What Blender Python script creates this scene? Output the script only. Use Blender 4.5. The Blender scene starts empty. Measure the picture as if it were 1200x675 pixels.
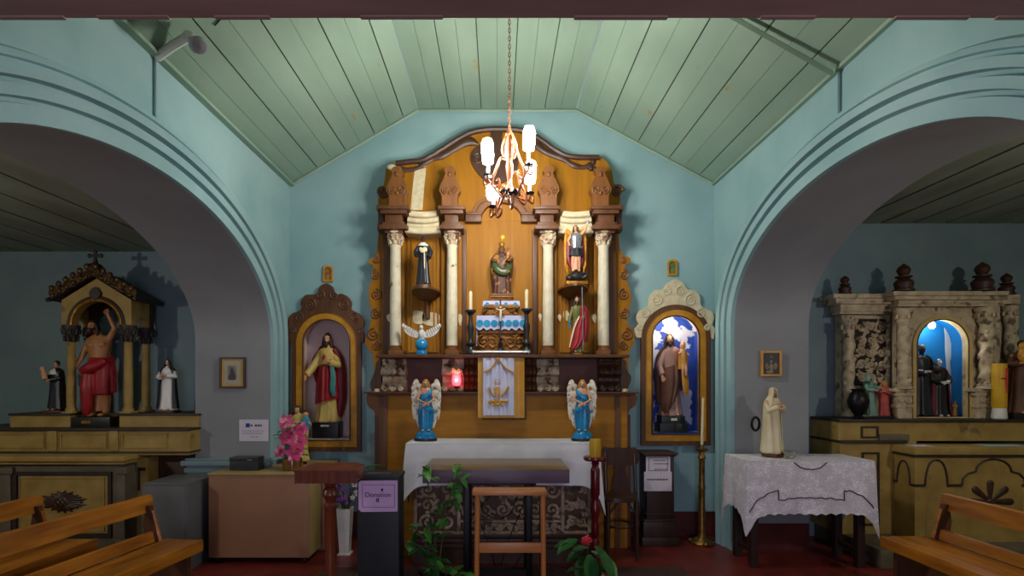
import bpy, bmesh, math, random
from mathutils import Vector, Matrix, noise
from mathutils.geometry import tessellate_polygon
PI = math.pi
C = bpy.context.scene.collection
F = 640.0                       # focal length in photo pixels (1200 wide)
VX, VY, EYE = 583.0, 448.0, 1.5

def P(x, y, Y):
    return Vector(((x-VX)*Y/F, Y, EYE+(VY-y)*Y/F))
def PX(x, Y): return (x-VX)*Y/F
def PZ(y, Y): return EYE+(VY-y)*Y/F
def V(*a): return Vector(a)

# ------------------------------------------------------------------ materials
def lin(c):
    o = []
    for v in c[:3]:
        v /= 255.0
        o.append(v/12.92 if v <= .04045 else ((v+.055)/1.055)**2.4)
    return (*o, 1)
MATS = {}
def mat(name, c1, c2=None, scale=6, rough=.6, bump=.15, metal=0, stretch=(1, 1, 1), detail=6,
        lo=.35, hi=.65, bscale=None, c3=None, scale3=3, lo3=.6, hi3=.66, spec=.5, coat=0, bdist=.01, sss=0):
    if name in MATS: return MATS[name]
    m = bpy.data.materials.new(name); m.use_nodes = True
    nt = m.node_tree; N = nt.nodes; L = nt.links
    b = N['Principled BSDF']
    b.inputs['Roughness'].default_value = rough
    b.inputs['Metallic'].default_value = metal
    b.inputs['Specular IOR Level'].default_value = spec
    b.inputs['Coat Weight'].default_value = coat
    tc = N.new('ShaderNodeTexCoord'); mp = N.new('ShaderNodeMapping')
    mp.inputs['Scale'].default_value = stretch
    L.new(tc.outputs['Object'], mp.inputs['Vector'])
    n = N.new('ShaderNodeTexNoise'); n.inputs['Scale'].default_value = scale; n.inputs['Detail'].default_value = detail
    L.new(mp.outputs[0], n.inputs['Vector'])
    r = N.new('ShaderNodeValToRGB')
    r.color_ramp.elements[0].position = lo; r.color_ramp.elements[1].position = hi
    r.color_ramp.elements[0].color = lin(c1); r.color_ramp.elements[1].color = lin(c2 or c1)
    L.new(n.outputs['Fac'], r.inputs[0])
    out = r.outputs[0]
    if c3:
        n3 = N.new('ShaderNodeTexNoise'); n3.inputs['Scale'].default_value = scale3; n3.inputs['Detail'].default_value = 8
        L.new(mp.outputs[0], n3.inputs['Vector'])
        r3 = N.new('ShaderNodeValToRGB'); r3.color_ramp.elements[0].position = lo3; r3.color_ramp.elements[1].position = hi3
        L.new(n3.outputs['Fac'], r3.inputs[0])
        mx = N.new('ShaderNodeMix'); mx.data_type = 'RGBA'
        L.new(r3.outputs[0], mx.inputs[0]); L.new(out, mx.inputs[6]); mx.inputs[7].default_value = lin(c3)
        out = mx.outputs[2]
    L.new(out, b.inputs['Base Color'])
    if bump:
        nb = N.new('ShaderNodeTexNoise'); nb.inputs['Scale'].default_value = bscale or scale*3; nb.inputs['Detail'].default_value = 5
        L.new(mp.outputs[0], nb.inputs['Vector'])
        bp = N.new('ShaderNodeBump'); bp.inputs['Strength'].default_value = bump; bp.inputs['Distance'].default_value = bdist
        L.new(nb.outputs['Fac'], bp.inputs['Height']); L.new(bp.outputs[0], b.inputs['Normal'])
    MATS[name] = m
    return m
def wood(name, c1, c2, axis='z', rough=.45, scale=5, bump=.1, **k):
    st = {'x': (.12, 1, 1), 'y': (1, .12, 1), 'z': (1, 1, .12)}[axis]
    st = tuple(a*4 for a in st)
    return mat(name, c1, c2, scale=scale, rough=rough, bump=bump, stretch=st, lo=.3, hi=.7, **k)
def emit(name, col, strength):
    m = bpy.data.materials.new(name); m.use_nodes = True
    b = m.node_tree.nodes['Principled BSDF']
    b.inputs['Base Color'].default_value = (.9, .9, .9, 1)
    b.inputs['Emission Color'].default_value = (*col, 1)
    b.inputs['Emission Strength'].default_value = strength
    n = m.node_tree.nodes.new('ShaderNodeTexNoise'); n.inputs['Scale'].default_value = 2
    MATS[name] = m
    return m
def glassy(name, col, rough=.05, alpha=.25):
    m = bpy.data.materials.new(name); m.use_nodes = True
    b = m.node_tree.nodes['Principled BSDF']
    b.inputs['Base Color'].default_value = (*col, 1); b.inputs['Roughness'].default_value = rough
    b.inputs['Transmission Weight'].default_value = 1; b.inputs['IOR'].default_value = 1.3
    MATS[name] = m
    return m

# ------------------------------------------------------------------ objects
def rootof(o):
    while o.parent: o = o.parent
    return o
def obj(name, bm, m, parent=None, smooth=38, local=False, kind=None):
    if parent is not None and not local:
        bmesh.ops.translate(bm, verts=bm.verts, vec=-rootof(parent).location)
    bmesh.ops.recalc_face_normals(bm, faces=bm.faces)
    if smooth:
        a = math.radians(smooth)
        for f in bm.faces: f.smooth = True
        for e in bm.edges:
            if len(e.link_faces) == 2 and e.calc_face_angle(0) > a: e.smooth = False
    me = bpy.data.meshes.new(name); bm.to_mesh(me); bm.free()
    for mm in (m if isinstance(m, (list, tuple)) else [m]): me.materials.append(mm)
    o = bpy.data.objects.new(name, me); C.objects.link(o)
    if parent is not None: o.parent = parent
    if kind: o['kind'] = kind
    return o
def thing(name, label, cat, loc=(0, 0, 0), rz=0, group=None):
    o = bpy.data.objects.new(name, None); C.objects.link(o)
    o.empty_display_size = .05
    o.location = loc; o.rotation_euler = (0, 0, rz); o['label'] = label; o['category'] = cat
    if group: o['group'] = group
    return o
def tag(o, label, cat, group=None):
    o['label'] = label; o['category'] = cat
    if group: o['group'] = group
    return o
def struct(name, bm, m, parent=None, smooth=38):
    o = obj(name, bm, m, parent, smooth)
    if parent is None: o['kind'] = 'structure'
    return o
def dup(root, loc, label=None, rz=None):
    r = root.copy(); C.objects.link(r); r.location = loc
    if rz is not None: r.rotation_euler = (0, 0, rz)
    if label: r['label'] = label
    for ch in list(root.children):
        c = ch.copy(); C.objects.link(c); c.parent = r
        for g in ch.children:
            d = g.copy(); C.objects.link(d); d.parent = c
    return r

# ------------------------------------------------------------------ shapes
def B(): return bmesh.new()
def box(bm, x0, x1, y0, y1, z0, z1, bev=0, mi=0):
    r = bmesh.ops.create_cube(bm, size=1)
    vs = r['verts']
    for v in vs:
        v.co = Vector((x0+(v.co.x+.5)*(x1-x0), y0+(v.co.y+.5)*(y1-y0), z0+(v.co.z+.5)*(z1-z0)))
    fs = {f for v in vs for f in v.link_faces}
    for f in fs: f.material_index = mi
    if bev:
        es = list({e for v in vs for e in v.link_edges})
        bmesh.ops.bevel(bm, geom=es, offset=bev, segments=2, affect='EDGES', profile=.6)
    return bm
def pxbox(bm, xa, xb, ya, yb, Y0, Y1, bev=0, mi=0):
    "pixels of the face at Y0 (front)"
    return box(bm, PX(xa, Y0), PX(xb, Y0), Y0, Y1, PZ(yb, Y0), PZ(ya, Y0), bev, mi)
def loft(bm, rings, closed=True, cap=True):
    vr = [[bm.verts.new(p) for p in r] for r in rings]
    n = len(vr[0])
    for a, b in zip(vr, vr[1:]):
        for i in range(n if closed else n-1):
            j = (i+1) % n
            try: bm.faces.new((a[i], a[j], b[j], b[i]))
            except ValueError: pass
    if cap and closed:
        try: bm.faces.new(vr[0][::-1]); bm.faces.new(vr[-1])
        except ValueError: pass
    return vr
def ering(c, rx, ry, n=28, amp=0, k=9, ph=0):
    o = []
    for i in range(n):
        a = 2*PI*i/n
        f = 1+amp*(math.sin(k*a+ph)+.5*math.sin((2*k-3)*a+2*ph))
        o.append(Vector((c[0]+rx*f*math.cos(a), c[1]+ry*f*math.sin(a), c[2])))
    return o
def lathe(bm, prof, c=(0, 0, 0), n=24, sx=1, sy=1):
    rings = [[Vector((c[0]+max(r, 1e-4)*sx*math.cos(2*PI*i/n), c[1]+max(r, 1e-4)*sy*math.sin(2*PI*i/n), c[2]+z)) for i in range(n)] for r, z in prof]
    return loft(bm, rings)
def tube(bm, pts, r, n=8, flat=None):
    "r: number or list; flat=(axis vector, factor) squashes the section along an axis"
    pts = [Vector(p) for p in pts]
    rs = r if isinstance(r, (list, tuple)) else [r]*len(pts)
    rings = []; up = None
    for i, p in enumerate(pts):
        t = (pts[min(i+1, len(pts)-1)]-pts[max(i-1, 0)])
        if t.length < 1e-9: t = Vector((0, 0, 1))
        t.normalize()
        if up is None:
            up = Vector((0, 1, 0)) if abs(t.y) < .9 else Vector((1, 0, 0))
        u = (up-t*up.dot(t))
        if u.length < 1e-6: u = t.orthogonal()
        u.normalize(); up = u; w = t.cross(u)
        ring = []
        for k in range(n):
            a = 2*PI*k/n
            d = u*math.cos(a)+w*math.sin(a)
            d *= max(rs[i], 1e-4)
            if flat: d -= flat[0]*d.dot(flat[0])*(1-flat[1])
            ring.append(p+d)
        rings.append(ring)
    loft(bm, rings)
def smoothpath(pts, k=6):
    pts = [Vector(p) for p in pts]; o = []
    for i in range(len(pts)-1):
        p0 = pts[max(i-1, 0)]; p1 = pts[i]; p2 = pts[i+1]; p3 = pts[min(i+2, len(pts)-1)]
        for j in range(k):
            t = j/k
            o.append(.5*((2*p1)+(p2-p0)*t+(2*p0-5*p1+4*p2-p3)*t*t+(3*p1-p0-3*p2+p3)*t**3))
    o.append(pts[-1]); return o
def lerpl(vals, m):
    "resample a list of numbers to m entries"
    o = []
    for i in range(m):
        t = i/(m-1)*(len(vals)-1); a = int(min(t, len(vals)-2)); o.append(vals[a]+(vals[a+1]-vals[a])*(t-a))
    return o
def stube(bm, pts, r, k=6, n=8, flat=None):
    q = smoothpath(pts, k)
    tube(bm, q, lerpl(r, len(q)) if isinstance(r, (list, tuple)) else r, n, flat)
def ball(bm, c, r, seg=16, ring=10, rot=None):
    r = (r, r, r) if not isinstance(r, (tuple, list)) else r
    v = bmesh.ops.create_uvsphere(bm, u_segments=seg, v_segments=ring, radius=1)['verts']
    M = Matrix.Translation(Vector(c)) @ (rot.to_4x4() if rot else Matrix.Identity(4)) @ Matrix.Diagonal((*r, 1))
    bmesh.ops.transform(bm, matrix=M, verts=v)
def prism(bm, outer, y0, y1, holes=(), mi=0):
    "outer/holes: lists of (x, z) in metres; extruded from y0 (front) to y1"
    loops = [[Vector((p[0], p[1], 0)) for p in l] for l in [outer, *holes]]
    tris = tessellate_polygon(loops)
    flat = [p for l in loops for p in l]
    fa = [bm.verts.new((p.x, y0, p.y)) for p in flat]; fb = [bm.verts.new((p.x, y1, p.y)) for p in flat]
    for t in tris:
        for s, vv in ((1, fa), (-1, fb)):
            try:
                f = bm.faces.new([vv[i] for i in t][::s]); f.material_index = mi
            except ValueError: pass
    o = 0
    for l in loops:
        n = len(l)
        for i in range(n):
            j = (i+1) % n
            try:
                f = bm.faces.new((fa[o+i], fa[o+j], fb[o+j], fb[o+i])); f.material_index = mi
            except ValueError: pass
        o += n
def pxprism(bm, pts, Y0, Y1, holes=()):
    cv = lambda l: [(PX(x, Y0), PZ(y, Y0)) for x, y in l]
    prism(bm, cv(pts), Y0, Y1, [cv(h) for h in holes])
def smooth2(pts, k=5, closed=False):
    p = [Vector((a, b, 0)) for a, b in pts]
    if closed:
        p = [p[-1]]+p+[p[0], p[1]]
        q = smoothpath(p, k)[k:-k]
        return [(v.x, v.y) for v in q[:-1]]
    return [(v.x, v.y) for v in smoothpath(p, k)]
def spiral(bm, c, r, turns=1.6, a0=0, w=.012, sgn=1, depth=.5, n=22, tail=None):
    "flat scroll in the XZ plane at c"
    pts = []; rs = []
    for i in range(n):
        t = i/(n-1); a = a0+sgn*turns*2*PI*t; rr = r*(1-.82*t)
        pts.append(Vector((c[0]+rr*math.cos(a), c[1], c[2]+rr*math.sin(a)))); rs.append(w*(1-.45*t))
    tube(bm, pts, rs, 6)
    ball(bm, (pts[-1].x, c[1], pts[-1].z), w*1.1, 8, 6)
def arch_pts(xc, hw, zs, rise, zb, n=18):
    "closed outline of a round-headed opening, (x, z) metres"
    o = [(xc-hw, zb), (xc+hw, zb), (xc+hw, zs)]
    for i in range(1, n):
        a = PI*i/n
        o.append((xc+hw*math.cos(a), zs+rise*math.sin(a)))
    o.append((xc-hw, zs)); return o
def remesh(bm, vox, smooth=3):
    me = bpy.data.meshes.new('tmp'); bm.to_mesh(me); bm.free()
    o = bpy.data.objects.new('tmp', me); C.objects.link(o)
    m = o.modifiers.new('r', 'REMESH'); m.mode = 'VOXEL'; m.voxel_size = vox
    s = o.modifiers.new('s', 'SMOOTH'); s.iterations = smooth; s.factor = .5
    dg = bpy.context.evaluated_depsgraph_get(); dg.update()
    ev = o.evaluated_get(dg); m2 = bpy.data.meshes.new_from_object(ev)
    r = bmesh.new(); r.from_mesh(m2)
    bpy.data.objects.remove(o); bpy.data.meshes.remove(me); bpy.data.meshes.remove(m2)
    return r
def join(a, b):
    "append bmesh b to a"
    me = bpy.data.meshes.new('t'); b.to_mesh(me); b.free(); a.from_mesh(me); bpy.data.meshes.remove(me)
def sheet(bm, grid, thick=0):
    vr = [[bm.verts.new(p) for p in r] for r in grid]
    fs = []
    for a, b in zip(vr, vr[1:]):
        for i in range(len(a)-1):
            fs.append(bm.faces.new((a[i], a[i+1], b[i+1], b[i])))
    if thick:
        bmesh.ops.recalc_face_normals(bm, faces=fs)
        bmesh.ops.solidify(bm, geom=fs, thickness=thick)
def text_bm(s, size, loc, m4=None, ext=.0006, align='CENTER'):
    "lettering standing in the XZ plane, facing -Y"
    cu = bpy.data.curves.new('t', 'FONT'); cu.body = s; cu.size = size; cu.align_x = align; cu.align_y = 'CENTER'; cu.extrude = ext
    cu.resolution_u = 3
    o = bpy.data.objects.new('t', cu); C.objects.link(o)
    dg = bpy.context.evaluated_depsgraph_get(); dg.update()
    me = bpy.data.meshes.new_from_object(o.evaluated_get(dg))
    b = bmesh.new(); b.from_mesh(me)
    bpy.data.objects.remove(o); bpy.data.curves.remove(cu); bpy.data.meshes.remove(me)
    bmesh.ops.transform(b, matrix=Matrix.Translation(Vector(loc)) @ Matrix.Rotation(PI/2, 4, 'X'), verts=b.verts)
    return b
# ------------------------------------------------------------------ palette
M = {}
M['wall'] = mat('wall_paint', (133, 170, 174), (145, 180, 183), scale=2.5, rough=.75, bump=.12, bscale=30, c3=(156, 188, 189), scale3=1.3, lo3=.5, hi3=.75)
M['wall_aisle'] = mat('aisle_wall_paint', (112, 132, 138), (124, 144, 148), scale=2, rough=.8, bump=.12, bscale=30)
M['soffit'] = mat('soffit_bounce_grey', (134, 136, 138), (142, 144, 146), scale=2.5, rough=.8, bump=.12, bscale=30)  # wall colour greyed under the arches to imitate bounced light
M['ceil'] = mat('ceiling_boards', (130, 156, 138), (145, 169, 151), scale=3, rough=.6, bump=.06, stretch=(1, .35, 1), c3=(168, 132, 54), scale3=8, lo3=.69, hi3=.76)
M['ceil_gap'] = mat('ceiling_gap', (52, 62, 52), rough=.9, bump=0)
M['ceil_aisle'] = mat('aisle_ceiling_boards', (142, 148, 130), (116, 122, 106), scale=3, rough=.7, bump=.1, stretch=(1, .3, 1), c3=(128, 112, 74), scale3=2.5, lo3=.64, hi3=.74)
M['floor'] = mat('red_floor', (120, 42, 34), (96, 32, 27), scale=5, rough=.38, bump=.05, c3=(130, 60, 50), scale3=7, lo3=.7, hi3=.8)
M['dado'] = mat('red_skirting', (96, 28, 26), (74, 22, 22), scale=6, rough=.5, bump=.1)
M['beam'] = mat('beam_wood', (180, 144, 132), (160, 126, 116), scale=6, rough=.75, bump=.2, stretch=(.2, 1, 1))
M['ochre'] = wood('ochre_wood', (160, 108, 20), (138, 88, 14), 'z', rough=.55, spec=.2, scale=4, c3=(168, 118, 36), scale3=1.6, lo3=.6, hi3=.7)
M['ochre_h'] = wood('ochre_wood_level', (172, 118, 24), (148, 96, 17), 'x', rough=.5, spec=.25, scale=4)
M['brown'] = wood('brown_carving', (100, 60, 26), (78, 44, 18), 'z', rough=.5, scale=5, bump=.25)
M['brown_lt'] = wood('light_brown_carving', (126, 78, 28), (104, 60, 20), 'z', rough=.5, scale=5, bump=.25)
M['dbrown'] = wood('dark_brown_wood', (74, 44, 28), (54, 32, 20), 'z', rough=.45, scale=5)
M['redbrown'] = wood('red_brown_panel', (104, 50, 26), (84, 38, 20), 'x', rough=.5, scale=4)
M['cream'] = mat('cream_paint_worn', (222, 214, 188), (206, 196, 168), scale=14, rough=.6, bump=.2, c3=(118, 84, 52), scale3=9, lo3=.66, hi3=.7)
M['peel'] = mat('peeled_plaster', (214, 200, 170), (166, 140, 112), scale=16, rough=.75, bump=.5, c3=(100, 66, 48), scale3=10, lo3=.52, hi3=.6)
M['plaster'] = mat('bare_plaster', (214, 204, 172), (196, 182, 146), scale=20, rough=.8, bump=.2)
M['gold'] = mat('gilding', (196, 140, 40), (150, 98, 26), scale=20, rough=.35, metal=.55, bump=.2)
M['goldpaint'] = mat('gold_paint', (202, 146, 34), (176, 118, 24), scale=9, rough=.4, bump=.1)
M['brass'] = mat('aged_brass', (150, 112, 52), (110, 80, 38), scale=18, rough=.38, metal=.8, bump=.1)
M['black'] = mat('black_paint', (22, 21, 22), (32, 30, 30), scale=12, rough=.4, bump=.05)
M['iron'] = mat('dark_iron', (34, 30, 30), (22, 20, 22), scale=30, rough=.4, metal=.6, bump=.1)
M['skin'] = mat('statue_skin', (214, 160, 124), (202, 146, 110), scale=10, rough=.45, bump=.03)
M['dskin'] = mat('dark_skin', (60, 42, 34), (50, 34, 28), scale=10, rough=.4, bump=.03)
M['hair'] = mat('brown_hair', (66, 42, 26), (48, 30, 18), scale=24, rough=.6, bump=.4, stretch=(1, 1, .3))
M['blond'] = mat('golden_hair', (196, 146, 62), (164, 112, 42), scale=24, rough=.5, bump=.4, stretch=(1, 1, .3))
M['grey_hair'] = mat('grey_hair', (134, 122, 108), (104, 92, 80), scale=24, rough=.6, bump=.4)
M['white'] = mat('white_paint', (226, 224, 218), (210, 206, 200), scale=8, rough=.5, bump=.08)
M['ivory'] = mat('ivory_robe', (226, 214, 178), (212, 196, 156), scale=7, rough=.5, bump=.06)
M['red'] = mat('red_robe', (164, 26, 36), (136, 18, 30), scale=7, rough=.45, bump=.06)
M['crimson'] = mat('crimson_cloak', (132, 24, 36), (104, 18, 30), scale=7, rough=.5, bump=.06)
M['yellow_robe'] = mat('pale_yellow_robe', (214, 188, 108), (196, 166, 84), scale=7, rough=.5, bump=.06)
M['teal'] = mat('teal_robe', (58, 140, 132), (42, 112, 110), scale=7, rough=.5, bump=.06)
M['blue'] = mat('bright_blue_glaze', (22, 138, 190), (14, 108, 164), scale=9, rough=.25, bump=.03, c3=(190, 170, 90), scale3=22, lo3=.68, hi3=.7)
M['skyblue'] = mat('blue_glaze', (34, 148, 200), (24, 128, 186), scale=5, rough=.18, bump=0)
M['brownrobe'] = mat('brown_habit', (104, 66, 48), (82, 50, 36), scale=7, rough=.6, bump=.08)
M['blackrobe'] = mat('black_habit', (30, 32, 42), (22, 24, 32), scale=7, rough=.4, bump=.06)
M['green'] = mat('olive_green_robe', (104, 106, 44), (82, 86, 36), scale=7, rough=.5, bump=.06)
M['dgreen'] = mat('dark_green_robe', (54, 74, 40), (38, 56, 32), scale=12, rough=.45, bump=.08)
M['pinkrobe'] = mat('rose_robe', (200, 84, 76), (176, 64, 62), scale=7, rough=.5, bump=.06)
M['silver'] = mat('silver_paint', (180, 184, 190), (140, 146, 156), scale=14, rough=.28, metal=.7, bump=.05)
M['lips'] = mat('lip_paint', (150, 66, 56), rough=.5, bump=0)
M['eye'] = mat('eye_paint', (30, 22, 18), rough=.3, bump=0)
M['leaf'] = mat('leaf_green', (46, 104, 40), (30, 78, 30), scale=14, rough=.4, bump=.1)
M['leaf_lt'] = mat('light_leaf_green', (76, 140, 50), (54, 112, 40), scale=14, rough=.4, bump=.1)
M['stem'] = mat('plant_stem', (82, 92, 50), (66, 72, 40), scale=20, rough=.6, bump=.1)
M['pew'] = wood('pew_wood', (194, 122, 34), (128, 70, 14), 'y', rough=.35, scale=5, bump=.06)
M['pew_dark'] = wood('pew_end_wood', (92, 54, 28), (70, 40, 20), 'z', rough=.5, scale=5)
M['linen'] = mat('white_linen', (226, 224, 230), (214, 212, 220), scale=5, rough=.85, bump=.1, bscale=60)
M['paper'] = mat('white_paper', (214, 206, 216), (206, 198, 208), scale=5, rough=.8, bump=.02)
M['ink'] = mat('dark_print', (52, 44, 60), rough=.8, bump=0)

# ------------------------------------------------------------------ room shell
YW, XL, XR = 5.33, -2.03, 2.117
TL, TR = -2.70, 2.78                      # outer faces of the two arcade walls
ZC, ZR = 3.425, 4.16                      # nave ceiling: at the walls, at the ridge
RXL, RXR = -.775, .767
ZAL, ZAR = 2.775, 3.05
YN = -2.6
b = B(); box(b, -5.4, 5.4, YN, YW+.4, -.1, 0); struct('floor', b, M['floor'])

def swapxy(bm):
    for v in bm.verts: v.co = Vector((v.co.y, v.co.x, v.co.z))
def arc_side(yc, a, z0, bb, n=40):
    return [(yc+a*math.cos(PI*i/n), z0+bb*math.sin(PI*i/n)) for i in range(n+1)]
ARCH = {'left': (3.25, 1.63, 1.86, .90), 'right': (3.35, 1.53, 2.005, .845)}
for side, xa, xb in (('left', TL, XL), ('right', XR, TR)):
    yc, a, z0, bb = ARCH[side]
    arc = arc_side(yc, a, z0, bb)
    out = [(YN, 0), (yc-a, 0)]+arc[::-1]+[(yc+a, 0), (YW+.4, 0), (YW+.4, ZC+.02), (YN, ZC+.02)]
    b = B(); prism(b, out, xa, xb); swapxy(b)
    b.faces.ensure_lookup_table(); b.normal_update()
    for f in b.faces:
        cz = f.calc_center_median()
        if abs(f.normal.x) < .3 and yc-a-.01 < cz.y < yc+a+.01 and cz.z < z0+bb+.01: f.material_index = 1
    w = struct('wall_'+side, b, [M['wall'], M['soffit']], smooth=25)
    # archivolt: a stepped profile swept round the opening on the nave face
    prof = [(0, 0), (0, .022), (.075, .026), (.08, .008), (.098, .008), (.104, .034), (.15, .04), (.156, .014), (.174, .014),
            (.18, .044), (.222, .052), (.228, .024), (.246, .024), (.252, .036), (.282, .03), (.3, 0)]
    prof = [(o, p*(1.6 if side == 'right' else 1.45)) for o, p in prof]
    zb = .8 if side == 'left' else 0
    path = [((yc+a, zb), (1, 0)), ((yc+a, (zb+z0)/2), (1, 0))]
    for i in range(61):
        t = PI*i/60
        n = Vector((math.cos(t)/a, math.sin(t)/bb)); n.normalize()
        path.append(((yc+a*math.cos(t), z0+bb*math.sin(t)), (n.x, n.y)))
    path += [((yc-a, (zb+z0)/2), (-1, 0)), ((yc-a, zb), (-1, 0))]
    rings = []
    for (y, z), (ny, nz) in path:
        r = []
        for o, p in prof:
            x = XL+p-.001 if side == 'left' else XR-p+.001
            r.append(Vector((x, y+ny*o, z+nz*o)))
        rings.append(r)
    b = B(); loft(b, rings, closed=True, cap=True)
    struct('trim_archivolt_'+side, b, M['wall'], smooth=30)
    if side == 'left':
        b = B(); y1 = yc+a
        for z_a, z_b, o in ((0, .70, .05), (.70, .74, .065), (.74, .765, .05), (.765, .81, .085), (.81, .83, .06)):
            box(b, TL-.0+(-o if True else 0), XL+o*.4, y1-o, y1+.001, z_a, z_b, .006)
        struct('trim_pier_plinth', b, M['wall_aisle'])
# back walls
NX = .06                                  # the recess is this much wider than its framed opening
NICHE = {'left': (PX(384, YW), .232, PZ(402, YW), .23, PZ(516, YW)), 'right': (PX(790.5, YW), .232, PZ(396, YW), .215, PZ(509, YW))}
out = [(XL, 0), (XR, 0), (XR, ZC+.015), (RXR, ZR), (RXL, ZR), (XL, ZC)]
b = B(); prism(b, out, YW, YW+.4, [*[arch_pts(x_, h_+NX, zs_, r_+NX, zb_, 24) for x_, h_, zs_, r_, zb_ in NICHE.values()]])
struct('wall_back', b, M['wall'], smooth=25)
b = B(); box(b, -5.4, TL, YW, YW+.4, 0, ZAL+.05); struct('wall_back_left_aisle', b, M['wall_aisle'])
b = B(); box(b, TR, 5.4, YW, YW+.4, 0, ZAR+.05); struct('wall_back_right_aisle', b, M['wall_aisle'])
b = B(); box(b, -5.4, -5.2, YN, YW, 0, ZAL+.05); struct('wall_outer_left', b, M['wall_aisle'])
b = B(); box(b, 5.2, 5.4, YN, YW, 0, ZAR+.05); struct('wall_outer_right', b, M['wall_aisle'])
b = B(); prism(b, [(-5.4, 0), (-.8, 0), (-.8, 2.4), (.8, 2.4), (.8, 0), (5.4, 0), (5.4, 3.1), (XR, ZC), (RXR, ZR+.05), (RXL, ZR+.05), (XL, ZC), (-5.4, 3.1)], YN-.2, YN)
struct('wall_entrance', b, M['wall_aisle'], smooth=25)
# ceilings of boards
def boards(bm, A, Bp, n, y0, y1, th=.02, wide=.009, fine=.0025, every=2):
    d = Bp-A; L = d.length; d.normalize(); up = Vector((-d.z, 0, d.x))
    w = L/n
    for i in range(n):
        ga = wide/2 if i % every == 0 else fine/2
        gb = wide/2 if (i+1) % every == 0 else fine/2
        p0 = A+d*(i*w+ga); p1 = A+d*((i+1)*w-gb)
        h = random.uniform(-.0015, .0015)
        q = [p0+up*h, p1+up*h, p1+up*th, p0+up*th]
        loft(bm, [[Vector((p.x, y, p.z)) for p in q] for y in (y0, y1)])
    q = [A+up*th, Bp+up*th, Bp+up*(th+.03), A+up*(th+.03)]
    k = len(bm.faces)
    loft(bm, [[Vector((p.x, y, p.z)) for p in q] for y in (y0, y1)])
    bm.faces.ensure_lookup_table()
    for f in bm.faces[k:]: f.material_index = 1
random.seed(3)
b = B()
boards(b, V(XL, 0, ZC), V(RXL, 0, ZR), 9, YN, YW)
boards(b, V(RXL, 0, ZR), V(RXR, 0, ZR), 10, YN, YW, wide=.008)
boards(b, V(RXR, 0, ZR), V(XR, 0, ZC+.015), 9, YN, YW)
struct('ceiling', b, [M['ceil'], M['ceil_gap']])
b = B(); boards(b, V(-5.3, 0, ZAL), V(TL, 0, ZAL), 8, YN, YW, wide=.022, every=1); struct('ceiling_left_aisle', b, [M['ceil_aisle'], M['ceil_gap']])
b = B(); boards(b, V(TR, 0, ZAR), V(5.3, 0, ZAR), 8, YN, YW, wide=.03, every=1); struct('ceiling_right_aisle', b, [M['ceil_aisle'], M['ceil_gap']])
# thin cornice battens
b = B()
for A, Bq in ((V(XL, 0, ZC-.012), V(RXL, 0, ZR-.012)), (V(RXL, 0, ZR-.012), V(RXR, 0, ZR-.012)), (V(RXR, 0, ZR-.012), V(XR, 0, ZC))):
    tube(b, [A+V(0, YW-.012, 0), Bq+V(0, YW-.012, 0)], .016, 4)
struct('trim_back_cornice', b, M['ceil'])
b = B(); box(b, XL, XL+.05, YN, YW, ZC-.012, ZC+.012); struct('trim_left_cornice', b, M['ceil'])
b = B(); box(b, XR-.03, XR, YN, YW, ZC-.005, ZC+.02); struct('trim_right_cornice', b, M['ceil'])
# beam of the gallery over the entrance half, its lower edge slightly ragged
b = B(); box(b, XL, XR, 1.55, 2.0, 2.834, 3.4)
for x0, x1, d in ((-1.82, -1.58, .006), (-1.46, -1.2, .004), (-1.03, -.83, .005), (-.5, -.2, .004), (.28, .62, .006), (.96, 1.16, .005), (1.45, 1.72, .006), (1.82, 2.1, .006)):
    box(b, x0, x1, 1.985, 2.003, 2.834-d, 2.84)
struct('trim_gallery_beam', b, M['beam'])
# painted red skirting round the chancel and the arcade piers
b = B(); box(b, XL, XR, YW-.012, YW, 0, .24); struct('baseboard_back', b, M['dado'])
b = B(); box(b, XR-.012, XR, 4.86, YW-.012, 0, .24); box(b, XR-.012, TR, 4.868, 4.88, 0, .24); struct('baseboard_right', b, M['dado'])
b = B(); box(b, XL, XL+.012, 4.9, YW-.012, 0, .24); struct('baseboard_left', b, M['dado'])

b = B(); box(b, PX(398, 4.8), 1.5, 2.3, 4.42, 0.0005, .003); o = obj('carpet', b, mat('dark_carpet', (74, 44, 38), (58, 34, 30), scale=30, rough=.95, bump=.3)); tag(o, 'dark brown carpet on the red floor in front of the altar', 'carpet')
# ------------------------------------------------------------------ conduits and the spotlight
x = XL+.012
b = B()
yA = F*(583-180)**-1*2.03
tube(b, [V(x, yA, ZC-.02), V(x, yA, PZ(145, yA))], .009, 8)
o = obj('conduit', b, M['wall']); tag(o, 'thin pale wiring conduit running down the left wall below the spotlight', 'conduit', )
yB = F/((985-583)/2.117)
b = B(); tube(b, [V(XR-.012, yB, ZC-.01), V(XR-.012, yB, PZ(139, yB))], .012, 8)
o = obj('conduit', b, M['wall']); tag(o, 'short pale wiring conduit running down the right wall above the arch', 'conduit')
b = B()
q0 = V(XR-.05, yB, ZC-.02); q1 = V(1.12, yB-.0, ZC+(XR-1.12)/(XR-RXR)*(ZR-ZC)-.026)
tube(b, [q0, q1], .017, 4)
o = obj('cable_trunking', b, M['ceil']); tag(o, 'pale cable trunking climbing the ceiling boards on the right', 'trunking')  # cable trunking fixed under the ceiling boards
b = B()
sl = lambda X: ZC+(X-XL)/(RXL-XL)*(ZR-ZC)
tube(b, [V(-1.68, yA+.02, sl(-1.68)-.01), V(-1.5, yA-.05, sl(-1.5)-.01), V(-1.25, yA-.1, sl(-1.25)-.01)], .005, 6)
o = obj('wire', b, M['ceil_gap']); tag(o, 'thin dark wire stapled across the ceiling boards beside the spotlight', 'wire')
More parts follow.
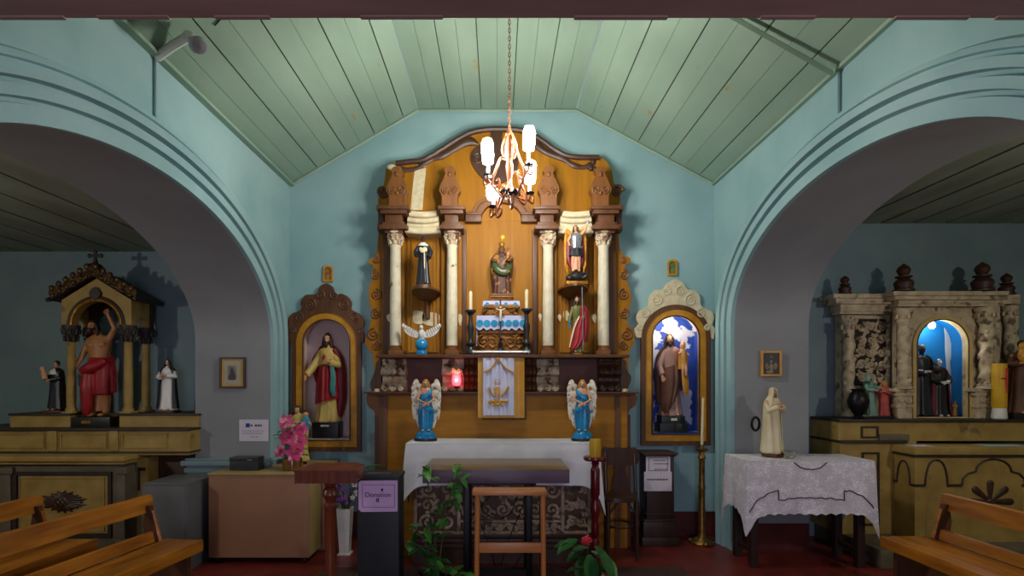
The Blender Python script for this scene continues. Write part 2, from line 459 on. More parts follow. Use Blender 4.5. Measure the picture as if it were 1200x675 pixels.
t = thing('spotlight', 'unlit reflector spotlight on a bracket at the top of the left wall', 'spotlight', (XL, yA, ZC-.02))
b = B()
pa = V(XL+.02, yA, ZC-.005); pb = P(222, 42, yA-.1); pb.z = min(pb.z, sl(pb.x)-.03)
tube(b, [pa, pa.lerp(pb, .5)+V(0, 0, .005), pb], .026, 8); ball(b, pb, .03, 10, 8)
obj('bracket', b, M['white'], t)
b = B()
d = V(.09, -.06, -.10); d.normalize(); M3 = d.to_track_quat('Z', 'Y').to_matrix()
def aimed(prof, p, d, bm, n=18):
    k = B(); lathe(k, prof, n=n)
    bmesh.ops.transform(k, matrix=Matrix.Translation(p) @ d.to_track_quat('Z', 'Y').to_matrix().to_4x4(), verts=k.verts)
    join(bm, k)
aimed([(.001, -.02), (.028, -.015), (.03, .05), (.022, .06), (.001, .06)], pb, d, b)
obj('socket', b, M['white'], t)
b = B(); aimed([(.02, .055), (.03, .09), (.048, .12), (.05, .13), (.04, .142), (.001, .147)], pb, d, b)
obj('reflector_bulb', b, M['silver'], t)
# ------------------------------------------------------------------ statues: normalised local coordinates, front towards -Y
STD = [(0, .165, .13), (.02, .17, .135), (.12, .15, .115), (.3, .132, .1), (.48, .122, .095), (.6, .108, .085), (.7, .118, .09), (.78, .13, .085), (.815, .11, .07), (.84, .055, .05), (.855, .045, .045)]
def finger_hand(bm, T, F_, hand, fwd, side, spread=(1, 0, 0), k=1.0):
    "palm plus four bent fingers and a thumb"
    f = Vector(fwd).normalized(); s = Vector(spread); s = (s-f*s.dot(f)); s.normalize(); n = f.cross(s)
    h = Vector(hand); u = F_*k
    ball(bm, T(h), (.022*u, .017*u, .02*u), 10, 8)
    for i, L in enumerate((.034, .04, .037, .029)):
        o = s*(.0125*(i-1.5)*k)
        p0 = h+o+f*.012*k; p1 = p0+f*L*.6*k; p2 = p0+f*L*k+n*.010*k
        tube(bm, [T(p0), T(p1), T(p2)], [.0068*u, .0062*u, .0045*u], 6)
    p0 = h-s*.018*k; p1 = p0-s*.013*k+f*.016*k; p2 = p1+f*.018*k
    tube(bm, [T(p0), T(p1), T(p2)], [.008*u, .007*u, .005*u], 6)
def fig(root, H, robe=None, skin=None, hair=None, arms=None, bh=.0, prof=None, amp=.05, k=9, ph=0, head=(0, -.012, .925), hs=1.0,
        hair_long=True, beard=None, cloak=None, veil=None, cloak_prof=None, feet=True, sleeves=True, legs=False, off=(0, 0), lean=0, bald=False, yaw=0, robe_name='robe', face=True, hand_k=1.0, sleeve_r=.045, bare=False):
    Fh = H-bh
    cy, sy = math.cos(yaw), math.sin(yaw)
    def T(p):
        x, y, z = p[0]+lean*p[2], p[1], p[2]
        return Vector((off[0]+(x*cy-y*sy)*Fh, off[1]+(x*sy+y*cy)*Fh, bh+z*Fh))
    arms = arms or []
    prof = prof or STD
    hd = Vector(head)
    parts = {}
    # body
    b = B()
    tube(b, [T((0, 0, .05)), T((0, 0, .3)), T((0, 0, .55)), T((0, 0, .7)), T((0, 0, .8)), T((0, 0, .845)), T((hd.x, hd.y, hd.z-.02))],
         [.05*Fh, .06*Fh, .07*Fh, .07*Fh, .05*Fh, .028*Fh*hs, .026*Fh*hs], 12)
    ball(b, T(hd), (.041*Fh*hs, .048*Fh*hs, .06*Fh*hs), 16, 12)
    ball(b, T(hd+Vector((0, -.022, -.032))*hs), (.026*Fh*hs, .024*Fh*hs, .026*Fh*hs), 12, 8)
    tube(b, [T(hd+Vector((0, -.045, .012))*hs), T(hd+Vector((0, -.06, -.010))*hs), T(hd+Vector((0, -.046, -.014))*hs)], [.006*Fh*hs, .009*Fh*hs, .006*Fh*hs], 6)
    for s in (-1, 1): ball(b, T(hd+Vector((s*.042, .004, 0))*hs), (.007*Fh*hs, .011*Fh*hs, .016*Fh*hs), 8, 6)
    for sgn, el, ha, fw in arms:
        tube(b, [T((sgn*.1, 0, .79)), T(el), T(ha)], [.035*Fh, .028*Fh, .018*Fh], 10)
    if bare:
        loft(b, [ering(T((0, 0, z)), rx*Fh, ry*Fh, 24) for z, rx, ry in ((.48, .09, .07), (.56, .088, .066), (.64, .1, .074), (.72, .118, .08), (.78, .125, .072), (.815, .1, .055), (.84, .04, .04))])
        for s in (-1, 1): ball(b, T((s*.05, -.055, .735)), (.05*Fh, .025*Fh, .035*Fh), 12, 8)
    if feet:
        for s in (-1, 1):
            if legs:
                tube(b, [T((s*.05, 0, .5)), T((s*.06, -.015, .29)), T((s*.062, .012, .17)), T((s*.065, .01, .04))], [.068*Fh, .045*Fh, .042*Fh, .024*Fh], 12)
            ball(b, T((s*.06, -.05 if legs else -.11, .018)), (.028*Fh, .06*Fh, .02*Fh), 10, 8)
            if legs: ball(b, T((s*.065, .0, .03)), (.026*Fh, .035*Fh, .03*Fh), 10, 8)
    b = remesh(b, max(.0085*Fh, .003), 2)
    for sgn, el, ha, fw in arms:
        h = Vector(ha)
        finger_hand(b, T, Fh, h, fw, sgn, spread=(sgn, 0, .01) if abs(fw[0]) < .8 else (0, 0, 1), k=hand_k)
    body = obj('body', b, skin, root, local=True); parts['body'] = body
    if face:
        for s in (-1, 1):
            b = B(); ball(b, T(hd+Vector((s*.017, -.0425, .006))*hs), (.007*Fh*hs, .005*Fh*hs, .005*Fh*hs), 8, 6); obj('eye', b, M['eye'], body, local=True)
        b = B(); ball(b, T(hd+Vector((0, -.0465, -.028))*hs), (.012*Fh*hs, .005*Fh*hs, .004*Fh*hs), 8, 6); obj('lips', b, M['lips'], body, local=True)
    if robe:
        b = B(); n = 44
        zs = []
        pr = prof
        rings = [ering(T((0, 0, z)), rx*Fh, ry*Fh, n, amp*max(0, min(1, (.8-z)/.5)), k, ph) for z, rx, ry in pr]
        loft(b, rings)
        if sleeves:
            for sgn, el, ha, fw in arms:
                e = Vector(el); h = Vector(ha); w = e.lerp(h, .8)
                tube(b, [T((sgn*.085, 0, .785)), T(Vector((sgn*.11, 0, .74)).lerp(e, .35)), T(e), T(e.lerp(h, .5)), T(w)], [sleeve_r*Fh, sleeve_r*1.05*Fh, sleeve_r*1.1*Fh, sleeve_r*Fh, sleeve_r*1.05*Fh], 12)
        b = remesh(b, max(.009*Fh, .003), 2)
        parts['robe'] = obj(robe_name, b, robe, root, local=True)
    if hair:
        b = B()
        ball(b, T(hd+Vector((0, .008, .014))*hs), (.047*Fh*hs, .05*Fh*hs, .058*Fh*hs), 16, 12)
        if hair_long:
            for s in (-1, 1):
                stube(b, [T(hd+Vector((s*.034, -.012, .03))*hs), T(hd+Vector((s*.048, -.002, -.03))*hs), T(hd+Vector((s*.06, -.015, -.1))*hs)], [.016*Fh*hs, .022*Fh*hs, .014*Fh*hs], 4, 8)
            stube(b, [T(hd+Vector((0, .03, .02))*hs), T(hd+Vector((0, .045, -.04))*hs), T(hd+Vector((0, .05, -.12))*hs)], [.045*Fh*hs, .045*Fh*hs, .03*Fh*hs], 4, 10)
        # keep the face free
        b = remesh(b, max(.008*Fh, .003), 1)
        cut = T(hd+Vector((0, -.026, 0))*hs)
        for v in b.verts:
            d = v.co-T(hd)
            lx = d.x*cy+d.y*sy; ly = -d.x*sy+d.y*cy
            if ly < -.022*Fh*hs and d.z < .034*Fh*hs and abs(lx) < .032*Fh*hs:
                mv = (-.018*Fh*hs-ly)
                v.co += Vector((-sy, cy, 0))*mv
        parts['hair'] = obj('hair', b, hair, root, local=True)
    if beard:
        b = B()
        stube(b, [T(hd+Vector((0, -.032, -.032))*hs), T(hd+Vector((0, -.042, -.056))*hs), T(hd+Vector((0, -.04, -.085))*hs)], [.028*Fh*hs, .026*Fh*hs, .006*Fh*hs], 4, 10)
        for s in (-1, 1): tube(b, [T(hd+Vector((s*.036, -.012, 0))*hs), T(hd+Vector((s*.03, -.03, -.035))*hs)], [.009*Fh*hs, .016*Fh*hs], 8)
        parts['beard'] = obj('beard', b, beard, root, local=True)
    def wrap(rows, m, name, th=.010, n=34, wav=.05, kk=11, hem=0):
        # rows: (z, rx, ry, half opening angle at the front, y shift)
        b = B(); g = []
        for r in rows:
            z, rx, ry, op = r[:4]; dy = r[4] if len(r) > 4 else 0; dx = r[5] if len(r) > 5 else 0
            row = []
            for i in range(n+1):
                t = i/n; a = -PI/2+op+(2*PI-2*op)*t
                f = 1+wav*max(0, min(1, (.82-z)/.4))*math.sin(kk*a+ph)
                row.append(T((dx+rx*f*math.cos(a), dy+ry*f*math.sin(a), z)))
            g.append(row)
        sheet(b, g, th*Fh)
        parts[name] = obj(name, b, m, root, local=True)
    if cloak:
        wrap(cloak_prof or [(.03, .2, .16, .75), (.2, .18, .14, .75), (.4, .165, .125, .8), (.58, .155, .115, .85), (.7, .155, .11, .8), (.78, .145, .1, .65), (.82, .115, .08, .5), (.845, .065, .062, .5)], cloak, 'cloak')
    if veil:
        x, y, z = hd
        wrap([(z-.17, .13, .1, .9, 0), (z-.11, .1, .085, .75, .0), (z-.06, .062, .068, .7, y*.5), (z-.02, .056, .064, .72, y, x), (z+.025, .054, .062, .72, y, x), (z+.05, .044, .05, .6, y+.004, x), (z+.066, .022, .026, .3, y+.004, x), (z+.07, .004, .004, .1, y+.004, x)], veil, 'veil', wav=0)
    parts['T'] = T; parts['F'] = Fh
    return parts
def plinth(root, w, d, h, m, z=0, name='base', bev=.004, round_=False):
    b = B()
    if round_: lathe(b, [(w*.5, z), (w*.5, z+h*.5), (w*.46, z+h)], n=28, sy=d/w)
    else: box(b, -w/2, w/2, -d/2, d/2, z, z+h, bev)
    return obj(name, b, m, root, local=True)
def sash(root, T, Fh, pts, w, m, name, flat=.35):
    b = B()
    q = smoothpath([T(p) for p in pts], 5)
    tube(b, q, [w*Fh*(.55+.45*math.sin(PI*min(1, max(0.12, (i+.5)/len(q))))) for i in range(len(q))], 10, flat=(Vector((0, 1, 0)), flat))
    return obj(name, b, m, root, local=True)
# ------------------------------------------------------------------ the main altarpiece
t = thing('altarpiece', 'tall ochre and brown carved altarpiece filling the middle of the back wall', 'altarpiece', (PX(588, 5.2), 5.2, 0))
alt = t
left_side = [(437, 415), (430, 407), (428, 397), (433.5, 382), (435.5, 365), (432.4, 352), (432.5, 338), (439, 316), (433, 309), (432.5, 305), (437, 302), (441.5, 297), (443.5, 270), (445, 255), (443, 236), (445, 226), (450, 216), (452, 200), (455, 194)]
top = [(464, 190), (480, 188), (494, 186.5), (506, 181), (522, 171), (538, 161), (552, 154), (570, 150.5), (590, 150), (607, 151), (622, 155), (636, 164), (650, 174), (664, 181), (680, 183), (702, 183)]
right_side = [(711, 190), (717, 200), (719, 214), (725, 223), (727, 234), (724, 250), (725, 270), (726, 291), (731, 299), (738, 302), (739, 307), (733, 311), (731, 318), (736, 333), (740, 347), (739, 356), (736, 366), (734.5, 378), (741, 386), (744, 397), (740, 406), (736, 415)]
board = smooth2(left_side+top+right_side, 2)
Yb = 5.2
b = B(); pxprism(b, board+[(736, 462), (441, 462)], Yb, 5.325); obj('backboard', b, M['ochre'], t, smooth=30)
# crest mouldings
b = B()
pts = smoothpath([P(x, y+1.5, Yb-.015) for x, y in top], 4)
tube(b, pts, .026, 8); obj('crest_moulding', b, M['dbrown'], t)
b = B(); ball(b, P(459, 196, Yb-.01), (.05, .02, .03)); ball(b, P(468, 191, Yb-.012), (.06, .018, .02)); obj('bare_plaster_patch', b, M['plaster'], t)
b = B(); pxprism(b, [(486, 199), (499.5, 197), (497, 220), (495, 246), (481, 246), (483, 225)], Yb-.004, Yb+.002); obj('bare_plaster_patch', b, M['plaster'], t)
b = B(); pxprism(b, [(489, 193), (503, 191), (498, 196), (488, 196)], Yb-.004, Yb+.002); obj('bare_plaster_patch', b, M['plaster'], t)
# garlands under the crest
for pl in ([(468, 199), (478, 199), (489, 197), (499, 190), (507, 186), (517, 183), (530, 176), (544, 167), (553, 166), (560, 169)], [(618, 160), (630, 171), (642, 179), (659, 185), (666, 190), (673, 194), (683, 196), (691, 194), (695, 192)]):
    b = B(); q = [P(x, y, Yb-.012) for x, y in pl]
    stube(b, q, [.035, .022, .018, .03, .022, .034, .026, .045, .04, .014] if pl[0][0] < 500 else [.014, .035, .03, .034, .02, .028, .02, .03, .02], 5, 10, flat=(V(0, 1, 0), .6))
    e = q[0] if pl[0][0] < 500 else q[-1]
    for da, dz in ((-.02, -.04), (.02, -.055), (0, .02)): ball(b, e+V(da, 0, dz), (.025, .02, .03), 10, 8)
    obj('garland', b, M['dbrown'], t)
b = B()
pxprism(b, smooth2([(576, 151), (589, 151), (588, 163), (596, 172), (606, 180), (607, 195), (600, 206), (590, 213), (575, 214), (563, 206), (553, 192), (552, 181), (558, 172), (570, 168), (575, 162)], 3, True), Yb-.03, Yb+.002)
for x, s in ((556, 1), (604, -1)): spiral(b, P(x+s*4, 186, Yb-.03), .05, a0=PI/2, sgn=s, w=.012)
obj('cartouche', b, M['dbrown'], t)
# pinnacles
PIN = [(-9.5, 0), (-9.5, -13), (-12.5, -19), (-11, -25), (-7.5, -33), (-5, -39), (-6.5, -42), (-5.5, -45), (-3, -47), (0, -48)]
for cx in (465, 527, 643, 704):
    prof = smooth2(PIN, 3); full = [(cx+x, 242+y) for x, y in prof]+[(cx-x, 242+y) for x, y in prof[::-1][1:]]
    b = B(); pxprism(b, full, 4.99, 5.08)
    for s in (-1, 1): spiral(b, P(cx+s*5, 222, 4.985), .038, a0=-PI/2, sgn=s, w=.009)
    ball(b, P(cx, 226, 4.985), (.016, .012, .02), 10, 8); ball(b, P(cx, 204, 4.985), (.02, .014, .024), 10, 8)
    obj('pinnacle', b, M['brown_lt'], t, smooth=30)
# entablature blocks, capitals, columns
for (xa, xb), cc in zip(((443, 479), (513, 545), (625, 657), (693, 728)), (463.5, 529.7, 642.3, 707)):
    b = B()
    for ya, yb, dx, Yf in ((240.5, 244.5, 0, 4.93), (244, 250, 2.5, 4.955), (249, 261, 8, 5.0), (260, 264, 5, 4.97), (263, 268, 2, 4.95), (267, 273, 7.5, 5.0)):
        pxbox(b, xa+dx, xb-dx, ya, yb, Yf, Yb+.01, .004)
    obj('entablature', b, M['brown'], t)
    Yc = 5.07; s = Yc/F; cxm = PX(cc, Yc); zt, zb, z0 = PZ(288, Yc), PZ(405, Yc), PZ(415.5, Yc)
    b = B(); r = 6.4*s
    lathe(b, [(r*1.02, zb-.01), (r*1.03, zb+.12), (r*1.03, zb+.4), (r*.94, zt-.02), (r*1.05, zt-.012), (r*1.05, zt)], (cxm, Yc, 0), 28)
    col = obj('column', b, M['cream'], t)
    b = B()
    h = PZ(272.5, Yc)-zt
    lathe(b, [(r*.9, zt-.005), (r*.95, zt+h*.4), (r*1.3, zt+h*.8), (r*1.55, zt+h*.88), (r*1.55, zt+h)], (cxm, Yc, 0), 24)
    for tier, (zz, rr, sz) in enumerate(((.22, 1.08, .8), (.55, 1.2, .9))):
        for i in range(8):
            a = 2*PI*(i+.5*tier)/8
            p = V(cxm+r*rr*math.cos(a), Yc+r*rr*math.sin(a), zt+h*zz)
            tube(b, [p-V(0, 0, h*.2), p, p+V(r*.3*math.cos(a), r*.3*math.sin(a), h*.14), p+V(r*.35*math.cos(a), r*.35*math.sin(a), h*.06)], [.012, .013, .010, .004], 6)
    for i in range(4):
        a = PI/4+i*PI/2
        spiral(b, V(cxm+r*1.25*math.cos(a), Yc+r*1.25*math.sin(a), zt+h*.78), .02, w=.006, n=12)
    obj('capital', b, M['peel'], t)
    b = B()
    pxbox(b, cc-8.5, cc+8.5, 410.5, 416, 4.985, 5.18, .003)
    lathe(b, [(r*1.3, z0+.02), (r*1.35, z0+.045), (r*1.15, z0+.055), (r*1.18, zb-.005), (r*1.02, zb)], (cxm, Yc, 0), 24)
    obj('column_base', b, M['brown_lt'], t)
# stiles behind and beside the columns, bay frames
for xa, xb, mm in ((448, 457, 'brown'), (470, 474, 'ochre'), (517, 522, 'ochre'), (536, 541, 'ochre'), (541, 546.5, 'brown'), (624, 630, 'brown'), (630.5, 635.5, 'ochre'), (649, 653, 'ochre'), (696, 700.5, 'ochre'), (714, 722, 'brown')):
    b = B(); pxbox(b, xa, xb, 268, 415, 5.15, 5.205, .006); obj('stile', b, M[mm], t)
for xa, xb in ((474.5, 517), (653.5, 696)):
    b = B()
    for o in (3, 7.5):
        xo, xi = xa+o, xb-o
        fr = [(xo, 276), (xi, 276), (xi, 413), (xo, 413)]; hl = [(xo+1.8, 278), (xi-1.8, 278), (xi-1.8, 411), (xo+1.8, 411)]
        pxprism(b, fr, Yb-.018+o*.0008, Yb+.002, [hl])
    obj('bay_panel_moulding', b, M['ochre'], t)
    b = B(); xm = (xa+xb)/2
    for ya, yb, w, Yf in ((246.5, 253.5, 16, 5.05), (253, 260, 18, 5.07), (259.5, 266, 18.5, 5.09), (265.5, 273, 20.5, 5.04)):
        sag = lambda x: 1.6*(1-((x-xm)/w)**2)
        xs = [xm-w+2*w*i/10 for i in range(11)]
        pxprism(b, [(x, ya+sag(x)) for x in xs]+[(x, yb+sag(x)) for x in xs[::-1]], Yf, Yb+.01)
        q = [P(x, (ya+yb)/2+sag(x)+1.2, Yf) for x in xs]; tube(b, q, .02, 8)
    obj('plaster_cornice', b, M['plaster'], t)
for xa, xb, ya, yb in ((453, 460, 368, 378), (483, 497, 364, 380), (495.5, 515, 366, 382), (537, 541.5, 368, 382), (631, 635, 367, 377), (653.5, 658, 368, 377), (660, 667, 364, 376), (694, 699, 368, 378)):
    b = B(); Yq = 5.148 if (xa < 474 or 517 < xa < 656 or xa > 690) else Yb-.006
    if 644 < xa < 656: Yq = Yb-.03
    pxprism(b, smooth2([(xa, ya+2), ((xa+xb)/2, ya), (xb, ya+3), (xb-1, yb-2), ((xa+xb)/2+1, yb), (xa+1, yb-3)], 3, True), Yq, Yb+.004)
    obj('bare_plaster_patch', b, M['plaster'], t)
# central round-headed niche surround
b = B()
cx, zc = PX(587.5, 5.14), PZ(257, 5.14); s = 5.14/F
o_ = [(cx+36*s*math.cos(PI*i/20), zc+31*s*math.sin(PI*i/20)) for i in range(21)]; i_ = [(cx+24*s*math.cos(PI*i/20), zc+20*s*math.sin(PI*i/20)) for i in range(21)]
prism(b, o_+i_[::-1], 5.13, Yb+.005)
o2 = [(cx+31*s*math.cos(PI*i/20), zc+26*s*math.sin(PI*i/20)) for i in range(21)]
tube(b, [V(p[0], 5.13, p[1]) for p in o2], .012, 6)
obj('niche_arch', b, M['brown_lt'], t, smooth=30)
b = B(); cxi = [(cx+23.5*s*math.cos(PI*i/20), zc+19.5*s*math.sin(PI*i/20)) for i in range(21)]
prism(b, cxi, Yb-.004, Yb+.005); obj('niche_arch_board', b, M['ochre'], t)
for xa, xb in ((545.5, 564), (611, 629)):
    b = B(); pxbox(b, xa, xb, 248.5, 259.5, 5.12, Yb+.01, .004); pxbox(b, xa-.5, xb+.5, 248, 251, 5.105, Yb+.01, .003); obj('impost', b, M['brown'], t)
# statue brackets
for cxp, ya in ((496, 336.5), (675, 333.5)):
    Yk = 4.9; b = B(); cxm = PX(cxp, Yk); z = PZ(ya, Yk)
    n = 20; rings = []
    for dz, w, d in ((0, .135, .38), (-.02, .137, .385), (-.022, .12, .35), (-.05, .10, .28), (-.075, .06, .14), (-.085, .03, .05), (-.25, .025, .045), (-.26, .005, .01)):
        rings.append([V(cxm+w*math.cos(PI+PI*i/n), Yb-d*math.sin(PI*i/n), z+dz) for i in range(n+1)])
    loft(b, rings); obj('statue_bracket', b, M['brown'], t)
# shelf, carved predella, counter, base
b = B(); pxbox(b, 440, 738, 415.3, 419, 4.79, Yb+.01, .005); obj('upper_shelf', b, M['brown'], t)
b = B(); pxbox(b, 476, 520, 418.5, 460, 5.1, Yb, 0); pxbox(b, 655, 703, 418.5, 460, 5.1, Yb, 0)
pxbox(b, 478, 518, 433, 434.5, 5.09, 5.11, 0); pxbox(b, 446, 730, 418.5, 460, 5.13, Yb, 0); obj('predella_panel', b, M['redbrown'], t)
for xa, xb, mm in ((447, 475.5, 'peel'), (518, 543.5, 'peel'), (544.5, 563, 'brown'), (612, 628, 'brown'), (629, 655, 'peel'), (702, 728, 'dbrown')):
    b = B(); Yf = 5.0; x0, x1 = PX(xa, Yf), PX(xb, Yf); zt_, zb_ = PZ(418.5, Yf), PZ(459.5, Yf); h = zt_-zb_
    q = [(0, .09), (.06, .02), (.2, .035), (.3, -.01), (.45, -.035), (.53, -.01), (.56, .045), (.7, .05), (.78, .005), (.9, -.02), (1, .01)]
    sm = smooth2(q, 4)
    for j in range(2):
        pass
    n = 9; rings = []
    for i in range(n+1):
        x = x0+(x1-x0)*i/n; e = .006*math.sin(i*2.4)
        rings.append([V(x, Yf+d+e, zt_-h*u) for u, d in sm]+[V(x, Yb, zb_), V(x, Yb, zt_)])
    loft(b, rings)
    if mm != 'brown':
        for zz, r_ in ((.42, .03), (.9, .026)):
            for i in range(3):
                spiral(b, V(x0+(x1-x0)*(i+.5)/3, Yf-.03, zt_-h*zz), r_, a0=PI/2, sgn=(-1)**i, w=.010, n=14)
    obj('console', b, M[mm], t)
for s, pl in ((-1, [(446, 419), (441, 425), (440, 433), (436, 443), (433.5, 451), (437, 459), (447, 459)]), (1, [(728, 419), (734, 424), (733, 431), (737, 437), (740, 443), (737, 453), (733, 459), (727, 459)])):
    b = B(); pxprism(b, smooth2(pl, 3), 5.05, 5.2); obj('side_scroll', b, M['brown'], t)
b = B()
pxbox(b, 426, 749, 459.3, 461.2, 4.86, Yb+.1, .004); pxbox(b, 430, 745, 461, 463.5, 4.885, Yb+.1, .003)
obj('counter_shelf', b, M['brown'], t)
Yf = 4.95
b = B(); x0, x1 = PX(444, Yf), PX(735, Yf); z1 = PZ(463, Yf)
box(b, x0, x1, Yf, YW-.005, 0, z1)
obj('base_cabinet', b, M['ochre_h'], t)
for xa, xb, mm in ((444, 453.5, 'brown'), (682, 685, 'ochre'), (721, 727, 'brown')):
    b = B(); pxbox(b, xa, xb, 463.5, 648, Yf-.015, Yf+.002, .002); obj('stile', b, M[mm], t)
for pl in ([(429, 464), (444, 464), (444, 488), (440, 487), (438, 481), (432, 477), (429.5, 471)], [(735, 464), (747, 464), (746, 470), (744, 476), (738, 480), (736, 487), (734, 488)]):
    b = B(); pxprism(b, smooth2(pl, 2), 4.97, 5.2); obj('corbel', b, M['brown_lt'], t)
for xa, xb in ((439, 444.5), (734.5, 739)):
    b = B(); pxbox(b, xa, xb, 486, 650, 5.0, 5.3, .003); obj('side_post', b, M['brown'], t)
# side scroll carving on the wings of the backboard
for s, cxp in ((-1, 440), (1, 732)):
    for yy, r_ in ((322, .05), (345, .055), (368, .05), (392, .06), (405, .045), (305, .03)):
        b = B(); spiral(b, P(cxp-s*(1 if yy != 392 else -2), yy, Yb-.005), r_, a0=PI/2, sgn=s*(1 if yy % 2 else -1), w=.011)
        obj('wing_scroll', b, M['brown_lt'], t)
    b = B()
    xa, xb = (443, 450) if s < 0 else (722, 729)
    pxbox(b, xa-2, xb+2, 240, 246, 5.06, 5.2, .006); pxbox(b, xa, xb, 246, 262, 5.1, 5.2, .006); pxbox(b, xa-1, xb+1, 262, 270, 5.08, 5.2, .006)
    obj('side_block', b, M['brown'], t)
    b = B(); spiral(b, P((xa+xb)/2-s*2, 224, 5.19), .055, a0=0, sgn=s, w=.02); obj('side_scroll', b, M['brown'], t)
# tabernacle under the veil
Yt = 4.84
b = B(); pxbox(b, 563, 613, 415.5, 459, Yt, Yb, .004); pxbox(b, 565, 617, 459, 492, Yt+.05, 4.96, .004)
obj('tabernacle', b, M['brown'], t)
# ------------------------------------------------------------------ statues of the altarpiece
def base_at(px, py, Y): return P(px, py, Y)
def Hpx(ya, yb, Y): return (yb-ya)*Y/F
# black habited saint, left bracket
Y = 4.95; loc = P(496, 336.5, Y); loc.z = PZ(336.5, 4.9)
t = thing('saint_statue', 'dark-faced saint statue in black habit with white hem lace on the left bracket', 'statue', loc)
H = Hpx(274, 336, Y)
plinth(t, .17, .13, .03, M['brown'], round_=True)
pr = fig(t, H, M['blackrobe'], M['dskin'], M['dskin'], bh=.03, arms=[(-1, (-.17, -.02, .64), (-.13, -.1, .56), (0, -1, -.2)), (1, (.17, -.02, .64), (.13, -.1, .5), (0, -1, -.3))], hair_long=False, robe_name='habit', sleeve_r=.055)
T, Fh = pr['T'], pr['F']
b = B(); loft(b, [ering(T((0, -.005, z)), rx*Fh, ry*Fh, 24) for z, rx, ry in ((.77, .138, .1), (.79, .13, .095), (.83, .07, .065), (.845, .05, .05))]); obj('collar', b, M['white'], t, local=True)
sash(t, T, Fh, [(-.05, -.115, .72), (-.01, -.125, .66), (.05, -.125, .69), (.09, -.11, .66)], .045, M['ivory'], 'lace_trim')
sash(t, T, Fh, [(.04, -.12, .7), (.045, -.125, .5), (.05, -.14, .3)], .014, M['ivory'], 'cord')
# dove on a blue globe
Y = 4.95; loc = P(494, 415.3, 4.79); loc.y = Y; loc.x = PX(494, Y)
t = thing('dove_figurine', 'white dove with raised wings perched on a bright blue globe', 'figurine', loc)
b = B(); lathe(b, [(.052, 0), (.055, .02), (.045, .04), (.03, .05)], n=24); obj('stand', b, M['blue'], t, local=True)
b = B(); ball(b, (0, 0, .095), .058, 24, 16); obj('globe', b, M['skyblue'], t, local=True)
b = B(); ball(b, (0, -.005, .195), (.03, .035, .045)); ball(b, (0, -.022, .25), (.02, .022, .022)); tube(b, [V(0, -.035, .25), V(0, -.06, .245)], [.008, .002], 6)
tube(b, [V(0, 0, .17), V(0, .01, .14)], [.025, .03], 10); tube(b, [V(-.012, -.01, .165), V(-.014, -.012, .145)], .006, 6); tube(b, [V(.012, -.01, .165), V(.014, -.012, .145)], .006, 6)
b = remesh(b, .005, 2); obj('body', b, M['white'], t, local=True)
for s in (-1, 1):
    b = B(); pts = [(.02, .21), (.06, .215), (.11, .25), (.17, .29), (.165, .25), (.15, .215), (.12, .185), (.08, .165), (.03, .16)]
    prism(b, smooth2([(s*x, z) for x, z in pts], 3, True), -.008, .008)
    for i in range(7):
        x = .05+.018*i; tube(b, [V(s*x, -.01, .225+.009*i), V(s*(x+.012), -.012, .19+.012*i), V(s*(x+.018), -.008, .165+.015*i)], [.008, .009, .004], 6)
    obj('wing', b, M['white'], t, local=True)
# winged warrior saint, right bracket
Y = 4.95; loc = P(675, 333.5, Y); loc.z = PZ(333.5, 4.9)
t = thing('archangel_statue', 'winged archangel statue in silver armour with raised arm on the right bracket', 'statue', loc)
H = Hpx(262, 333, Y)
plinth(t, .19, .15, .03, M['gold'])
b = B(); ball(b, (0, 0, .075), (.085, .06, .05)); ball(b, (-.06, -.03, .06), (.04, .04, .03)); stube(b, [(.05, -.03, .06), (.09, -.04, .08), (.08, -.05, .11), (.05, -.05, .1)], [.02, .018, .014, .006])
b = remesh(b, .006, 2); obj('defeated_dragon', b, M['black'], t, local=True)
pr = fig(t, H, None, M['skin'], M['hair'], bh=.12, arms=[(-1, (-.17, -.03, .66), (-.15, -.12, .55), (0, -1, -.3)), (1, (.2, -.02, .9), (.235, -.04, 1.04), (0, 0, 1))], legs=True, bare=True, head=(-.01, -.012, .925))
T, Fh = pr['T'], pr['F']
b = B(); loft(b, [ering(T((0, 0, z)), rx*Fh, ry*Fh, 26) for z, rx, ry in ((.5, .115, .09), (.56, .105, .085), (.66, .12, .095), (.74, .135, .1), (.79, .13, .08), (.815, .1, .06))]); obj('breastplate', b, M['silver'], t, local=True)
b = B(); loft(b, [ering(T((0, 0, z)), rx*Fh, ry*Fh, 32, .04, 12) for z, rx, ry in ((.34, .155, .12), (.4, .14, .11), (.5, .118, .092), (.53, .112, .088))]); obj('kilt', b, M['blackrobe'], t, local=True)
b = B(); loft(b, [ering(T((0, 0, z)), rx*Fh, ry*Fh, 26) for z, rx, ry in ((.5, .125, .098), (.52, .128, .1), (.545, .12, .095))]); obj('belt', b, M['silver'], t, local=True)
for s in (-1, 1):
    b = B(); q = [(.07, .84), (.13, .93), (.19, .95), (.22, .85), (.235, .6), (.23, .35), (.2, .1), (.17, .02), (.16, .3), (.13, .55), (.08, .66)]
    prism(b, smooth2([(T((s*x, 0, z)).x, T((s*x, 0, z)).z) for x, z in q], 3, True), .045, .065)
    for i in range(7): tube(b, [T((s*(.19-.004*i), .1, .85-.08*i)), T((s*(.215), .095, .7-.085*i)), T((s*(.19), .1, .6-.085*i))], [.01, .012, .004], 6)
    obj('wing', b, M['goldpaint'], t, local=True)
b = B(); stube(b, [T((-.1, .06, .8)), T((-.14, .09, .55)), T((-.13, .08, .25)), T((-.05, .08, .1))], [.02, .026, .026, .014]); stube(b, [T((.1, .06, .8)), T((.14, .09, .55)), T((.13, .08, .25)), T((.05, .08, .1))], [.02, .026, .026, .014])
obj('cloak', b, M['crimson'], t, local=True)
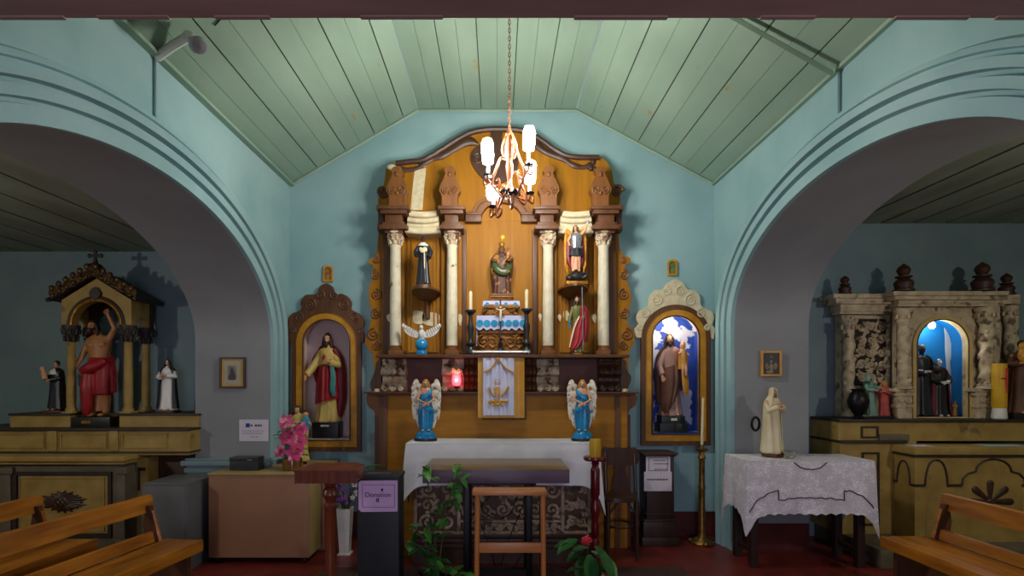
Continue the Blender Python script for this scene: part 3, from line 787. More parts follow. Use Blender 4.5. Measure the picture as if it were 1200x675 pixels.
b = B(); tube(b, [T((.235, -.045, 1.0)), T((.24, -.05, 1.05)), T((.25, -.055, 1.22))], [.006, .007, .002], 6); tube(b, [T((.2, -.05, 1.06)), T((.275, -.05, 1.06))], .005, 6)
obj('sword', b, M['silver'], t, local=True)
# apostle in green and red below it
Y = 4.89; loc = P(676, 415.3, 4.79); loc.y = Y; loc.x = PX(676, Y)
t = thing('apostle_statue', 'bearded saint statue in green robe and red cloak with staff on the upper shelf', 'statue', loc)
H = Hpx(346, 415, Y)
plinth(t, .17, .12, .02, M['black']); 
b = B(); box(b, -.05, .05, -.064, -.058, .004, .016); obj('nameplate', b, M['gold'], t, local=True)
pr = fig(t, H, M['green'], M['skin'], M['hair'], bh=.02, hs=1.15, beard=M['hair'], arms=[(-1, (-.17, -.03, .62), (-.2, -.09, .47), (0, -.4, -1)), (1, (.17, -.04, .64), (.13, -.13, .6), (0, -.3, 1))])
T, Fh = pr['T'], pr['F']
b = B()
g = []
for z, x0, x1, y in ((.64, .02, .2, -.12), (.58, -.03, .205, -.145), (.48, -.1, .21, -.155), (.36, -.15, .2, -.16), (.24, -.17, .17, -.165), (.13, -.2, .08, -.17), (.06, -.22, -.08, -.165)):
    g.append([T((x0+(x1-x0)*i/12, y+.06*((i/6-1)**2)+.012*math.sin(i*1.9), z-.03*i/12)) for i in range(13)])
sheet(b, g, .012*Fh); stube(b, [T((.1, -.05, .8)), T((.17, .0, .7)), T((.19, .02, .5)), T((.18, .03, .2))], [.03, .06, .07, .05]); obj('cloak', b, M['red'], t, local=True)
sash(t, T, Fh, [(.04, -.14, .63), (-.08, -.17, .45), (-.15, -.18, .27), (-.21, -.185, .08)], .02, M['ivory'], 'cloak_lining')
b = B(); tube(b, [T((.12, -.16, .02)), T((.115, -.155, .6)), T((.1, -.15, 1.13))], .011*Fh, 8); obj('staff', b, M['silver'], t, local=True)
b = B(); box(b, *[v for p in ((-.225, -.19), (-.15, -.1), (.42, .54)) for v in (p[0]*Fh, p[1]*Fh)]); bmesh.ops.translate(b, verts=b.verts, vec=(0, 0, .02)); obj('book', b, M['blue'], t, local=True)
# central Madonna
Y = 5.02; loc = P(588, 345.5, Y); loc.y = 5.055; loc.z = PZ(345.8, 4.92)
t = thing('mother_and_child_statue', 'dark gilded mother and child statue under a golden star in the central niche', 'statue', loc)
H = Hpx(283, 345, Y)
dk = mat('dark_gilded_robe', (88, 48, 38), (60, 36, 26), scale=14, rough=.6, bump=.15, c3=(170, 120, 40), scale3=16, lo3=.56, hi3=.62)
dg = mat('dark_green_gilt', (62, 84, 40), (44, 60, 30), scale=14, rough=.35, bump=.15, c3=(160, 124, 44), scale3=15, lo3=.6, hi3=.66)
bsk = mat('aged_statue_skin', (150, 98, 56), (124, 78, 42), scale=12, rough=.4, bump=.05)
plinth(t, .21, .15, .025, M['brown'])
pr = fig(t, H, dk, bsk, M['hair'], bh=.025, arms=[(-1, (-.18, -.04, .66), (-.12, -.15, .64), (.4, -1, .3)), (1, (.2, -.03, .7), (.14, -.15, .66), (0, -1, .5))], head=(0, -.012, .9), hs=1.1, amp=.07,
         prof=[(0, .19, .15), (.12, .175, .14), (.3, .17, .13), (.48, .17, .125), (.62, .165, .12), (.72, .16, .11), (.79, .12, .08), (.83, .055, .05), (.845, .045, .045)])
T, Fh = pr['T'], pr['F']
sash(t, T, Fh, [(-.15, -.1, .6), (-.1, -.15, .5), (.02, -.165, .42), (.12, -.15, .47), (.16, -.08, .58)], .075, dg, 'mantle', .5)
b = B(); stube(b, [T((-.1, .02, .82)), T((-.17, .02, .68)), T((-.175, .03, .5)), T((-.15, .04, .2))], [.03*Fh, .06*Fh, .05*Fh, .03*Fh]); stube(b, [T((.1, .02, .82)), T((.17, .02, .68)), T((.175, .03, .5)), T((.15, .04, .2))], [.03*Fh, .06*Fh, .05*Fh, .03*Fh]); obj('shawl', b, dk, t, local=True)
b = B(); ball(b, T((.13, -.14, .9)), (.035*Fh, .036*Fh, .042*Fh)); stube(b, [T((.13, -.13, .87)), T((.125, -.13, .77)), T((.11, -.14, .7))], [.025*Fh, .045*Fh, .05*Fh]); tube(b, [T((.1, -.15, .8)), T((.05, -.19, .82))], [.016*Fh, .012*Fh]); tube(b, [T((.11, -.16, .7)), T((.06, -.2, .64)), T((.06, -.2, .56))], [.024*Fh, .02*Fh, .014*Fh]); tube(b, [T((.15, -.15, .8)), T((.19, -.18, .78))], [.016*Fh, .01*Fh])
b = remesh(b, .006, 2); obj('child', b, bsk, t, local=True)
b = B(); c0 = T((0, -.005, .965)); lathe(b, [(.045*Fh, 0), (.05*Fh, .02*Fh), (.058*Fh, .06*Fh), (.04*Fh, .07*Fh), (.012*Fh, .1*Fh), (.004*Fh, .12*Fh)], c0, 16)
for i in range(6): ball(b, c0+V(.055*Fh*math.cos(i*PI/3), .055*Fh*math.sin(i*PI/3), .07*Fh), .011*Fh, 8, 6)
obj('crown', b, M['gold'], t, local=True)
b = B(); sx = c0+V(.02*Fh, 0, .19*Fh)
for i in range(8):
    a = i*PI/4; tube(b, [sx, sx+V(.05*Fh*math.cos(a), 0, .05*Fh*math.sin(a))], [.014*Fh, .002*Fh], 6)
ball(b, sx, (.026*Fh, .012*Fh, .026*Fh)); tube(b, [c0+V(0, 0, .11*Fh), sx], .004*Fh, 6); obj('star', b, mat('bright_gold', (250, 210, 60), (236, 190, 40), rough=.3, bump=0), t, local=True)
# carved throne with its cloths
Y = 4.92; loc = P(587.5, 409, Y); s = Y/F
t = thing('statue_throne', 'stepped gilded throne dressed with blue circle-patterned cloth under the mother and child statue', 'pedestal', (loc.x, 5.055, PZ(415.3, 4.79)+.001))
z0 = t.location.z
gd = mat('old_gilding', (156, 104, 34), (104, 64, 24), scale=22, rough=.4, metal=.35, bump=.5)
def bulge(xa, xb, ya, yb, dep, nm, parent=t):
    b = B(); w = (xb-xa)/2*s; z1 = PZ(ya, Y)-z0; z2 = max(0, PZ(yb, Y)-z0); h = z1-z2
    box(b, -w*.96, w*.96, -dep*.96, dep*.96, z2, z2+h*.16, .004); box(b, -w, w, -dep, dep, z1-h*.16, z1, .004); box(b, -w*.84, w*.84, -dep*.84, dep*.84, z2, z1, .01)
    for i in range(5):
        x = -w*.8+w*1.6*i/4
        spiral(b, V(x, -dep*.87, (z1+z2)/2), h*.3, a0=PI/2, sgn=(-1)**i, w=.010, n=14)
        ball(b, (x, -dep*.84, z2+h*.25), (.02, .014, .016), 8, 6)
    return obj(nm, b, gd, parent, local=True)
bulge(561, 614, 386, 414, .13, 'lower_tier'); bulge(567, 608, 356, 386, .11, 'middle_tier'); bulge(571, 601, 345.8, 357, .09, 'top_tier')
cl = mat('blue_cloth', (196, 196, 226), (180, 186, 222), scale=8, rough=.8, bump=.05)
cb = mat('cyan_discs', (26, 150, 190), (20, 124, 170), scale=8, rough=.7, bump=.05)
def frill(xa, xb, ya, yb, dep, n, nm, disc):
    b = B(); w = (xb-xa)/2*s; z1 = PZ(ya, Y)-z0+.004; L = (yb-ya)*s
    per = [(-w, .9*dep)]+[(-w, -dep)]+[(w, -dep)]+[(w, .9*dep)]
    pts = []
    for (x0, y0), (x1, y1) in zip(per, per[1:]):
        m = 20
        for i in range(m): pts.append((x0+(x1-x0)*i/m, y0+(y1-y0)*i/m))
    pts.append(per[-1]); cum = [0]
    for a, c in zip(pts, pts[1:]): cum.append(cum[-1]+math.hypot(c[0]-a[0], c[1]-a[1]))
    wl = 2*w/n
    g = []
    for k in range(5):
        row = []
        for (x, y), u in zip(pts, cum):
            sc = abs(math.sin(PI*(u-cum[20])/wl)); side = 1.0 if y > -dep*.98 else 0
            row.append(V(x*(1+.03*k/4), y*(1+.05*k/4)-.001, z1-L*k/4*(.78+.22*sc)))
        g.append(row)
    sheet(b, g, .003)
    box(b, -w, w, -dep, dep, z1-.003, z1+.001)
    o = obj(nm, b, cl, t, local=True)
    if disc:
        for i in range(n):
            k = B(); x = -w+wl*(i+.5); lathe(k, [(.0, 0), (disc, 0), (disc, .004), (0, .004)], n=18)
            bmesh.ops.transform(k, matrix=Matrix.Translation((x*1.02, -dep*1.05-.002, z1-L*.52)) @ Matrix.Rotation(PI/2, 4, 'X'), verts=k.verts)
            obj('printed_disc', k, cb, o, local=True)
frill(558.5, 616, 370.5, 388, .14, 7, 'lower_cloth', .031)
frill(566, 609, 352.5, 360, .1, 4, 'upper_cloth', .016)
for sd in (-1, 1):
    b = B(); w = 28*s
    g = [[V(sd*(w+.006*math.sin(i*2)+.01*k/6), -.13+.07*i/5, PZ(372, Y)-z0-k*.26/6*(1-.1*(i-2.5)**2/6)) for i in range(6)] for k in range(7)]
    sheet(b, g, .003); obj('cloth_tail', b, cl, t, local=True)
# slim crucifix in front
Y = 4.855; loc = V(PX(586.5, Y), 4.862, PZ(415.3, 4.79)+.001)
t = thing('altar_cross', 'slender dark altar crucifix with pale figure in front of the gilded throne', 'crucifix', loc)
h = PZ(350, Y)-loc.z
b = B(); lathe(b, [(.055, 0), (.055, .012), (.04, .02), (.042, .035), (.02, .05), (.014, .07), (.024, .09), (.012, .11), (.009, .16)], n=20, sy=.5); obj('foot', b, M['iron'], t, local=True)
b = B(); box(b, -.007, .007, -.006, .006, .15, h); box(b, -.045, .045, -.006, .006, h-.1, h-.086); obj('cross', b, M['dbrown'], t, local=True)
b = B(); tube(b, [V(0, -.012, h-.2), V(.003, -.014, h-.14), V(0, -.013, h-.1)], [.006, .01, .011]); ball(b, (0, -.016, h-.08), .011, 8, 6); tube(b, [V(-.042, -.01, h-.088), V(-.012, -.012, h-.1), V(.012, -.012, h-.1), V(.042, -.01, h-.088)], .005, 6); obj('corpus', b, M['ivory'], t, local=True)
# black candlesticks with candles
Yk = 4.81; zb = PZ(415.3, 4.79)+.001
def candlestick(cx, yt, yl, label):
    t = thing('candlestick', label, 'candlestick', (PX(cx, Yk), Yk+.05, zb), group='black candlesticks beside the throne')
    h = PZ(yl, Yk+.05)-zb
    b = B(); lathe(b, [(.05, 0), (.052, .012), (.045, .02), (.046, .035), (.034, .05), (.03, .07), (.04, .085), (.042, .1), (.024, .12), (.02, .16), (.03, h*.56), (.034, h*.62), (.02, h*.7), (.017, h*.88), (.036, h*.93), (.05, h*.96), (.05, h), (.012, h)], n=22)
    for i in range(3):
        a = -PI/2+i*2*PI/3; ball(b, (.045*math.cos(a), .045*math.sin(a), .014), (.018, .018, .014), 8, 6)
    obj('stand', b, M['black'], t, local=True)
    b = B(); hh = PZ(yt, Yk+.05)-zb; lathe(b, [(.016, h-.005), (.016, hh-.01), (.012, hh), (.003, hh)], n=16); tube(b, [V(0, 0, hh-.002), V(.002, 0, hh+.012)], .0018, 5); obj('candle', b, M['ivory'], t, local=True)
candlestick(551, 341.5, 363.5, 'black candlestick with white candle left of the gilded throne')
candlestick(617.5, 339.5, 362, 'black candlestick with white candle right of the gilded throne')
# veil on a rod in front of the tabernacle
Yv = 4.82
t = thing('tabernacle_veil', 'white satin tabernacle veil with gold border and chalice hanging from a silver rod', 'veil', (PX(587, Yv), Yv, PZ(490, Yv)))
b = B(); q = [P(554.5, 412.6, Yv-.01), P(619.5, 412.6, Yv-.01)]; tube(b, q, .013, 12)
for p in q: ball(b, p, .018, 10, 8)
obj('rod', b, mat('rod_metal', (214, 210, 206), (196, 192, 190), rough=.3, metal=.6, bump=0), t)
def rip(x): return .006*math.sin((x-560)*.62)+.003*math.sin((x-560)*1.3+1)
gb = mat('gold_satin', (206, 150, 18), (186, 130, 12), scale=6, rough=.4, bump=.05)
st = mat('white_satin', (222, 222, 244), (198, 202, 232), scale=5, rough=.42, bump=.05)
b = B(); sheet(b, [[P(x, y, Yv)+V(0, rip(x)*.5, 0) for x in [560+54.5*i/24 for i in range(25)]] for y in (415, 440, 465, 489.5)], .006); obj('gold_border', b, gb, t)
b = B(); sheet(b, [[P(x, y, Yv-.017)+V(0, rip(x)*1.6+.002*math.sin(y*.3), 0) for x in [566.2+36*i/40 for i in range(41)]] for y in [419.5+67*j/14 for j in range(15)]], .004); obj('satin_panel', b, st, t)
em = lambda pts, r: [stube(b, [P(x, y, Yv-.032) for x, y in pts], r, 5, 6)]
b = B()
em([(567, 436), (574, 433), (580, 426), (583, 420), (587, 425), (593, 432), (602, 437)], .009); obj('gold_swag', b, gb, t)
b = B()
k = B(); prism(k, [(PX(x, Yv), PZ(y, Yv)) for x, y in [(578.5, 454), (588, 454), (587, 459), (584.5, 462), (584, 467), (587, 470), (579, 470), (582.5, 467), (582, 462), (579.5, 459)]], Yv-.034, Yv-.02); join(b, k)
em([(573, 454), (576, 461), (580, 465)], .010); em([(596, 453), (592, 460), (587, 465)], .010)
em([(572, 472), (577, 470), (583, 474), (589, 470), (595, 471)], .014); em([(576, 476), (583, 474), (590, 476)], .010)
obj('chalice_embroidery', b, gb, t)
b = B(); tube(b, [P(583+3*math.cos(i*PI/8), 447.5+3*math.sin(i*PI/8), Yv-.03) for i in range(17)], .004, 6); obj('host_embroidery', b, M['goldpaint'], t)
# sanctuary lamp
Y = 4.93; loc = P(535, 459.3, Y)
t = thing('sanctuary_lamp', 'glowing red sanctuary lamp on the counter beside the tabernacle', 'lamp', loc)
b = B(); lathe(b, [(.03, 0), (.032, .008), (.012, .016), (.01, .03), (.028, .045), (.032, .055)], n=20); obj('brass_foot', b, M['brass'], t, local=True)
b = B(); lathe(b, [(.026, .05), (.038, .07), (.042, .1), (.038, .14), (.034, .16), (.03, .16), (.03, .06)], n=22); obj('red_glass', b, emit('red_glow', (1, .02, .05), 2.2), t, local=True)
b = B(); ball(b, (0, -.02, .105), (.016, .026, .02), 10, 8); obj('flame', b, emit('lamp_flame', (1, .6, .4), 14), t, local=True)
for cx, nm in ((442, 'left'), (732, 'right')):
    b = B(); p = P(cx, 459.3, 5.0); lathe(b, [(.028, 0), (.03, .004), (.027, .028), (.022, .03), (.02, .024), (.001, .024)], p, 16)
    tag(obj('tealight', b, M['ivory']), 'small white tealight at the %s end of the altarpiece counter' % nm, 'candle')

# ------------------------------------------------------------------ wall niches
def wall_niche(side, label, px, frame_m, crest, crest_m, inner_m, panelpts):
    xc, hw, zs, rise, zb = NICHE[side]
    t = thing('statue_niche', label, 'niche', (xc, YW, zb))
    b = B(); lft = arch_pts(xc, hw+NX-.001, zs, rise+NX-.001, zb+.001, 24)
    Yi = YW+.27
    o2 = arch_pts(xc, hw+.0, zs, rise, zb, 24)
    fr = [bm_ for bm_ in ()]
    prism(b, lft, Yi, Yi+.02); n = len(lft)
    va = [V(x, YW+.005, z) for x, z in lft]; vb = [V(x, Yi, z) for x, z in lft]; vo = [V(xc+(x-xc)*.985, YW+.005, zs+(z-zs)*.985) for x, z in lft]; vi = [V(xc+(x-xc)*.985, Yi, zs+(z-zs)*.985) for x, z in lft]
    loft(b, [va, vb, vi, vo, va], closed=True, cap=False)
    obj('lining', b, inner_m, t)
    for nm, g0, g1, yf, mm in (('outer_frame', 12.5, 7.5, .05, frame_m[0]), ('gilt_frame', 8.2, -.6, .035, frame_m[1])):
        s = YW/F; b = B()
        e0, e1 = g0*s, g1*s
        bot0 = zb-(e0 if nm == 'outer_frame' else e0*.9); 
        prism(b, arch_pts(xc, hw+e0, zs, rise+e0, bot0, 28), YW-yf, YW, [arch_pts(xc, hw+e1, zs, rise+e1, zb-e1, 28)[::-1]])
        obj(nm, b, mm, t, smooth=30)
    b = B(); s = YW/F
    e = .6*s; q = arch_pts(xc, hw-.004, zs, rise-.004, zb+.004, 28); tube(b, [V(x, YW-.036, z) for x, z in q]+[V(q[0][0], YW-.036, q[0][1])], .008, 6); obj('inner_bead', b, frame_m[2], t)
    b = B(); hl = arch_pts(xc, hw+12*s, zs, rise+12*s, zs-.3, 28)
    up = smooth2(crest, 3)
    inner = [((xc+(hw+12*s)*math.cos(PI*i/24)), zs+(rise+12*s)*math.sin(PI*i/24)) for i in range(25)]
    cr = [(PX(x, YW), PZ(y, YW)) for x, y in up]
    prism(b, cr+inner, YW-.045, YW)
    xm = sum(x for x, y in crest)/len(crest)
    for s_ in (-1, 1):
        for dx, yy, r_ in panelpts: spiral(b, P(xm+s_*dx, yy, YW-.045), r_, a0=PI/2, sgn=s_, w=.011, n=18)
    obj('crest', b, crest_m, t, smooth=30)
    return t
wn = wall_niche('left', 'arched niche with brown and gold frame and carved brown crest left of the altarpiece', 384,
    (M['brown'], M['goldpaint'], M['brown']),
    [(339, 402), (338, 392), (341, 388), (339, 378), (343, 369), (350, 366), (355, 362), (354, 355), (359, 347), (366, 346), (373, 345), (376, 337), (384, 333), (391, 337), (394, 346), (401, 345), (408, 348), (413, 355), (412, 362), (418, 366), (424, 370), (428, 378), (426, 388), (428, 393), (427, 402)],
    M['brown'], mat('mauve_niche_lining', (226, 206, 200), (212, 192, 186), scale=3, rough=.8, bump=.1), ((20, 357, .06), (33, 372, .045), (8, 346, .045), (40, 388, .03)))
wnr = wall_niche('right', 'lit arched niche with gold frame, cream crest and flaking blue interior', 790.5,
    (M['brown'], M['goldpaint'], M['dbrown']),
    [(744, 396), (742, 386), (747, 381), (744, 374), (747, 366), (754, 362), (759, 358), (760, 349), (766, 341), (775, 340), (781, 332), (790, 328), (798, 332), (804, 340), (812, 341), (818, 348), (819, 358), (825, 362), (832, 366), (835, 374), (832, 381), (836, 386), (834, 398)],
    M['plaster'], mat('flaking_blue', (30, 62, 150), (40, 80, 170), scale=6, rough=.7, bump=.3, c3=(206, 208, 216), scale3=4.5, lo3=.53, hi3=.55), ((20, 352, .06), (33, 367, .045), (8, 341, .045), (40, 384, .03)))

Y = YW+.12; loc = P(384, 512, Y)
loc.z = NICHE['left'][4]+.006
t = thing('red_cloaked_statue', 'long-haired bearded statue in yellow robe and red cloak in the left wall niche', 'statue', loc)
H = Hpx(388.5, 512, Y)
plinth(t, .32, .19, .165, M['black'])
b = B(); box(b, -.05, .05, -.104, -.099, .125, .143); obj('nameplate', b, M['white'], t, local=True)
pr = fig(t, H, M['yellow_robe'], M['skin'], M['hair'], bh=.165, hs=1.12, beard=M['hair'], arms=[(-1, (-.18, -.05, .62), (-.27, -.13, .5), (-.3, -.6, -.7)), (1, (.17, -.05, .64), (.05, -.15, .68), (-.8, -.1, .5))], amp=.06)
T, Fh = pr['T'], pr['F']
b = B(); g = []
for z, hw_, y in ((.66, .12, -.1), (.6, .14, -.135), (.5, .155, -.14), (.4, .16, -.15), (.3, .165, -.155), (.2, .17, -.16)):
    g.append([T((-hw_+2*hw_*i/16, y+.13*(i/8-1)**2+.01*math.sin(i*1.7), z+(.07*(i/16) if z < .35 else -.03*(i/16)))) for i in range(17)])
sheet(b, g, .014*Fh); obj('front_drape', b, M['red'], t, local=True)
b = B(); stube(b, [T((.1, -.04, .82)), T((.16, .02, .7)), T((.185, .03, .5)), T((.175, .04, .25)), T((.14, .04, .06))], [.03*Fh, .06*Fh, .07*Fh, .075*Fh, .05*Fh], 5, 12); stube(b, [T((-.08, 0, .84)), T((-.14, .03, .75)), T((-.18, .0, .66)), T((-.17, .05, .45))], [.03*Fh, .045*Fh, .05*Fh, .02*Fh], 5, 12); ball(b, T((0, .05, .82)), (.12*Fh, .05*Fh, .05*Fh)); obj('cloak', b, M['crimson'], t, local=True)
sash(t, T, Fh, [(.1, -.13, .62), (.13, -.15, .5), (.12, -.15, .36), (.15, -.14, .3)], .04, M['teal'], 'teal_lining')
b = B(); ball(b, T((-.01, -.115, .72)), (.026*Fh, .014*Fh, .03*Fh), 12, 8); tube(b, [T((-.01, -.12, .735)), T((-.01, -.122, .765))], [.012*Fh, .003*Fh], 8); obj('heart', b, M['red'], t, local=True)

Y = YW+.125; loc = P(786, 508, Y); loc.z = NICHE['right'][4]+.006
t = thing('bearded_saint_statue', 'bearded saint statue in brown cloak holding a child in the lit blue niche', 'statue', loc)
H = Hpx(391, 507.5, Y)
dgb = mat('dark_green_base', (34, 44, 40), (24, 32, 30), rough=.4)
plinth(t, .33, .22, .1, dgb); plinth(t, .28, .19, .07, dgb, .1, 'upper_base')
b = B(); box(b, -.03, .04, -.1, -.095, .125, .15); obj('nameplate', b, M['white'], t, local=True)
pale = mat('pale_mauve_robe', (176, 140, 128), (156, 120, 110), scale=7, rough=.5, bump=.06)
pr = fig(t, H, pale, M['skin'], M['hair'], bh=.17, hs=1.12, beard=M['hair'], arms=[(-1, (-.18, -.03, .6), (-.15, -.1, .46), (0, -.4, -1)), (1, (.19, -.05, .64), (.13, -.17, .62), (-.8, -.5, .3))], head=(-.03, -.02, .92))
T, Fh = pr['T'], pr['F']
b = B(); g = []
for z, x0, x1, y in ((.62, -.14, .15, -.11), (.54, -.165, .16, -.14), (.44, -.17, .16, -.155), (.34, -.17, .13, -.16), (.24, -.165, .09, -.165), (.14, -.16, .04, -.17), (.07, -.14, -.05, -.165)):
    g.append([T((x0+(x1-x0)*i/14, y+.11*(i/7-1)**2+.012*math.sin(i*1.8), z-.05+.07*(i/14))) for i in range(15)])
sheet(b, g, .014*Fh); stube(b, [T((-.1, 0, .82)), T((-.17, .02, .68)), T((-.18, .03, .45)), T((-.16, .02, .15))], [.03*Fh, .05*Fh, .06*Fh, .05*Fh], 5, 12); obj('cloak', b, M['brownrobe'], t, local=True)
sash(t, T, Fh, [(.14, -.14, .56), (.16, -.15, .4), (.17, -.14, .26)], .05, M['goldpaint'], 'gold_lining')
b = B(); ball(b, T((.13, -.13, .84)), (.042*Fh, .044*Fh, .05*Fh)); stube(b, [T((.13, -.12, .8)), T((.135, -.13, .71)), T((.13, -.14, .63))], [.03*Fh, .05*Fh, .055*Fh]); tube(b, [T((.1, -.14, .76)), T((.05, -.18, .74))], [.02*Fh, .014*Fh]); tube(b, [T((.17, -.14, .76)), T((.21, -.17, .72))], [.02*Fh, .014*Fh]); 
for s_ in (0, 1): tube(b, [T((.11+.04*s_, -.17, .63)), T((.1+.05*s_, -.21, .56)), T((.1+.05*s_, -.2, .48))], [.028*Fh, .022*Fh, .014*Fh])
b = remesh(b, .007, 2); ch = obj('child', b, M['skin'], t, local=True)
b = B(); loft(b, [ering(T((.132, -.135, z)), rx*Fh, ry*Fh, 20, .05, 7) for z, rx, ry in ((.56, .072, .07), (.64, .066, .066), (.72, .06, .06), (.78, .045, .045))]); obj('child_tunic', b, M['goldpaint'], ch, local=True)
# bulb at the crown of the lit niche
xc, hw, zs, rise, zb = NICHE['right']
t = thing('niche_bulb', 'bright bare bulb glowing at the crown of the blue wall niche', 'bulb', (PX(787, YW+.06), YW+.07, zs+rise-.012))
b = B(); ball(b, (0, 0, -.055), (.03, .03, .034), 16, 12); obj('glass', b, emit('niche_bulb_glow', (1, .9, .72), 75), t, local=True)
b = B(); lathe(b, [(.016, -.03), (.018, .005), (.001, .006)], n=16); obj('socket', b, M['white'], t, local=True)
# little plaques above the niches
for cx, ya, yb, nm in ((384.8, 311, 330.5, 'left'), (787.5, 304, 323.5, 'right')):
    t = thing('wall_plaque', 'tiny arched gilt plaque with a painted scene above the %s niche' % ('brown-crested' if nm == 'left' else 'cream-crested'), 'plaque', P(cx, yb, YW))
    x0, x1 = PX(cx-5.6, YW), PX(cx+5.6, YW); z0, z1 = PZ(yb, YW), PZ(ya, YW)
    o_ = arch_pts((x0+x1)/2, (x1-x0)/2, z1-.04, .04, z0, 10); i_ = arch_pts((x0+x1)/2, (x1-x0)/2-.014, z1-.05, .03, z0+.02, 10)
    b = B(); prism(b, o_, YW-.02, YW, [i_[::-1]]); obj('frame', b, M['goldpaint'], t)
    b = B(); prism(b, i_, YW-.006, YW); obj('picture', b, mat('plaque_picture_'+nm, (190, 130, 50) if nm == 'left' else (120, 150, 80), (90, 60, 30) if nm == 'left' else (60, 90, 50), scale=26, rough=.5, bump=0), t)

for o_ in C.objects:
    k_ = {'red_cloaked_statue': (.8, .92, 1), 'bearded_saint_statue': (.82, .92, 1), 'apostle_statue': (.72, .85, 1), 'saint_statue': (.88, .95, 1)}.get(o_.name)
    if k_: o_.scale = k_
# ------------------------------------------------------------------ draped cloths
def draped(x0, x1, y0, y1, z, Lf, Ll, Lr, Lb, corner, wave=.018, flare=.05, scallop=0, seg=36, rows=10, th=.004, cfall=.1):
    "a rectangular cloth over a table top; L* = hanging lengths, corner = extra fall at the corners"
    per = []
    sides = [((x0, y1), (x0, y0), (-1, 0), Ll), ((x0, y0), (x1, y0), (0, -1), Lf), ((x1, y0), (x1, y1), (1, 0), Lr), ((x1, y1), (x0, y1), (0, 1), Lb)]
    for k, (a, c, n, L) in enumerate(sides):
        nn = sides[(k+1) % 4][2]; Ln = sides[(k+1) % 4][3]; lp = sides[k-1][3]
        for i in range(seg):
            t = i/seg
            e = .07
            p = Vector((a[0]+(c[0]-a[0])*t, a[1]+(c[1]-a[1])*t)); nv = Vector(n); w = 0
            dl = math.hypot(c[0]-a[0], c[1]-a[1])
            d0, d1 = t*dl, (1-t)*dl
            pn = sides[k-1][2]
            if d0 < .09: w = .5*(1-d0/.09); nv = (nv*(1-w)+Vector(pn)*w)
            if d1 < .09: w = .5*(1-d1/.09); nv = (nv*(1-w)+Vector(nn)*w)
            cf0 = math.exp(-(d0/cfall)**1.3); cf1 = math.exp(-(d1/cfall)**1.3)
            Lh = L+cf0*(corner+max(0, lp-L)*.6)+cf1*(corner+max(0, Ln-L)*.6)
            per.append((p, nv, Lh, max(cf0, cf1), (k*1.7+t*dl)))
    g = []
    for r in range(rows+1):
        f = r/rows; row = []
        for (p, nv, L, cf, u) in per:
            ll = L-(scallop*abs(math.sin(u*38)) if scallop else 0)
            o = f*(flare+flare*1.2*cf)+wave*f*(math.sin(u*17+1)+.6*math.sin(u*29))*(1 if cf < .5 else .5)
            o = o*.8+.006*min(1, f*8)
            row.append(Vector((p.x+nv.x*o, p.y+nv.y*o, z+.004-ll*f+(.006*0))))
        row.append(row[0].copy()); g.append(row)
    b = B()
    sheet(b, g, th)
    bmesh.ops.remove_doubles(b, verts=b.verts, dist=.0003)
    box(b, x0-.002, x1+.002, y0-.002, y1+.002, z+.001, z+.006)
    return b, g
# ------------------------------------------------------------------ high altar
AX0, AX1, AY0, AY1, AZ = -.755, .835, 4.5, 4.93, .985
t = thing('high_altar', 'stone-grey carved altar block under the white linen in the middle of the chancel', 'altar', (.04, 4.6, 0))
stone = mat('carved_grey_stone', (196, 174, 146), (150, 128, 106), scale=14, rough=.7, bump=.4, c3=(96, 78, 64), scale3=9, lo3=.55, hi3=.65)
b = B(); box(b, AX0+.03, AX1-.03, AY0+.03, AY1, AZ-.05, AZ, .004); obj('mensa_slab', b, M['brown'], t)
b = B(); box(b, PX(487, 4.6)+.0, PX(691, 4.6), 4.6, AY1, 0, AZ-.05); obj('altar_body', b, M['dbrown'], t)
Ya = 4.58
def relief_panel(x0, x1, z0, z1, y, cols, rws, seed, bm, w=.012):
    rr = random.Random(seed)
    dx, dz = (x1-x0)/cols, (z1-z0)/rws
    for i in range(cols):
        for j in range(rws):
            r = min(dx, dz)*.48; s = 1 if (i+j) % 2 else -1
            cx, cz = x0+dx*(i+.5), z0+dz*(j+.5)
            spiral(bm, V(cx, y, cz), r, turns=1.3, a0=rr.uniform(0, 6), sgn=s, w=w, n=16)
            for k in range(3):
                a = rr.uniform(0, 6.28)
                p = V(cx+r*.9*math.cos(a), y, cz+r*.9*math.sin(a))
                q = p+V(dx*.4*math.cos(a+.8*s), -.004, dz*.4*math.sin(a+.8*s))
                stube(bm, [p, p.lerp(q, .5)+V(.01, -.008, .01*s), q], [w*.9, w*1.1, w*.3], 3, 6)
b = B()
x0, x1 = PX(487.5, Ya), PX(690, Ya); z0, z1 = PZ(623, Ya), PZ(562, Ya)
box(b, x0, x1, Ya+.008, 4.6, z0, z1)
obj('front_slab', b, M['brown'], t)  # brown backing darkens the gaps between carvings, shade put into the colour
xs = [x0, PX(538, Ya), PX(659, Ya), x1]; zm = PZ(610, Ya)
for i, (xa, xb) in enumerate(zip(xs, xs[1:])):
    b = B(); relief_panel(xa+.02, xb-.02, zm+.015 if i == 1 else z0+.02, z1-.01, Ya-.012, 6 if i == 1 else 2, 2 if i == 1 else 3, i+5, b, .0165)
    obj('carved_panel', b, stone, t)
b = B(); relief_panel(xs[1]+.02, xs[2]-.02, z0+.01, zm-.012, Ya-.01, 9, 1, 31, b, .013); obj('carved_frieze', b, stone, t)
b = B()
for xx in xs: box(b, xx-.014, xx+.014, Ya-.032, Ya+.005, z0, z1, .003)
box(b, xs[1], xs[2], Ya-.03, Ya+.005, zm-.01, zm+.01, .003); box(b, x0, x1, Ya-.02, Ya+.005, z0-.015, z0+.01, .003)
obj('panel_frame', b, stone, t)
b = B()
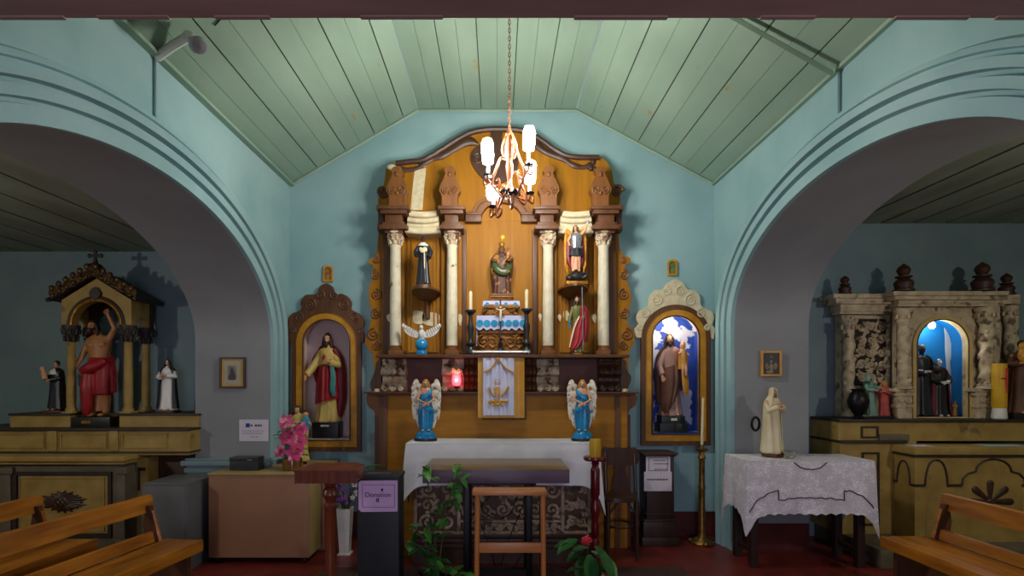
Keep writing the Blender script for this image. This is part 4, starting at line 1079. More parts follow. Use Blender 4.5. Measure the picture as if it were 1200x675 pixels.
for i, (za, zb_, o) in enumerate(((z0-.01, z0-.05, .02), (z0-.05, z0-.09, .045), (z0-.09, z0-.13, .06))): box(b, x0-.02, x1+.02, Ya-o, 4.62, zb_, za, .006)
box(b, x0-.03, x1+.03, Ya-.05, 4.62, 0, z0-.13)
obj('altar_plinth', b, M['dbrown'], t)
b, g = draped(AX0, AX1, AY0, AY1, AZ+.004, .335, .5, .5, .0, .08, wave=.008, flare=.05, rows=10, cfall=.05, seg=60)
for v in b.verts:
    v.co.y = min(v.co.y, AY1-.002)
o = obj('altar_cloth', b, M['linen']); tag(o, 'plain white linen cloth draped over the high altar', 'altar cloth')
# ------------------------------------------------------------------ angels on the altar
wingm = mat('speckled_wing_paint', (240, 232, 212), (222, 212, 190), scale=20, rough=.55, bump=.3, c3=(140, 128, 112), scale3=34, lo3=.56, hi3=.62)
def angel(loc, H, label, yaw, mirror=1):
    t = thing('angel_statue', label, 'statue', loc, 0, 'pair of angel statues on the altar')
    b = B(); lathe(b, [(.098, 0), (.098, .022), (.09, .024)], n=28, sy=.8); obj('base', b, M['black'], t, local=True)
    b = B(); lathe(b, [(.09, .02), (.088, .04), (.072, .07), (.05, .088), (.03, .092)], n=28, sy=.8); obj('globe_base', b, M['blue'], t, local=True)
    bh = .088
    m = mirror
    pr = fig(t, H, M['blue'], M['skin'], M['blond'], bh=bh, yaw=yaw, hs=1.35, head=(m*-.0, -.02, .9), sleeves=False, hand_k=1.1,
             arms=[(-1, (-.155, -.07, .6), (.02, -.165, .53), (1, -.1, -.1)), (1, (.155, -.07, .6), (-.02, -.175, .5), (-1, -.1, .1))],
             prof=[(0, .1, .09), (.03, .12, .1), (.15, .135, .11), (.3, .145, .115), (.42, .14, .11), (.52, .115, .095), (.6, .115, .09), (.68, .125, .095), (.72, .105, .08), (.74, .09, .07)], amp=.07, robe_name='dress')
    T, Fh = pr['T'], pr['F']
    b = B(); loft(b, [ering(T((0, 0, z)), rx*Fh, ry*Fh, 24) for z, rx, ry in ((.6, .1, .075), (.7, .118, .085), (.77, .135, .08), (.81, .115, .065), (.84, .055, .05))]); obj('shoulders', b, M['skin'], pr['body'], local=True)
    sash(t, T, Fh, [(-m*.12, -.06, .56), (0, -.125, .44), (m*.12, -.1, .4), (m*.13, -.06, .3)], .04, M['skyblue'], 'sash')
    sash(t, T, Fh, [(m*.11, -.03, .8), (m*.04, -.11, .7), (-m*.08, -.11, .62)], .04, M['skyblue'], 'bodice_drape')
    for s in (-1, 1):
        q = [(.06, .62), (.09, .74), (.12, .86), (.17, .985), (.225, .985), (.265, .9), (.285, .75), (.28, .55), (.25, .36), (.2, .18), (.14, .04), (.1, .1), (.08, .3)]
        b = B(); prism(b, smooth2([(s*x*Fh, bh+z*Fh) for x, z in q], 3, True), .035, .05)
        for row, (xa, za, L, n) in enumerate(((.13, .9, .1, 6), (.13, .76, .14, 7), (.12, .56, .2, 7))):
            for i in range(n):
                u = i/(n-1); x = xa+.13*u-.02*row*0; z = za-.05*u*u+.03*math.sin(PI*u)
                p0 = V(s*x*Fh, .032, bh+z*Fh); p2 = V(s*(x*(.93 if row == 2 else .99))*Fh, .034, bh+(z-L*(1.5 if row == 2 else 1))*Fh)
                tube(b, [p0, p0.lerp(p2, .5)-V(0, .004, 0), p2], [.013*Fh/.4, .016*Fh/.4, .005*Fh/.4], 6, flat=(V(0, 1, 0), .5))
        obj('wing', b, wingm, t, local=True)
    return t
Y = 4.72
angel(V(PX(499, Y), Y, AZ+.01), Hpx(444.5, 517, Y), 'blue-robed angel statue with folded arms at the left end of the altar cloth', .12)
angel(V(PX(682.5, Y), Y, AZ+.01), Hpx(443.5, 515.5, Y), 'blue-robed angel statue with folded arms at the right end of the altar cloth', -.2, -1)
# ------------------------------------------------------------------ table in front of the altar
t = thing('communion_table', 'dark-topped slab table on black metal frame before the carved altar', 'table', (PX(581, 3.95), 3.95, 0))
slab = wood('slab_wood', (150, 118, 70), (120, 92, 54), 'x', rough=.3, scale=4); slab_lilac = wood('slab_lilac_light', (108, 84, 100), (90, 68, 84), 'x', rough=.4)
Y0 = 3.9; zt = PZ(550, Y0); zb = PZ(566.5, Y0)
b = B(); box(b, PX(495, Y0), PX(667.5, Y0), Y0, 4.46, zb, zt, .004); obj('table_top', b, slab, t)
b = B(); box(b, PX(495, Y0)+.002, PX(667.5, Y0)-.002, Y0-.006, Y0+.002, zb+.002, zt-.004, .001); obj('lilac_light_strip', b, slab_lilac, t)  # strip added over the slab front, lilac light put into its colour
for xa, xb in ((543, 550), (617, 624)):
    for yy in (3.98, 4.34):
        b = B(); box(b, PX(xa, 3.98), PX(xb, 3.98), yy, yy+.04, .003, zb, .003); obj('leg', b, M['iron'], t)
b = B(); box(b, PX(540, 3.95), PX(628, 3.95), 3.93, 4.42, zb-.02, zb, .003); obj('frame_rail', b, M['iron'], t)
b = B(); box(b, PX(545, 3.98), PX(622, 3.98), 3.985, 4.015, .10, .13); obj('frame_rail', b, M['iron'], t)
b = B()
for sx in (-1, 1):
    cx = PX(583.5, 4.0)
    for (p) in ([(sx*.0, .72), (sx*.1, .62), (sx*.19, .5), (sx*.2, .3), (sx*.1, .12)], [(sx*.02, .15), (sx*.08, .35), (sx*.19, .62), (sx*.21, .78)], [(sx*.02, .5), (sx*.1, .55), (sx*.14, .66), (sx*.2, .7)]):
        stube(b, [V(cx+x, 4.0, z) for x, z in p], .004, 5, 6)
obj('wire_scrollwork', b, M['iron'], t)
# small wooden stand
t = thing('wooden_stand', 'light wooden open-frame stand with top board in front of the slab table', 'stand', (PX(597.5, 3.2), 3.2, 0))
ow = wood('orange_wood', (196, 124, 62), (166, 96, 44), 'z', rough=.35, scale=5); ow_h = wood('orange_wood_level', (198, 128, 66), (170, 100, 48), 'x', rough=.35, scale=5)
Y0 = 3.2
b = B(); z1 = PZ(575, Y0); box(b, PX(553.5, Y0), PX(640.5, Y0), Y0-.02, Y0+.11, z1-.025, z1, .004); obj('top_board', b, ow_h, t)
for xa, xb, dx in ((557, 562.5, -1.2), (633.5, 638.5, 1)):
    b = B(); q = [P((xa+xb)/2, 579, Y0+.01), P((xa+xb)/2+dx*.7, 650, Y0+.01)]; d = q[1]-q[0]; e = q[0]+d*((q[0].z)/(q[0].z-q[1].z)); tube(b, [q[0], e], .0155, 10); obj('leg', b, ow, t)
    b = B(); tube(b, [q[0]+V(0, .07, 0), e+V(0, .30, 0)], .0135, 10); obj('leg', b, M['dbrown'], t)
b = B(); pxbox(b, 560, 636, 636.5, 648, Y0, Y0+.02, .003); obj('cross_rail', b, ow_h, t)
# candle stand
t = thing('candle_stand', 'slim dark red turned candle stand right of the altar table', 'stand', (PX(697.5, 4.25), 4.25, 0))
Y = 4.25; zt = PZ(535, Y); rw = mat('red_stained_wood', (112, 18, 26), (88, 12, 20), scale=6, rough=.25, bump=.03)
b = B(); lathe(b, [(.02, .05), (.03, .1), (.026, .2), (.034, .26), (.022, .29), (.03, .31), (.03, .38), (.022, .42), (.034, .47), (.04, .53), (.028, .57), (.024, .6), (.036, .63), (.036, .82), (.024, .85), (.032, .87), (.02, .89), (.03, zt-.035)], t.location, 20); obj('post', b, rw, t)
b = B(); lathe(b, [(.02, zt-.04), (.085, zt-.03), (.093, zt-.018), (.09, zt), (.001, zt)], t.location, 28); obj('dish', b, rw, t)
b = B(); lathe(b, [(.12, 0), (.12, .02), (.09, .035), (.04, .05), (.02, .06)], t.location, 24); obj('foot', b, rw, t)
b = B(); lathe(b, [(.043, 0), (.045, .02), (.045, .12), (.042, .135), (.036, .137), (.03, .122), (.001, .12)], (0, 0, 0), 24)
o = obj('pillar_candle', b, mat('yellow_wax', (206, 160, 20), (196, 146, 14), scale=5, rough=.45, bump=.05)); o.location = (PX(697.5, Y), Y, zt); tag(o, 'thick yellow pillar candle on the red turned stand', 'candle')
# ------------------------------------------------------------------ chair
t = thing('bentwood_chair', 'dark bentwood chair with broad back splat against the altarpiece base', 'chair', (PX(730, 4.72), 4.72, 0))
dk = wood('dark_chair_wood', (70, 44, 32), (50, 30, 24), 'z', rough=.3, scale=5)
Yf, Yk = 4.56, 4.86; sc = (Yf/F)
zs = PZ(584.5, Yf); xa, xb = PX(710, Yf), PX(751, Yf); xm = (xa+xb)/2
xbm = PX(728, Yk)
b = B(); n = 28; out = []
for i in range(n):
    a = 2*PI*i/n; ex = lambda v: math.copysign(abs(v)**.6, v); out.append((xm+(xb-xa)/2*ex(math.cos(a)), (Yf+Yk)/2+(Yk-Yf)/2*ex(math.sin(a))))
loft(b, [[V(x, y, zs-.035) for x, y in out], [V(x, y, zs-.01) for x, y in out], [V(xm+(x-xm)*.97, y, zs) for x, y in out], [V(xm+(x-xm)*.8, 4.74+(y-4.74)*.8, zs-.008) for x, y in out]]); obj('seat', b, dk, t)
for x in (xa+.025, xb-.025):
    b = B(); stube(b, [V(x, Yf+.03, zs-.03), V(x*1.0, Yf+.025, .25), V(x, Yf+.02, 0)], [.018, .016, .013], 4, 10); obj('leg', b, dk, t)
for s, x in ((-1, xbm-.14), (1, xbm+.12)):
    b = B(); stube(b, [V(x, Yk+.0, 0), V(x, Yk-.03, zs-.02), V(x, Yk, zs+.2), V(x, Yk+.02, .92)], .016, 5, 10); obj('leg', b, dk, t)
b = B(); z1, z0 = PZ(526, Yk), PZ(545, Yk); g = []
q = [(xbm-.165, z0+.01), (xbm-.17, z1-.015), (xbm-.12, z1+.004), (xbm, z1+.006), (xbm+.11, z1+.004), (xbm+.15, z1-.015), (xbm+.145, z0+.01), (xbm, z0)]
prism(b, smooth2(q, 3, True), Yk, Yk+.025); obj('crest_rail', b, dk, t)
b = B(); prism(b, smooth2([(xbm-.07, z0+.03), (xbm-.055, zs+.2), (xbm-.08, zs), (xbm+.06, zs), (xbm+.04, zs+.2), (xbm+.055, z0+.03)], 3), Yk-.012, Yk+.004); obj('splat', b, dk, t)
b = B(); pts = [V(xm+(xb-xa)*.42*math.cos(2*PI*i/20), 4.74+.13*math.sin(2*PI*i/20), .27) for i in range(21)]; tube(b, pts, .01, 6)
for s in (-1, 1): stube(b, [V(xm+s*.14, Yf+.03, .3), V(xm+s*.12, Yf+.03, .38), V(xm+s*.04, Yf+.03, zs-.035)], .009, 5, 6)
obj('stretcher_ring', b, dk, t)
# pedestal with notices
Y0 = 5.04
t = thing('offering_pedestal', 'dark wooden pedestal box with stepped plinth under the right wall niche', 'pedestal', (PX(775, Y0), Y0, 0))
pw = wood('pedestal_wood', (62, 38, 30), (46, 28, 24), 'z', rough=.45, scale=5)
zt = PZ(531, Y0)
b = B(); box(b, PX(758, Y0), PX(790, Y0), Y0, 5.3, .2, zt-.03, .003); obj('box_body', b, pw, t)
b = B(); box(b, PX(755, Y0), PX(792, Y0), Y0-.02, 5.31, zt-.03, zt-.012, .004); box(b, PX(753, Y0), PX(794, Y0), Y0-.03, 5.312, zt-.014, zt, .004); obj('top', b, pw, t)
b = B()
for z0, z1, o in ((0, .08, .055), (.08, .22, .04), (.22, .24, .03), (.28, .29, .012)): box(b, PX(758, Y0)-o, PX(790, Y0)+o*.6, Y0-o, 5.31, z0, z1, .004)
obj('plinth', b, pw, t)
def sheet_of_paper(xa, xb, ya, yb, Y, name, label, tilt=0):
    t = thing(name, label, 'notice', P((xa+xb)/2, yb, Y))
    b = B(); pxbox(b, xa, xb, ya, yb, Y-.003, Y-.0005); obj('sheet', b, M['paper'], t); return t
def printed_lines(t, rows, Y, m=None, seed=1, h=1.0):
    r = random.Random(seed); b = B()
    for xa, xb, y in rows:
        x = xa
        while x < xb-1:
            w = min(r.uniform(1.2, 3.2), xb-x); pxbox(b, x, x+w, y-h/2, y+h/2, Y-.0045, Y-.0028); x += w+.7
    return obj('print', b, m or M['ink'], t)
Yp = Y0
t = sheet_of_paper(757, 785.5, 533.5, 554, Yp, 'notice_sheet', 'bordered white notice, upper of two on the dark pedestal')
printed_lines(t, [(766, 780, 539.5), (766.5, 784, 543.5), (767, 783, 550)], Yp, mat('grey_print', (120, 110, 124), rough=.8, bump=0), 3, 1.2)
b = B(); pxprism(b, [(760, 536), (782.5, 536), (782.5, 552), (760, 552)], Yp-.0042, Yp-.0028, [[(760.6, 536.6), (781.9, 536.6), (781.9, 551.4), (760.6, 551.4)]]); obj('border', b, M['ink'], t)
t = sheet_of_paper(754.8, 787.3, 552.8, 575.5, Yp-.004, 'notice_sheet', 'plain white notice with one bold line, lower of two on the dark pedestal')
printed_lines(t, [(758.5, 783.5, 562)], Yp-.004, None, 4, 1.6)
# floor candlestick
Y = 5.08; t = thing('floor_candlestick', 'tall brass floor candlestick with thin white candle by the right wall', 'candlestick', (PX(822.5, Y), Y, 0))
L0 = t.location; zc = PZ(526, Y)
b = B(); lathe(b, [(.105, 0), (.11, .015), (.1, .03), (.075, .04), (.06, .055), (.045, .06), (.034, .085), (.03, .11), (.034, .3), (.028, .32), (.028, .5), (.034, .52), (.027, .55), (.026, .78), (.036, .8), (.024, .83), (.02, zc-.03), (.055, zc-.015), (.06, zc), (.02, zc), (.016, zc+.04), (.001, zc+.04)], L0, 22); obj('stand', b, M['brass'], t)
for i in range(3):
    b = B(); a = -PI/2+i*2*PI/3; ball(b, (L0.x+.1*math.cos(a), L0.y+.1*math.sin(a), .02), (.03, .03, .02), 10, 8); obj('foot', b, M['brass'], t)
b = B(); tube(b, [V(L0.x, L0.y, zc+.03), V(L0.x+.012, L0.y, PZ(466, Y))], [.013, .010], 10); obj('candle', b, M['ivory'], t)
# ------------------------------------------------------------------ lace table on the right
X0, X1, Y0, Y1, ZT = 2.0, 3.02, 4.37, 4.8, .865
t = thing('side_table', 'dark wooden table under the white lace cloth in the right arch', 'table', ((X0+X1)/2, Y0, 0))
tw = wood('table_wood', (50, 30, 26), (38, 22, 20), 'z', rough=.5)
b = B(); box(b, X0+.01, X1-.01, Y0+.01, Y1-.01, ZT-.03, ZT-.002); obj('table_top', b, tw, t)
b = B()
box(b, X0+.06, X1-.06, Y0+.05, Y0+.07, ZT-.13, ZT-.03); box(b, X0+.06, X1-.06, Y1-.07, Y1-.05, ZT-.13, ZT-.03); obj('apron', b, tw, t)
for x in (X0+.05, X1-.11):
    for y in (Y0+.04, Y1-.1):
        b = B(); box(b, x, x+.06, y, y+.06, 0, ZT-.03, .004); obj('leg', b, tw, t)
for x in (X0+.07, X1-.09):
    b = B(); box(b, x, x+.025, Y0+.1, Y1-.1, .1, .14, .002); obj('stretcher', b, tw, t)
# lace: fine holes come from the procedural weave
lm = bpy.data.materials.new('lace'); lm.use_nodes = True; nt = lm.node_tree; N, L = nt.nodes, nt.links
bs = N['Principled BSDF']; bs.inputs['Roughness'].default_value = .9
tc = N.new('ShaderNodeTexCoord'); vo = N.new('ShaderNodeTexVoronoi'); vo.inputs['Scale'].default_value = 90; L.new(tc.outputs['Object'], vo.inputs['Vector'])
nz = N.new('ShaderNodeTexNoise'); nz.inputs['Scale'].default_value = 16; L.new(tc.outputs['Object'], nz.inputs['Vector'])
ad = N.new('ShaderNodeMath'); ad.operation = 'MULTIPLY_ADD'; L.new(vo.outputs['Distance'], ad.inputs[0]); ad.inputs[1].default_value = .8; L.new(nz.outputs['Fac'], ad.inputs[2])
cr = N.new('ShaderNodeValToRGB'); cr.color_ramp.elements[0].position = .55; cr.color_ramp.elements[1].position = .95; cr.color_ramp.elements[0].color = lin((244, 240, 244)); cr.color_ramp.elements[1].color = lin((204, 196, 206))
L.new(ad.outputs[0], cr.inputs[0]); L.new(cr.outputs[0], bs.inputs['Base Color'])
bp = N.new('ShaderNodeBump'); bp.inputs['Strength'].default_value = .5; bp.inputs['Distance'].default_value = .004; L.new(ad.outputs[0], bp.inputs['Height']); L.new(bp.outputs[0], bs.inputs['Normal'])
b, g = draped(X0, X1, Y0, Y1, ZT, .43, .42, .44, .3, .185, wave=.011, flare=.022, scallop=.016, seg=60, rows=12, cfall=.05)
for v in b.verts:
    if v.co.y > 4.865: v.co.y = 4.865
o = obj('lace_tablecloth', b, lm); tag(o, 'white lace cloth with scalloped hem draped over the dark side table', 'tablecloth')
# dark ribbon lines worked into the lace
k = B()
seg = 60
def onfront(u, f):
    i = seg+int(u*seg); r = f*12; j = int(r)
    a = g[min(j, 12)][i]; c = g[min(j+1, 12)][i]; p = a.lerp(c, r-j); return p+V(0, -.004, 0)
lns = [[(.03, .72), (.1, .66), (.2, .56), (.24, .55), (.245, .74), (.35, .7), (.5, .685), (.65, .7), (.75, .74), (.755, .55), (.8, .56), (.9, .66), (.97, .72)], [(.37, .02), (.42, .12), (.5, .16), (.58, .12), (.63, .02)]]
for ln in lns:
    pts = []
    for (u0, f0), (u1, f1) in zip(ln, ln[1:]):
        m = 6
        for i in range(m): pts.append(onfront(u0+(u1-u0)*i/m, f0+(f1-f0)*i/m))
    pts.append(onfront(*ln[-1])); tube(k, pts, .0042, 6)
obj('ribbon_line', k, M['dbrown'], o)
# Our Lady statue in cream
Y = 4.62; t = thing('lady_statue', 'cream-cloaked praying woman statue with joined hands on the lace table', 'statue', (PX(905, Y), Y, ZT+.012))
H = Hpx(447, 528, Y)
b = B(); lathe(b, [(.085, 0), (.085, .02), (.075, .024)], n=26); obj('base', b, M['brown'], t, local=True)
pr = fig(t, H, M['ivory'], M['skin'], None, bh=.022, yaw=.35, arms=[(-1, (-.15, -.07, .64), (-.015, -.16, .72), (.1, -.1, 1)), (1, (.15, -.07, .64), (.015, -.16, .72), (-.1, -.1, 1))], cloak=M['ivory'], veil=M['ivory'], amp=.05, hs=1.0, sleeve_r=.04,
         prof=[(0, .14, .12), (.03, .15, .125), (.15, .135, .11), (.3, .12, .1), (.48, .11, .09), (.6, .102, .085), (.7, .108, .085), (.78, .115, .08), (.815, .1, .065), (.84, .055, .05)],
         cloak_prof=[(.03, .17, .15, .75), (.2, .155, .135, .75), (.4, .15, .12, .8), (.58, .145, .11, .85), (.7, .14, .105, .8), (.78, .13, .095, .65), (.82, .1, .075, .5), (.845, .065, .062, .5)])
b = B(); T, Fh = pr['T'], pr['F']
pts = [T((-.2+.075*math.cos(a*PI/8), .12, .44+.1*math.sin(a*PI/8))) for a in range(17)]; tube(b, pts, .011, 8); obj('iron_ring', b, M['iron'], t, local=True)
Y = 4.5; b = B(); lathe(b, [(.03, 0), (.04, .004), (.05, .03), (.054, .065), (.05, .065), (.045, .03), (.03, .01), (.001, .009)], n=24)
o = obj('glass_bowl', b, glassy('bowl_glass', (.9, .92, .85))); o.location = (PX(924, Y), Y, ZT+.009); tag(o, 'small clear glass bowl beside the cream-cloaked statue on lace', 'bowl')
# ------------------------------------------------------------------ pictures on the arcade piers
def picture(cx0, cx1, y0, y1, Y, label, fm, mount, pic, fw, name):
    t = thing('framed_picture', label, 'picture', P((cx0+cx1)/2, y1, Y))
    b = B(); pxprism(b, [(cx0, y0), (cx1, y0), (cx1, y1), (cx0, y1)], Y-.022, Y, [[(cx0+fw, y0+fw), (cx1-fw, y0+fw), (cx1-fw, y1-fw), (cx0+fw, y1-fw)]]); obj('frame', b, fm, t)
    b = B(); pxbox(b, cx0+fw-.5, cx1-fw+.5, y0+fw-.5, y1-fw+.5, Y-.012, Y-.001); obj('mount', b, mount, t)
    return t
Yp = 4.878
t = picture(256.5, 287, 418.5, 455, Yp, 'small framed print in gold mount on the left pier', wood('mahogany_frame', (66, 26, 20), (50, 20, 16), 'z'), mat('gold_mount', (186, 156, 84), (170, 138, 66), scale=4, rough=.45, bump=0), None, 2.4, 'l')
b = B(); pxbox(b, 262, 281.5, 423.5, 450, Yp-.0145, Yp-.011); obj('inner_mount', b, mat('cream_mount', (176, 166, 140), (168, 156, 130), rough=.7, bump=0), t)
b = B(); pxbox(b, 266.8, 277, 428.5, 445, Yp-.016, Yp-.0125); o1 = obj('print', b, mat('faded_print', (140, 138, 124), (108, 104, 100), scale=20, rough=.6, bump=0), t)
b = B(); pxprism(b, smooth2([(271.6, 430), (273.2, 433), (274.6, 437), (276, 444.5), (267.6, 444.5), (269.4, 437), (270.2, 433)], 3, True), Yp-.018, Yp-.015); obj('printed_figure', b, mat('print_dark_figure', (74, 58, 74), (50, 46, 60), scale=22, rough=.6, bump=0), t)
b = B(); pxprism(b, [(260, 423), (261.6, 423), (261.6, 450), (260, 450)], Yp-.0165, Yp-.011); obj('gilt_slip', b, M['goldpaint'], t)
t = picture(892, 916.5, 411, 441, 4.87, 'small gold framed dark painting above the cream-cloaked statue on the right pier', M['goldpaint'], mat('dark_picture', (46, 46, 52), (34, 34, 40), scale=16, rough=.5, bump=0), None, 2.6, 'r')
b = B()
for x, y, rx, ry in ((904, 424, 1.6, 2), (899, 429, 2.4, 4), (909, 429, 2.4, 4), (904, 431, 2.6, 5), (904, 418, 1.2, 2), (902, 436, 4, 2)):
    ball(b, P(x, y, 4.856), (rx*4.87/F, .003, ry*4.87/F), 12, 8)
obj('painted_figures', b, mat('pale_paint', (150, 134, 106), (104, 92, 76), scale=30, rough=.6, bump=0), t)
t = sheet_of_paper(280.3, 314.5, 491.7, 517.2, Yp, 'notice_sheet', 'white paper notice with blue square emblem on the left pier')
b = B(); pxbox(b, 288, 292.7, 496.2, 500.6, Yp-.0045, Yp-.0028); obj('blue_emblem', b, mat('emblem_blue', (10, 60, 150), rough=.7, bump=0), t)
printed_lines(t, [(293.6, 295.8, 498.5), (298.5, 307.5, 498.6)], Yp, mat('blue_print', (52, 76, 110), rough=.8, bump=0), 6, 2.2)
printed_lines(t, [(283, 311, 505), (283, 308, 507.8), (294, 303, 512)], Yp, mat('faint_print', (150, 144, 158), rough=.8, bump=0), 7, .8)
# ------------------------------------------------------------------ beige cabinet and what stands on it
Y0 = 4.5
t = thing('low_cabinet', 'plain beige cabinet on castors in front of the left pier', 'cabinet', (PX(302, Y0), Y0, 0))
bg = mat('beige_laminate', (152, 108, 78), (144, 102, 74), scale=3, rough=.5, bump=.02); cr_ = mat('cream_laminate', (176, 150, 92), (166, 142, 86), scale=3, rough=.45, bump=.02)
xa, xb, zt = PX(244.5, Y0), PX(362, Y0), PZ(554.5, Y0)
b = B(); box(b, xa, xb, Y0, Y0+.012, .055, zt-.012, .002); obj('back_panel', b, bg, t)
b = B(); box(b, xa, xb, Y0+.012, 4.81, .055, zt-.012, .002); obj('carcass', b, cr_, t)
b = B(); box(b, xa-.006, xb+.006, Y0-.008, 4.815, zt-.014, zt, .003); obj('top', b, cr_, t)
for x in (xa+.06, xb-.05):
    for y in (Y0+.05, 4.76):
        b = B(); k = B(); lathe(k, [(.001, -.012), (.024, -.012), (.026, 0), (.024, .012), (.001, .012)], n=18); bmesh.ops.transform(k, matrix=Matrix.Translation((x, y, .026)) @ Matrix.Rotation(PI/2, 4, 'Y'), verts=k.verts); join(b, k); box(b, x-.018, x+.018, y-.014, y+.02, .04, .056); obj('castor', b, M['black'], t)
CT = zt
t = thing('low_table', 'cream topped low cupboard behind the beige cabinet against the back wall', 'table', (PX(375, 5), 5.0, 0))
b = B(); box(b, XL+.02, PX(392.5, 5.15), 4.89, 5.28, 0, CT-.02, .003); obj('body', b, bg, t)
b = B(); box(b, XL+.015, PX(392.5, 5.15)+.006, 4.885, 5.29, CT-.02, CT, .003); obj('top', b, cr_, t)
Y = 4.62; xa, xb = PX(269, Y), PX(302, Y)
t = thing('storage_box', 'small dark slate box lying on the beige cabinet', 'box', ((xa+xb)/2, Y, CT))
sl = mat('slate_black', (44, 48, 54), (36, 40, 46), scale=6, rough=.4, bump=.03)
b = B(); box(b, xa, xb, Y, Y+.12, CT, CT+.085, .003); obj('body', b, sl, t)
b = B(); box(b, xa-.003, xb+.003, Y-.003, Y+.123, CT+.08, CT+.112, .004); obj('lid', b, sl, t)
b = B(); box(b, xa+.15, xa+.19, Y-.006, Y-.002, CT+.085, CT+.095, .001); obj('clasp', b, M['silver'], t)
# vase of pink lilies
Y = 4.68; loc = V(PX(343, Y), Y, CT)
t = thing('lily_vase', 'amber glass vase of bright pink lilies on the beige cabinet', 'flowers', loc)
b = B(); lathe(b, [(.07, 0), (.08, .006), (.084, .05), (.078, .1), (.07, .1), (.07, .02), (.001, .015)], n=24); obj('vase', b, mat('amber_glass', (138, 96, 44), (112, 74, 34), scale=6, rough=.15, bump=0), t, local=True)
pk = mat('lily_pink', (206, 66, 120), (186, 44, 104), scale=10, rough=.55, bump=.05, c3=(236, 160, 186), scale3=14, lo3=.55, hi3=.65)
def bloom(c, r, d, m, parent, nm='bloom', n=6, local=True, cm='goldpaint'):
    b = B(); d = Vector(d).normalized(); q = d.to_track_quat('Z', 'Y').to_matrix()
    for i in range(n):
        a = 2*PI*i/n+(.4 if i % 2 else 0)*0; ra = q @ V(math.cos(a), math.sin(a), 0); sd = q @ V(-math.sin(a), math.cos(a), 0)
        g = []
        for k in range(5):
            u = k/4; wd = r*.36*math.sin(PI*(.08+.88*u))+.001; pc = Vector(c)+ra*r*u+d*(r*.5*u-r*.35*u*u*u)
            g.append([pc+sd*wd*s_-d*(abs(s_)*-.12*wd) for s_ in (-1, -.5, 0, .5, 1)])
        sheet(b, g, .0025)
    o = obj(nm, b, m, parent, local=local)
    k = B()
    for i in range(4):
        a = i*PI/2; tube(k, [Vector(c), Vector(c)+d*r*.45+(q @ V(math.cos(a), math.sin(a), 0))*r*.15], [r*.03, r*.05], 5)
    obj('stamens', k, M[cm], o, local=local)
    return o
for px, py, r, dy in ((336, 495, .075, -.02), (352, 503, .07, -.05), (337, 513, .075, -.06), (350, 518, .08, -.08), (346, 531, .08, -.09), (329, 529, .06, -.03)):
    c = P(px, py, Y+dy)-loc; bloom(c, r, (c.x*1.5+.02, -1, .35), pk, t)
b = B()
for px, py in ((336, 495), (352, 503), (337, 513), (350, 518), (346, 531), (329, 529)):
    c = P(px, py, Y)-loc; tube(b, [V(0, 0, .05), V(c.x*.4, 0, c.z*.6), c], .004, 6)
obj('stems', b, M['stem'], t, local=True)
def leaf(bm, p, d, L, w, droop=.3, up=(0, 0, 1), fold=.2):
    d = Vector(d).normalized(); s = d.cross(Vector(up))
    if s.length < .01: s = d.orthogonal()
    s.normalize(); u = s.cross(d); g = []
    for k in range(6):
        t_ = k/5; ww = w*math.sin(PI*(.06+.92*t_))**.8*(1 if t_ < .55 else 1-.25*(t_-.55)/.45)
        pc = Vector(p)+d*L*t_+Vector((0, 0, -droop*L*t_*t_))
        g.append([pc+s*ww*q_+u*abs(q_)*ww*fold for q_ in (-1, -.5, 0, .5, 1)])
    sheet(bm, g, .0015)
for i in range(9):
    a = i*.7; b = B(); c = V(.06*math.cos(a), .05*math.sin(a)-.02, .12+.035*i); leaf(b, c, (math.cos(a), math.sin(a)-.4, .4), .11, .028); obj('leaf', b, M['leaf'], t, local=True)
# small Madonna behind the flowers
Y = 5.0; loc = V(PX(351, Y), Y, CT)
t = thing('mother_and_child_figurine', 'small mother statue with blue-shirted child behind the pink lilies', 'statue', loc)
H = PZ(474, Y)-CT
plinth(t, .13, .11, .03, M['dbrown'], round_=True)
pr = fig(t, H, M['yellow_robe'], M['skin'], M['hair'], bh=.03, hs=1.25, head=(-.03, -.012, .9), arms=[(-1, (-.16, -.04, .62), (.0, -.14, .6), (1, -.3, .1)), (1, (.18, -.03, .64), (.13, -.14, .58), (-.6, -.6, .2))])
T, Fh = pr['T'], pr['F']
b = B(); ball(b, T((.15, -.1, .84)), (.048*Fh, .048*Fh, .058*Fh)); tube(b, [T((.15, -.1, .8)), T((.15, -.1, .55))], [.03*Fh, .04*Fh]); 
for s_ in (-1, 1): tube(b, [T((.15+s_*.03, -.12, .56)), T((.15+s_*.035, -.15, .46)), T((.15+s_*.03, -.13, .38))], [.03*Fh, .024*Fh, .016*Fh]); tube(b, [T((.15+s_*.05, -.1, .74)), T((.15+s_*.08, -.14, .66))], [.018*Fh, .014*Fh])
b = remesh(b, .005, 2); ch = obj('child', b, M['skin'], t, local=True)
b = B(); loft(b, [ering(T((.15, -.1, z)), rx*Fh, ry*Fh, 18) for z, rx, ry in ((.56, .075, .07), (.66, .075, .065), (.74, .075, .06), (.79, .04, .04))]); obj('child_shirt', b, mat('turquoise_shirt', (36, 150, 176), (28, 128, 156), rough=.5, bump=.03), ch, local=True)
b = B(); ball(b, T((.15, -.09, .87)), (.05*Fh, .05*Fh, .045*Fh)); obj('child_hair', b, M['hair'], ch, local=True)
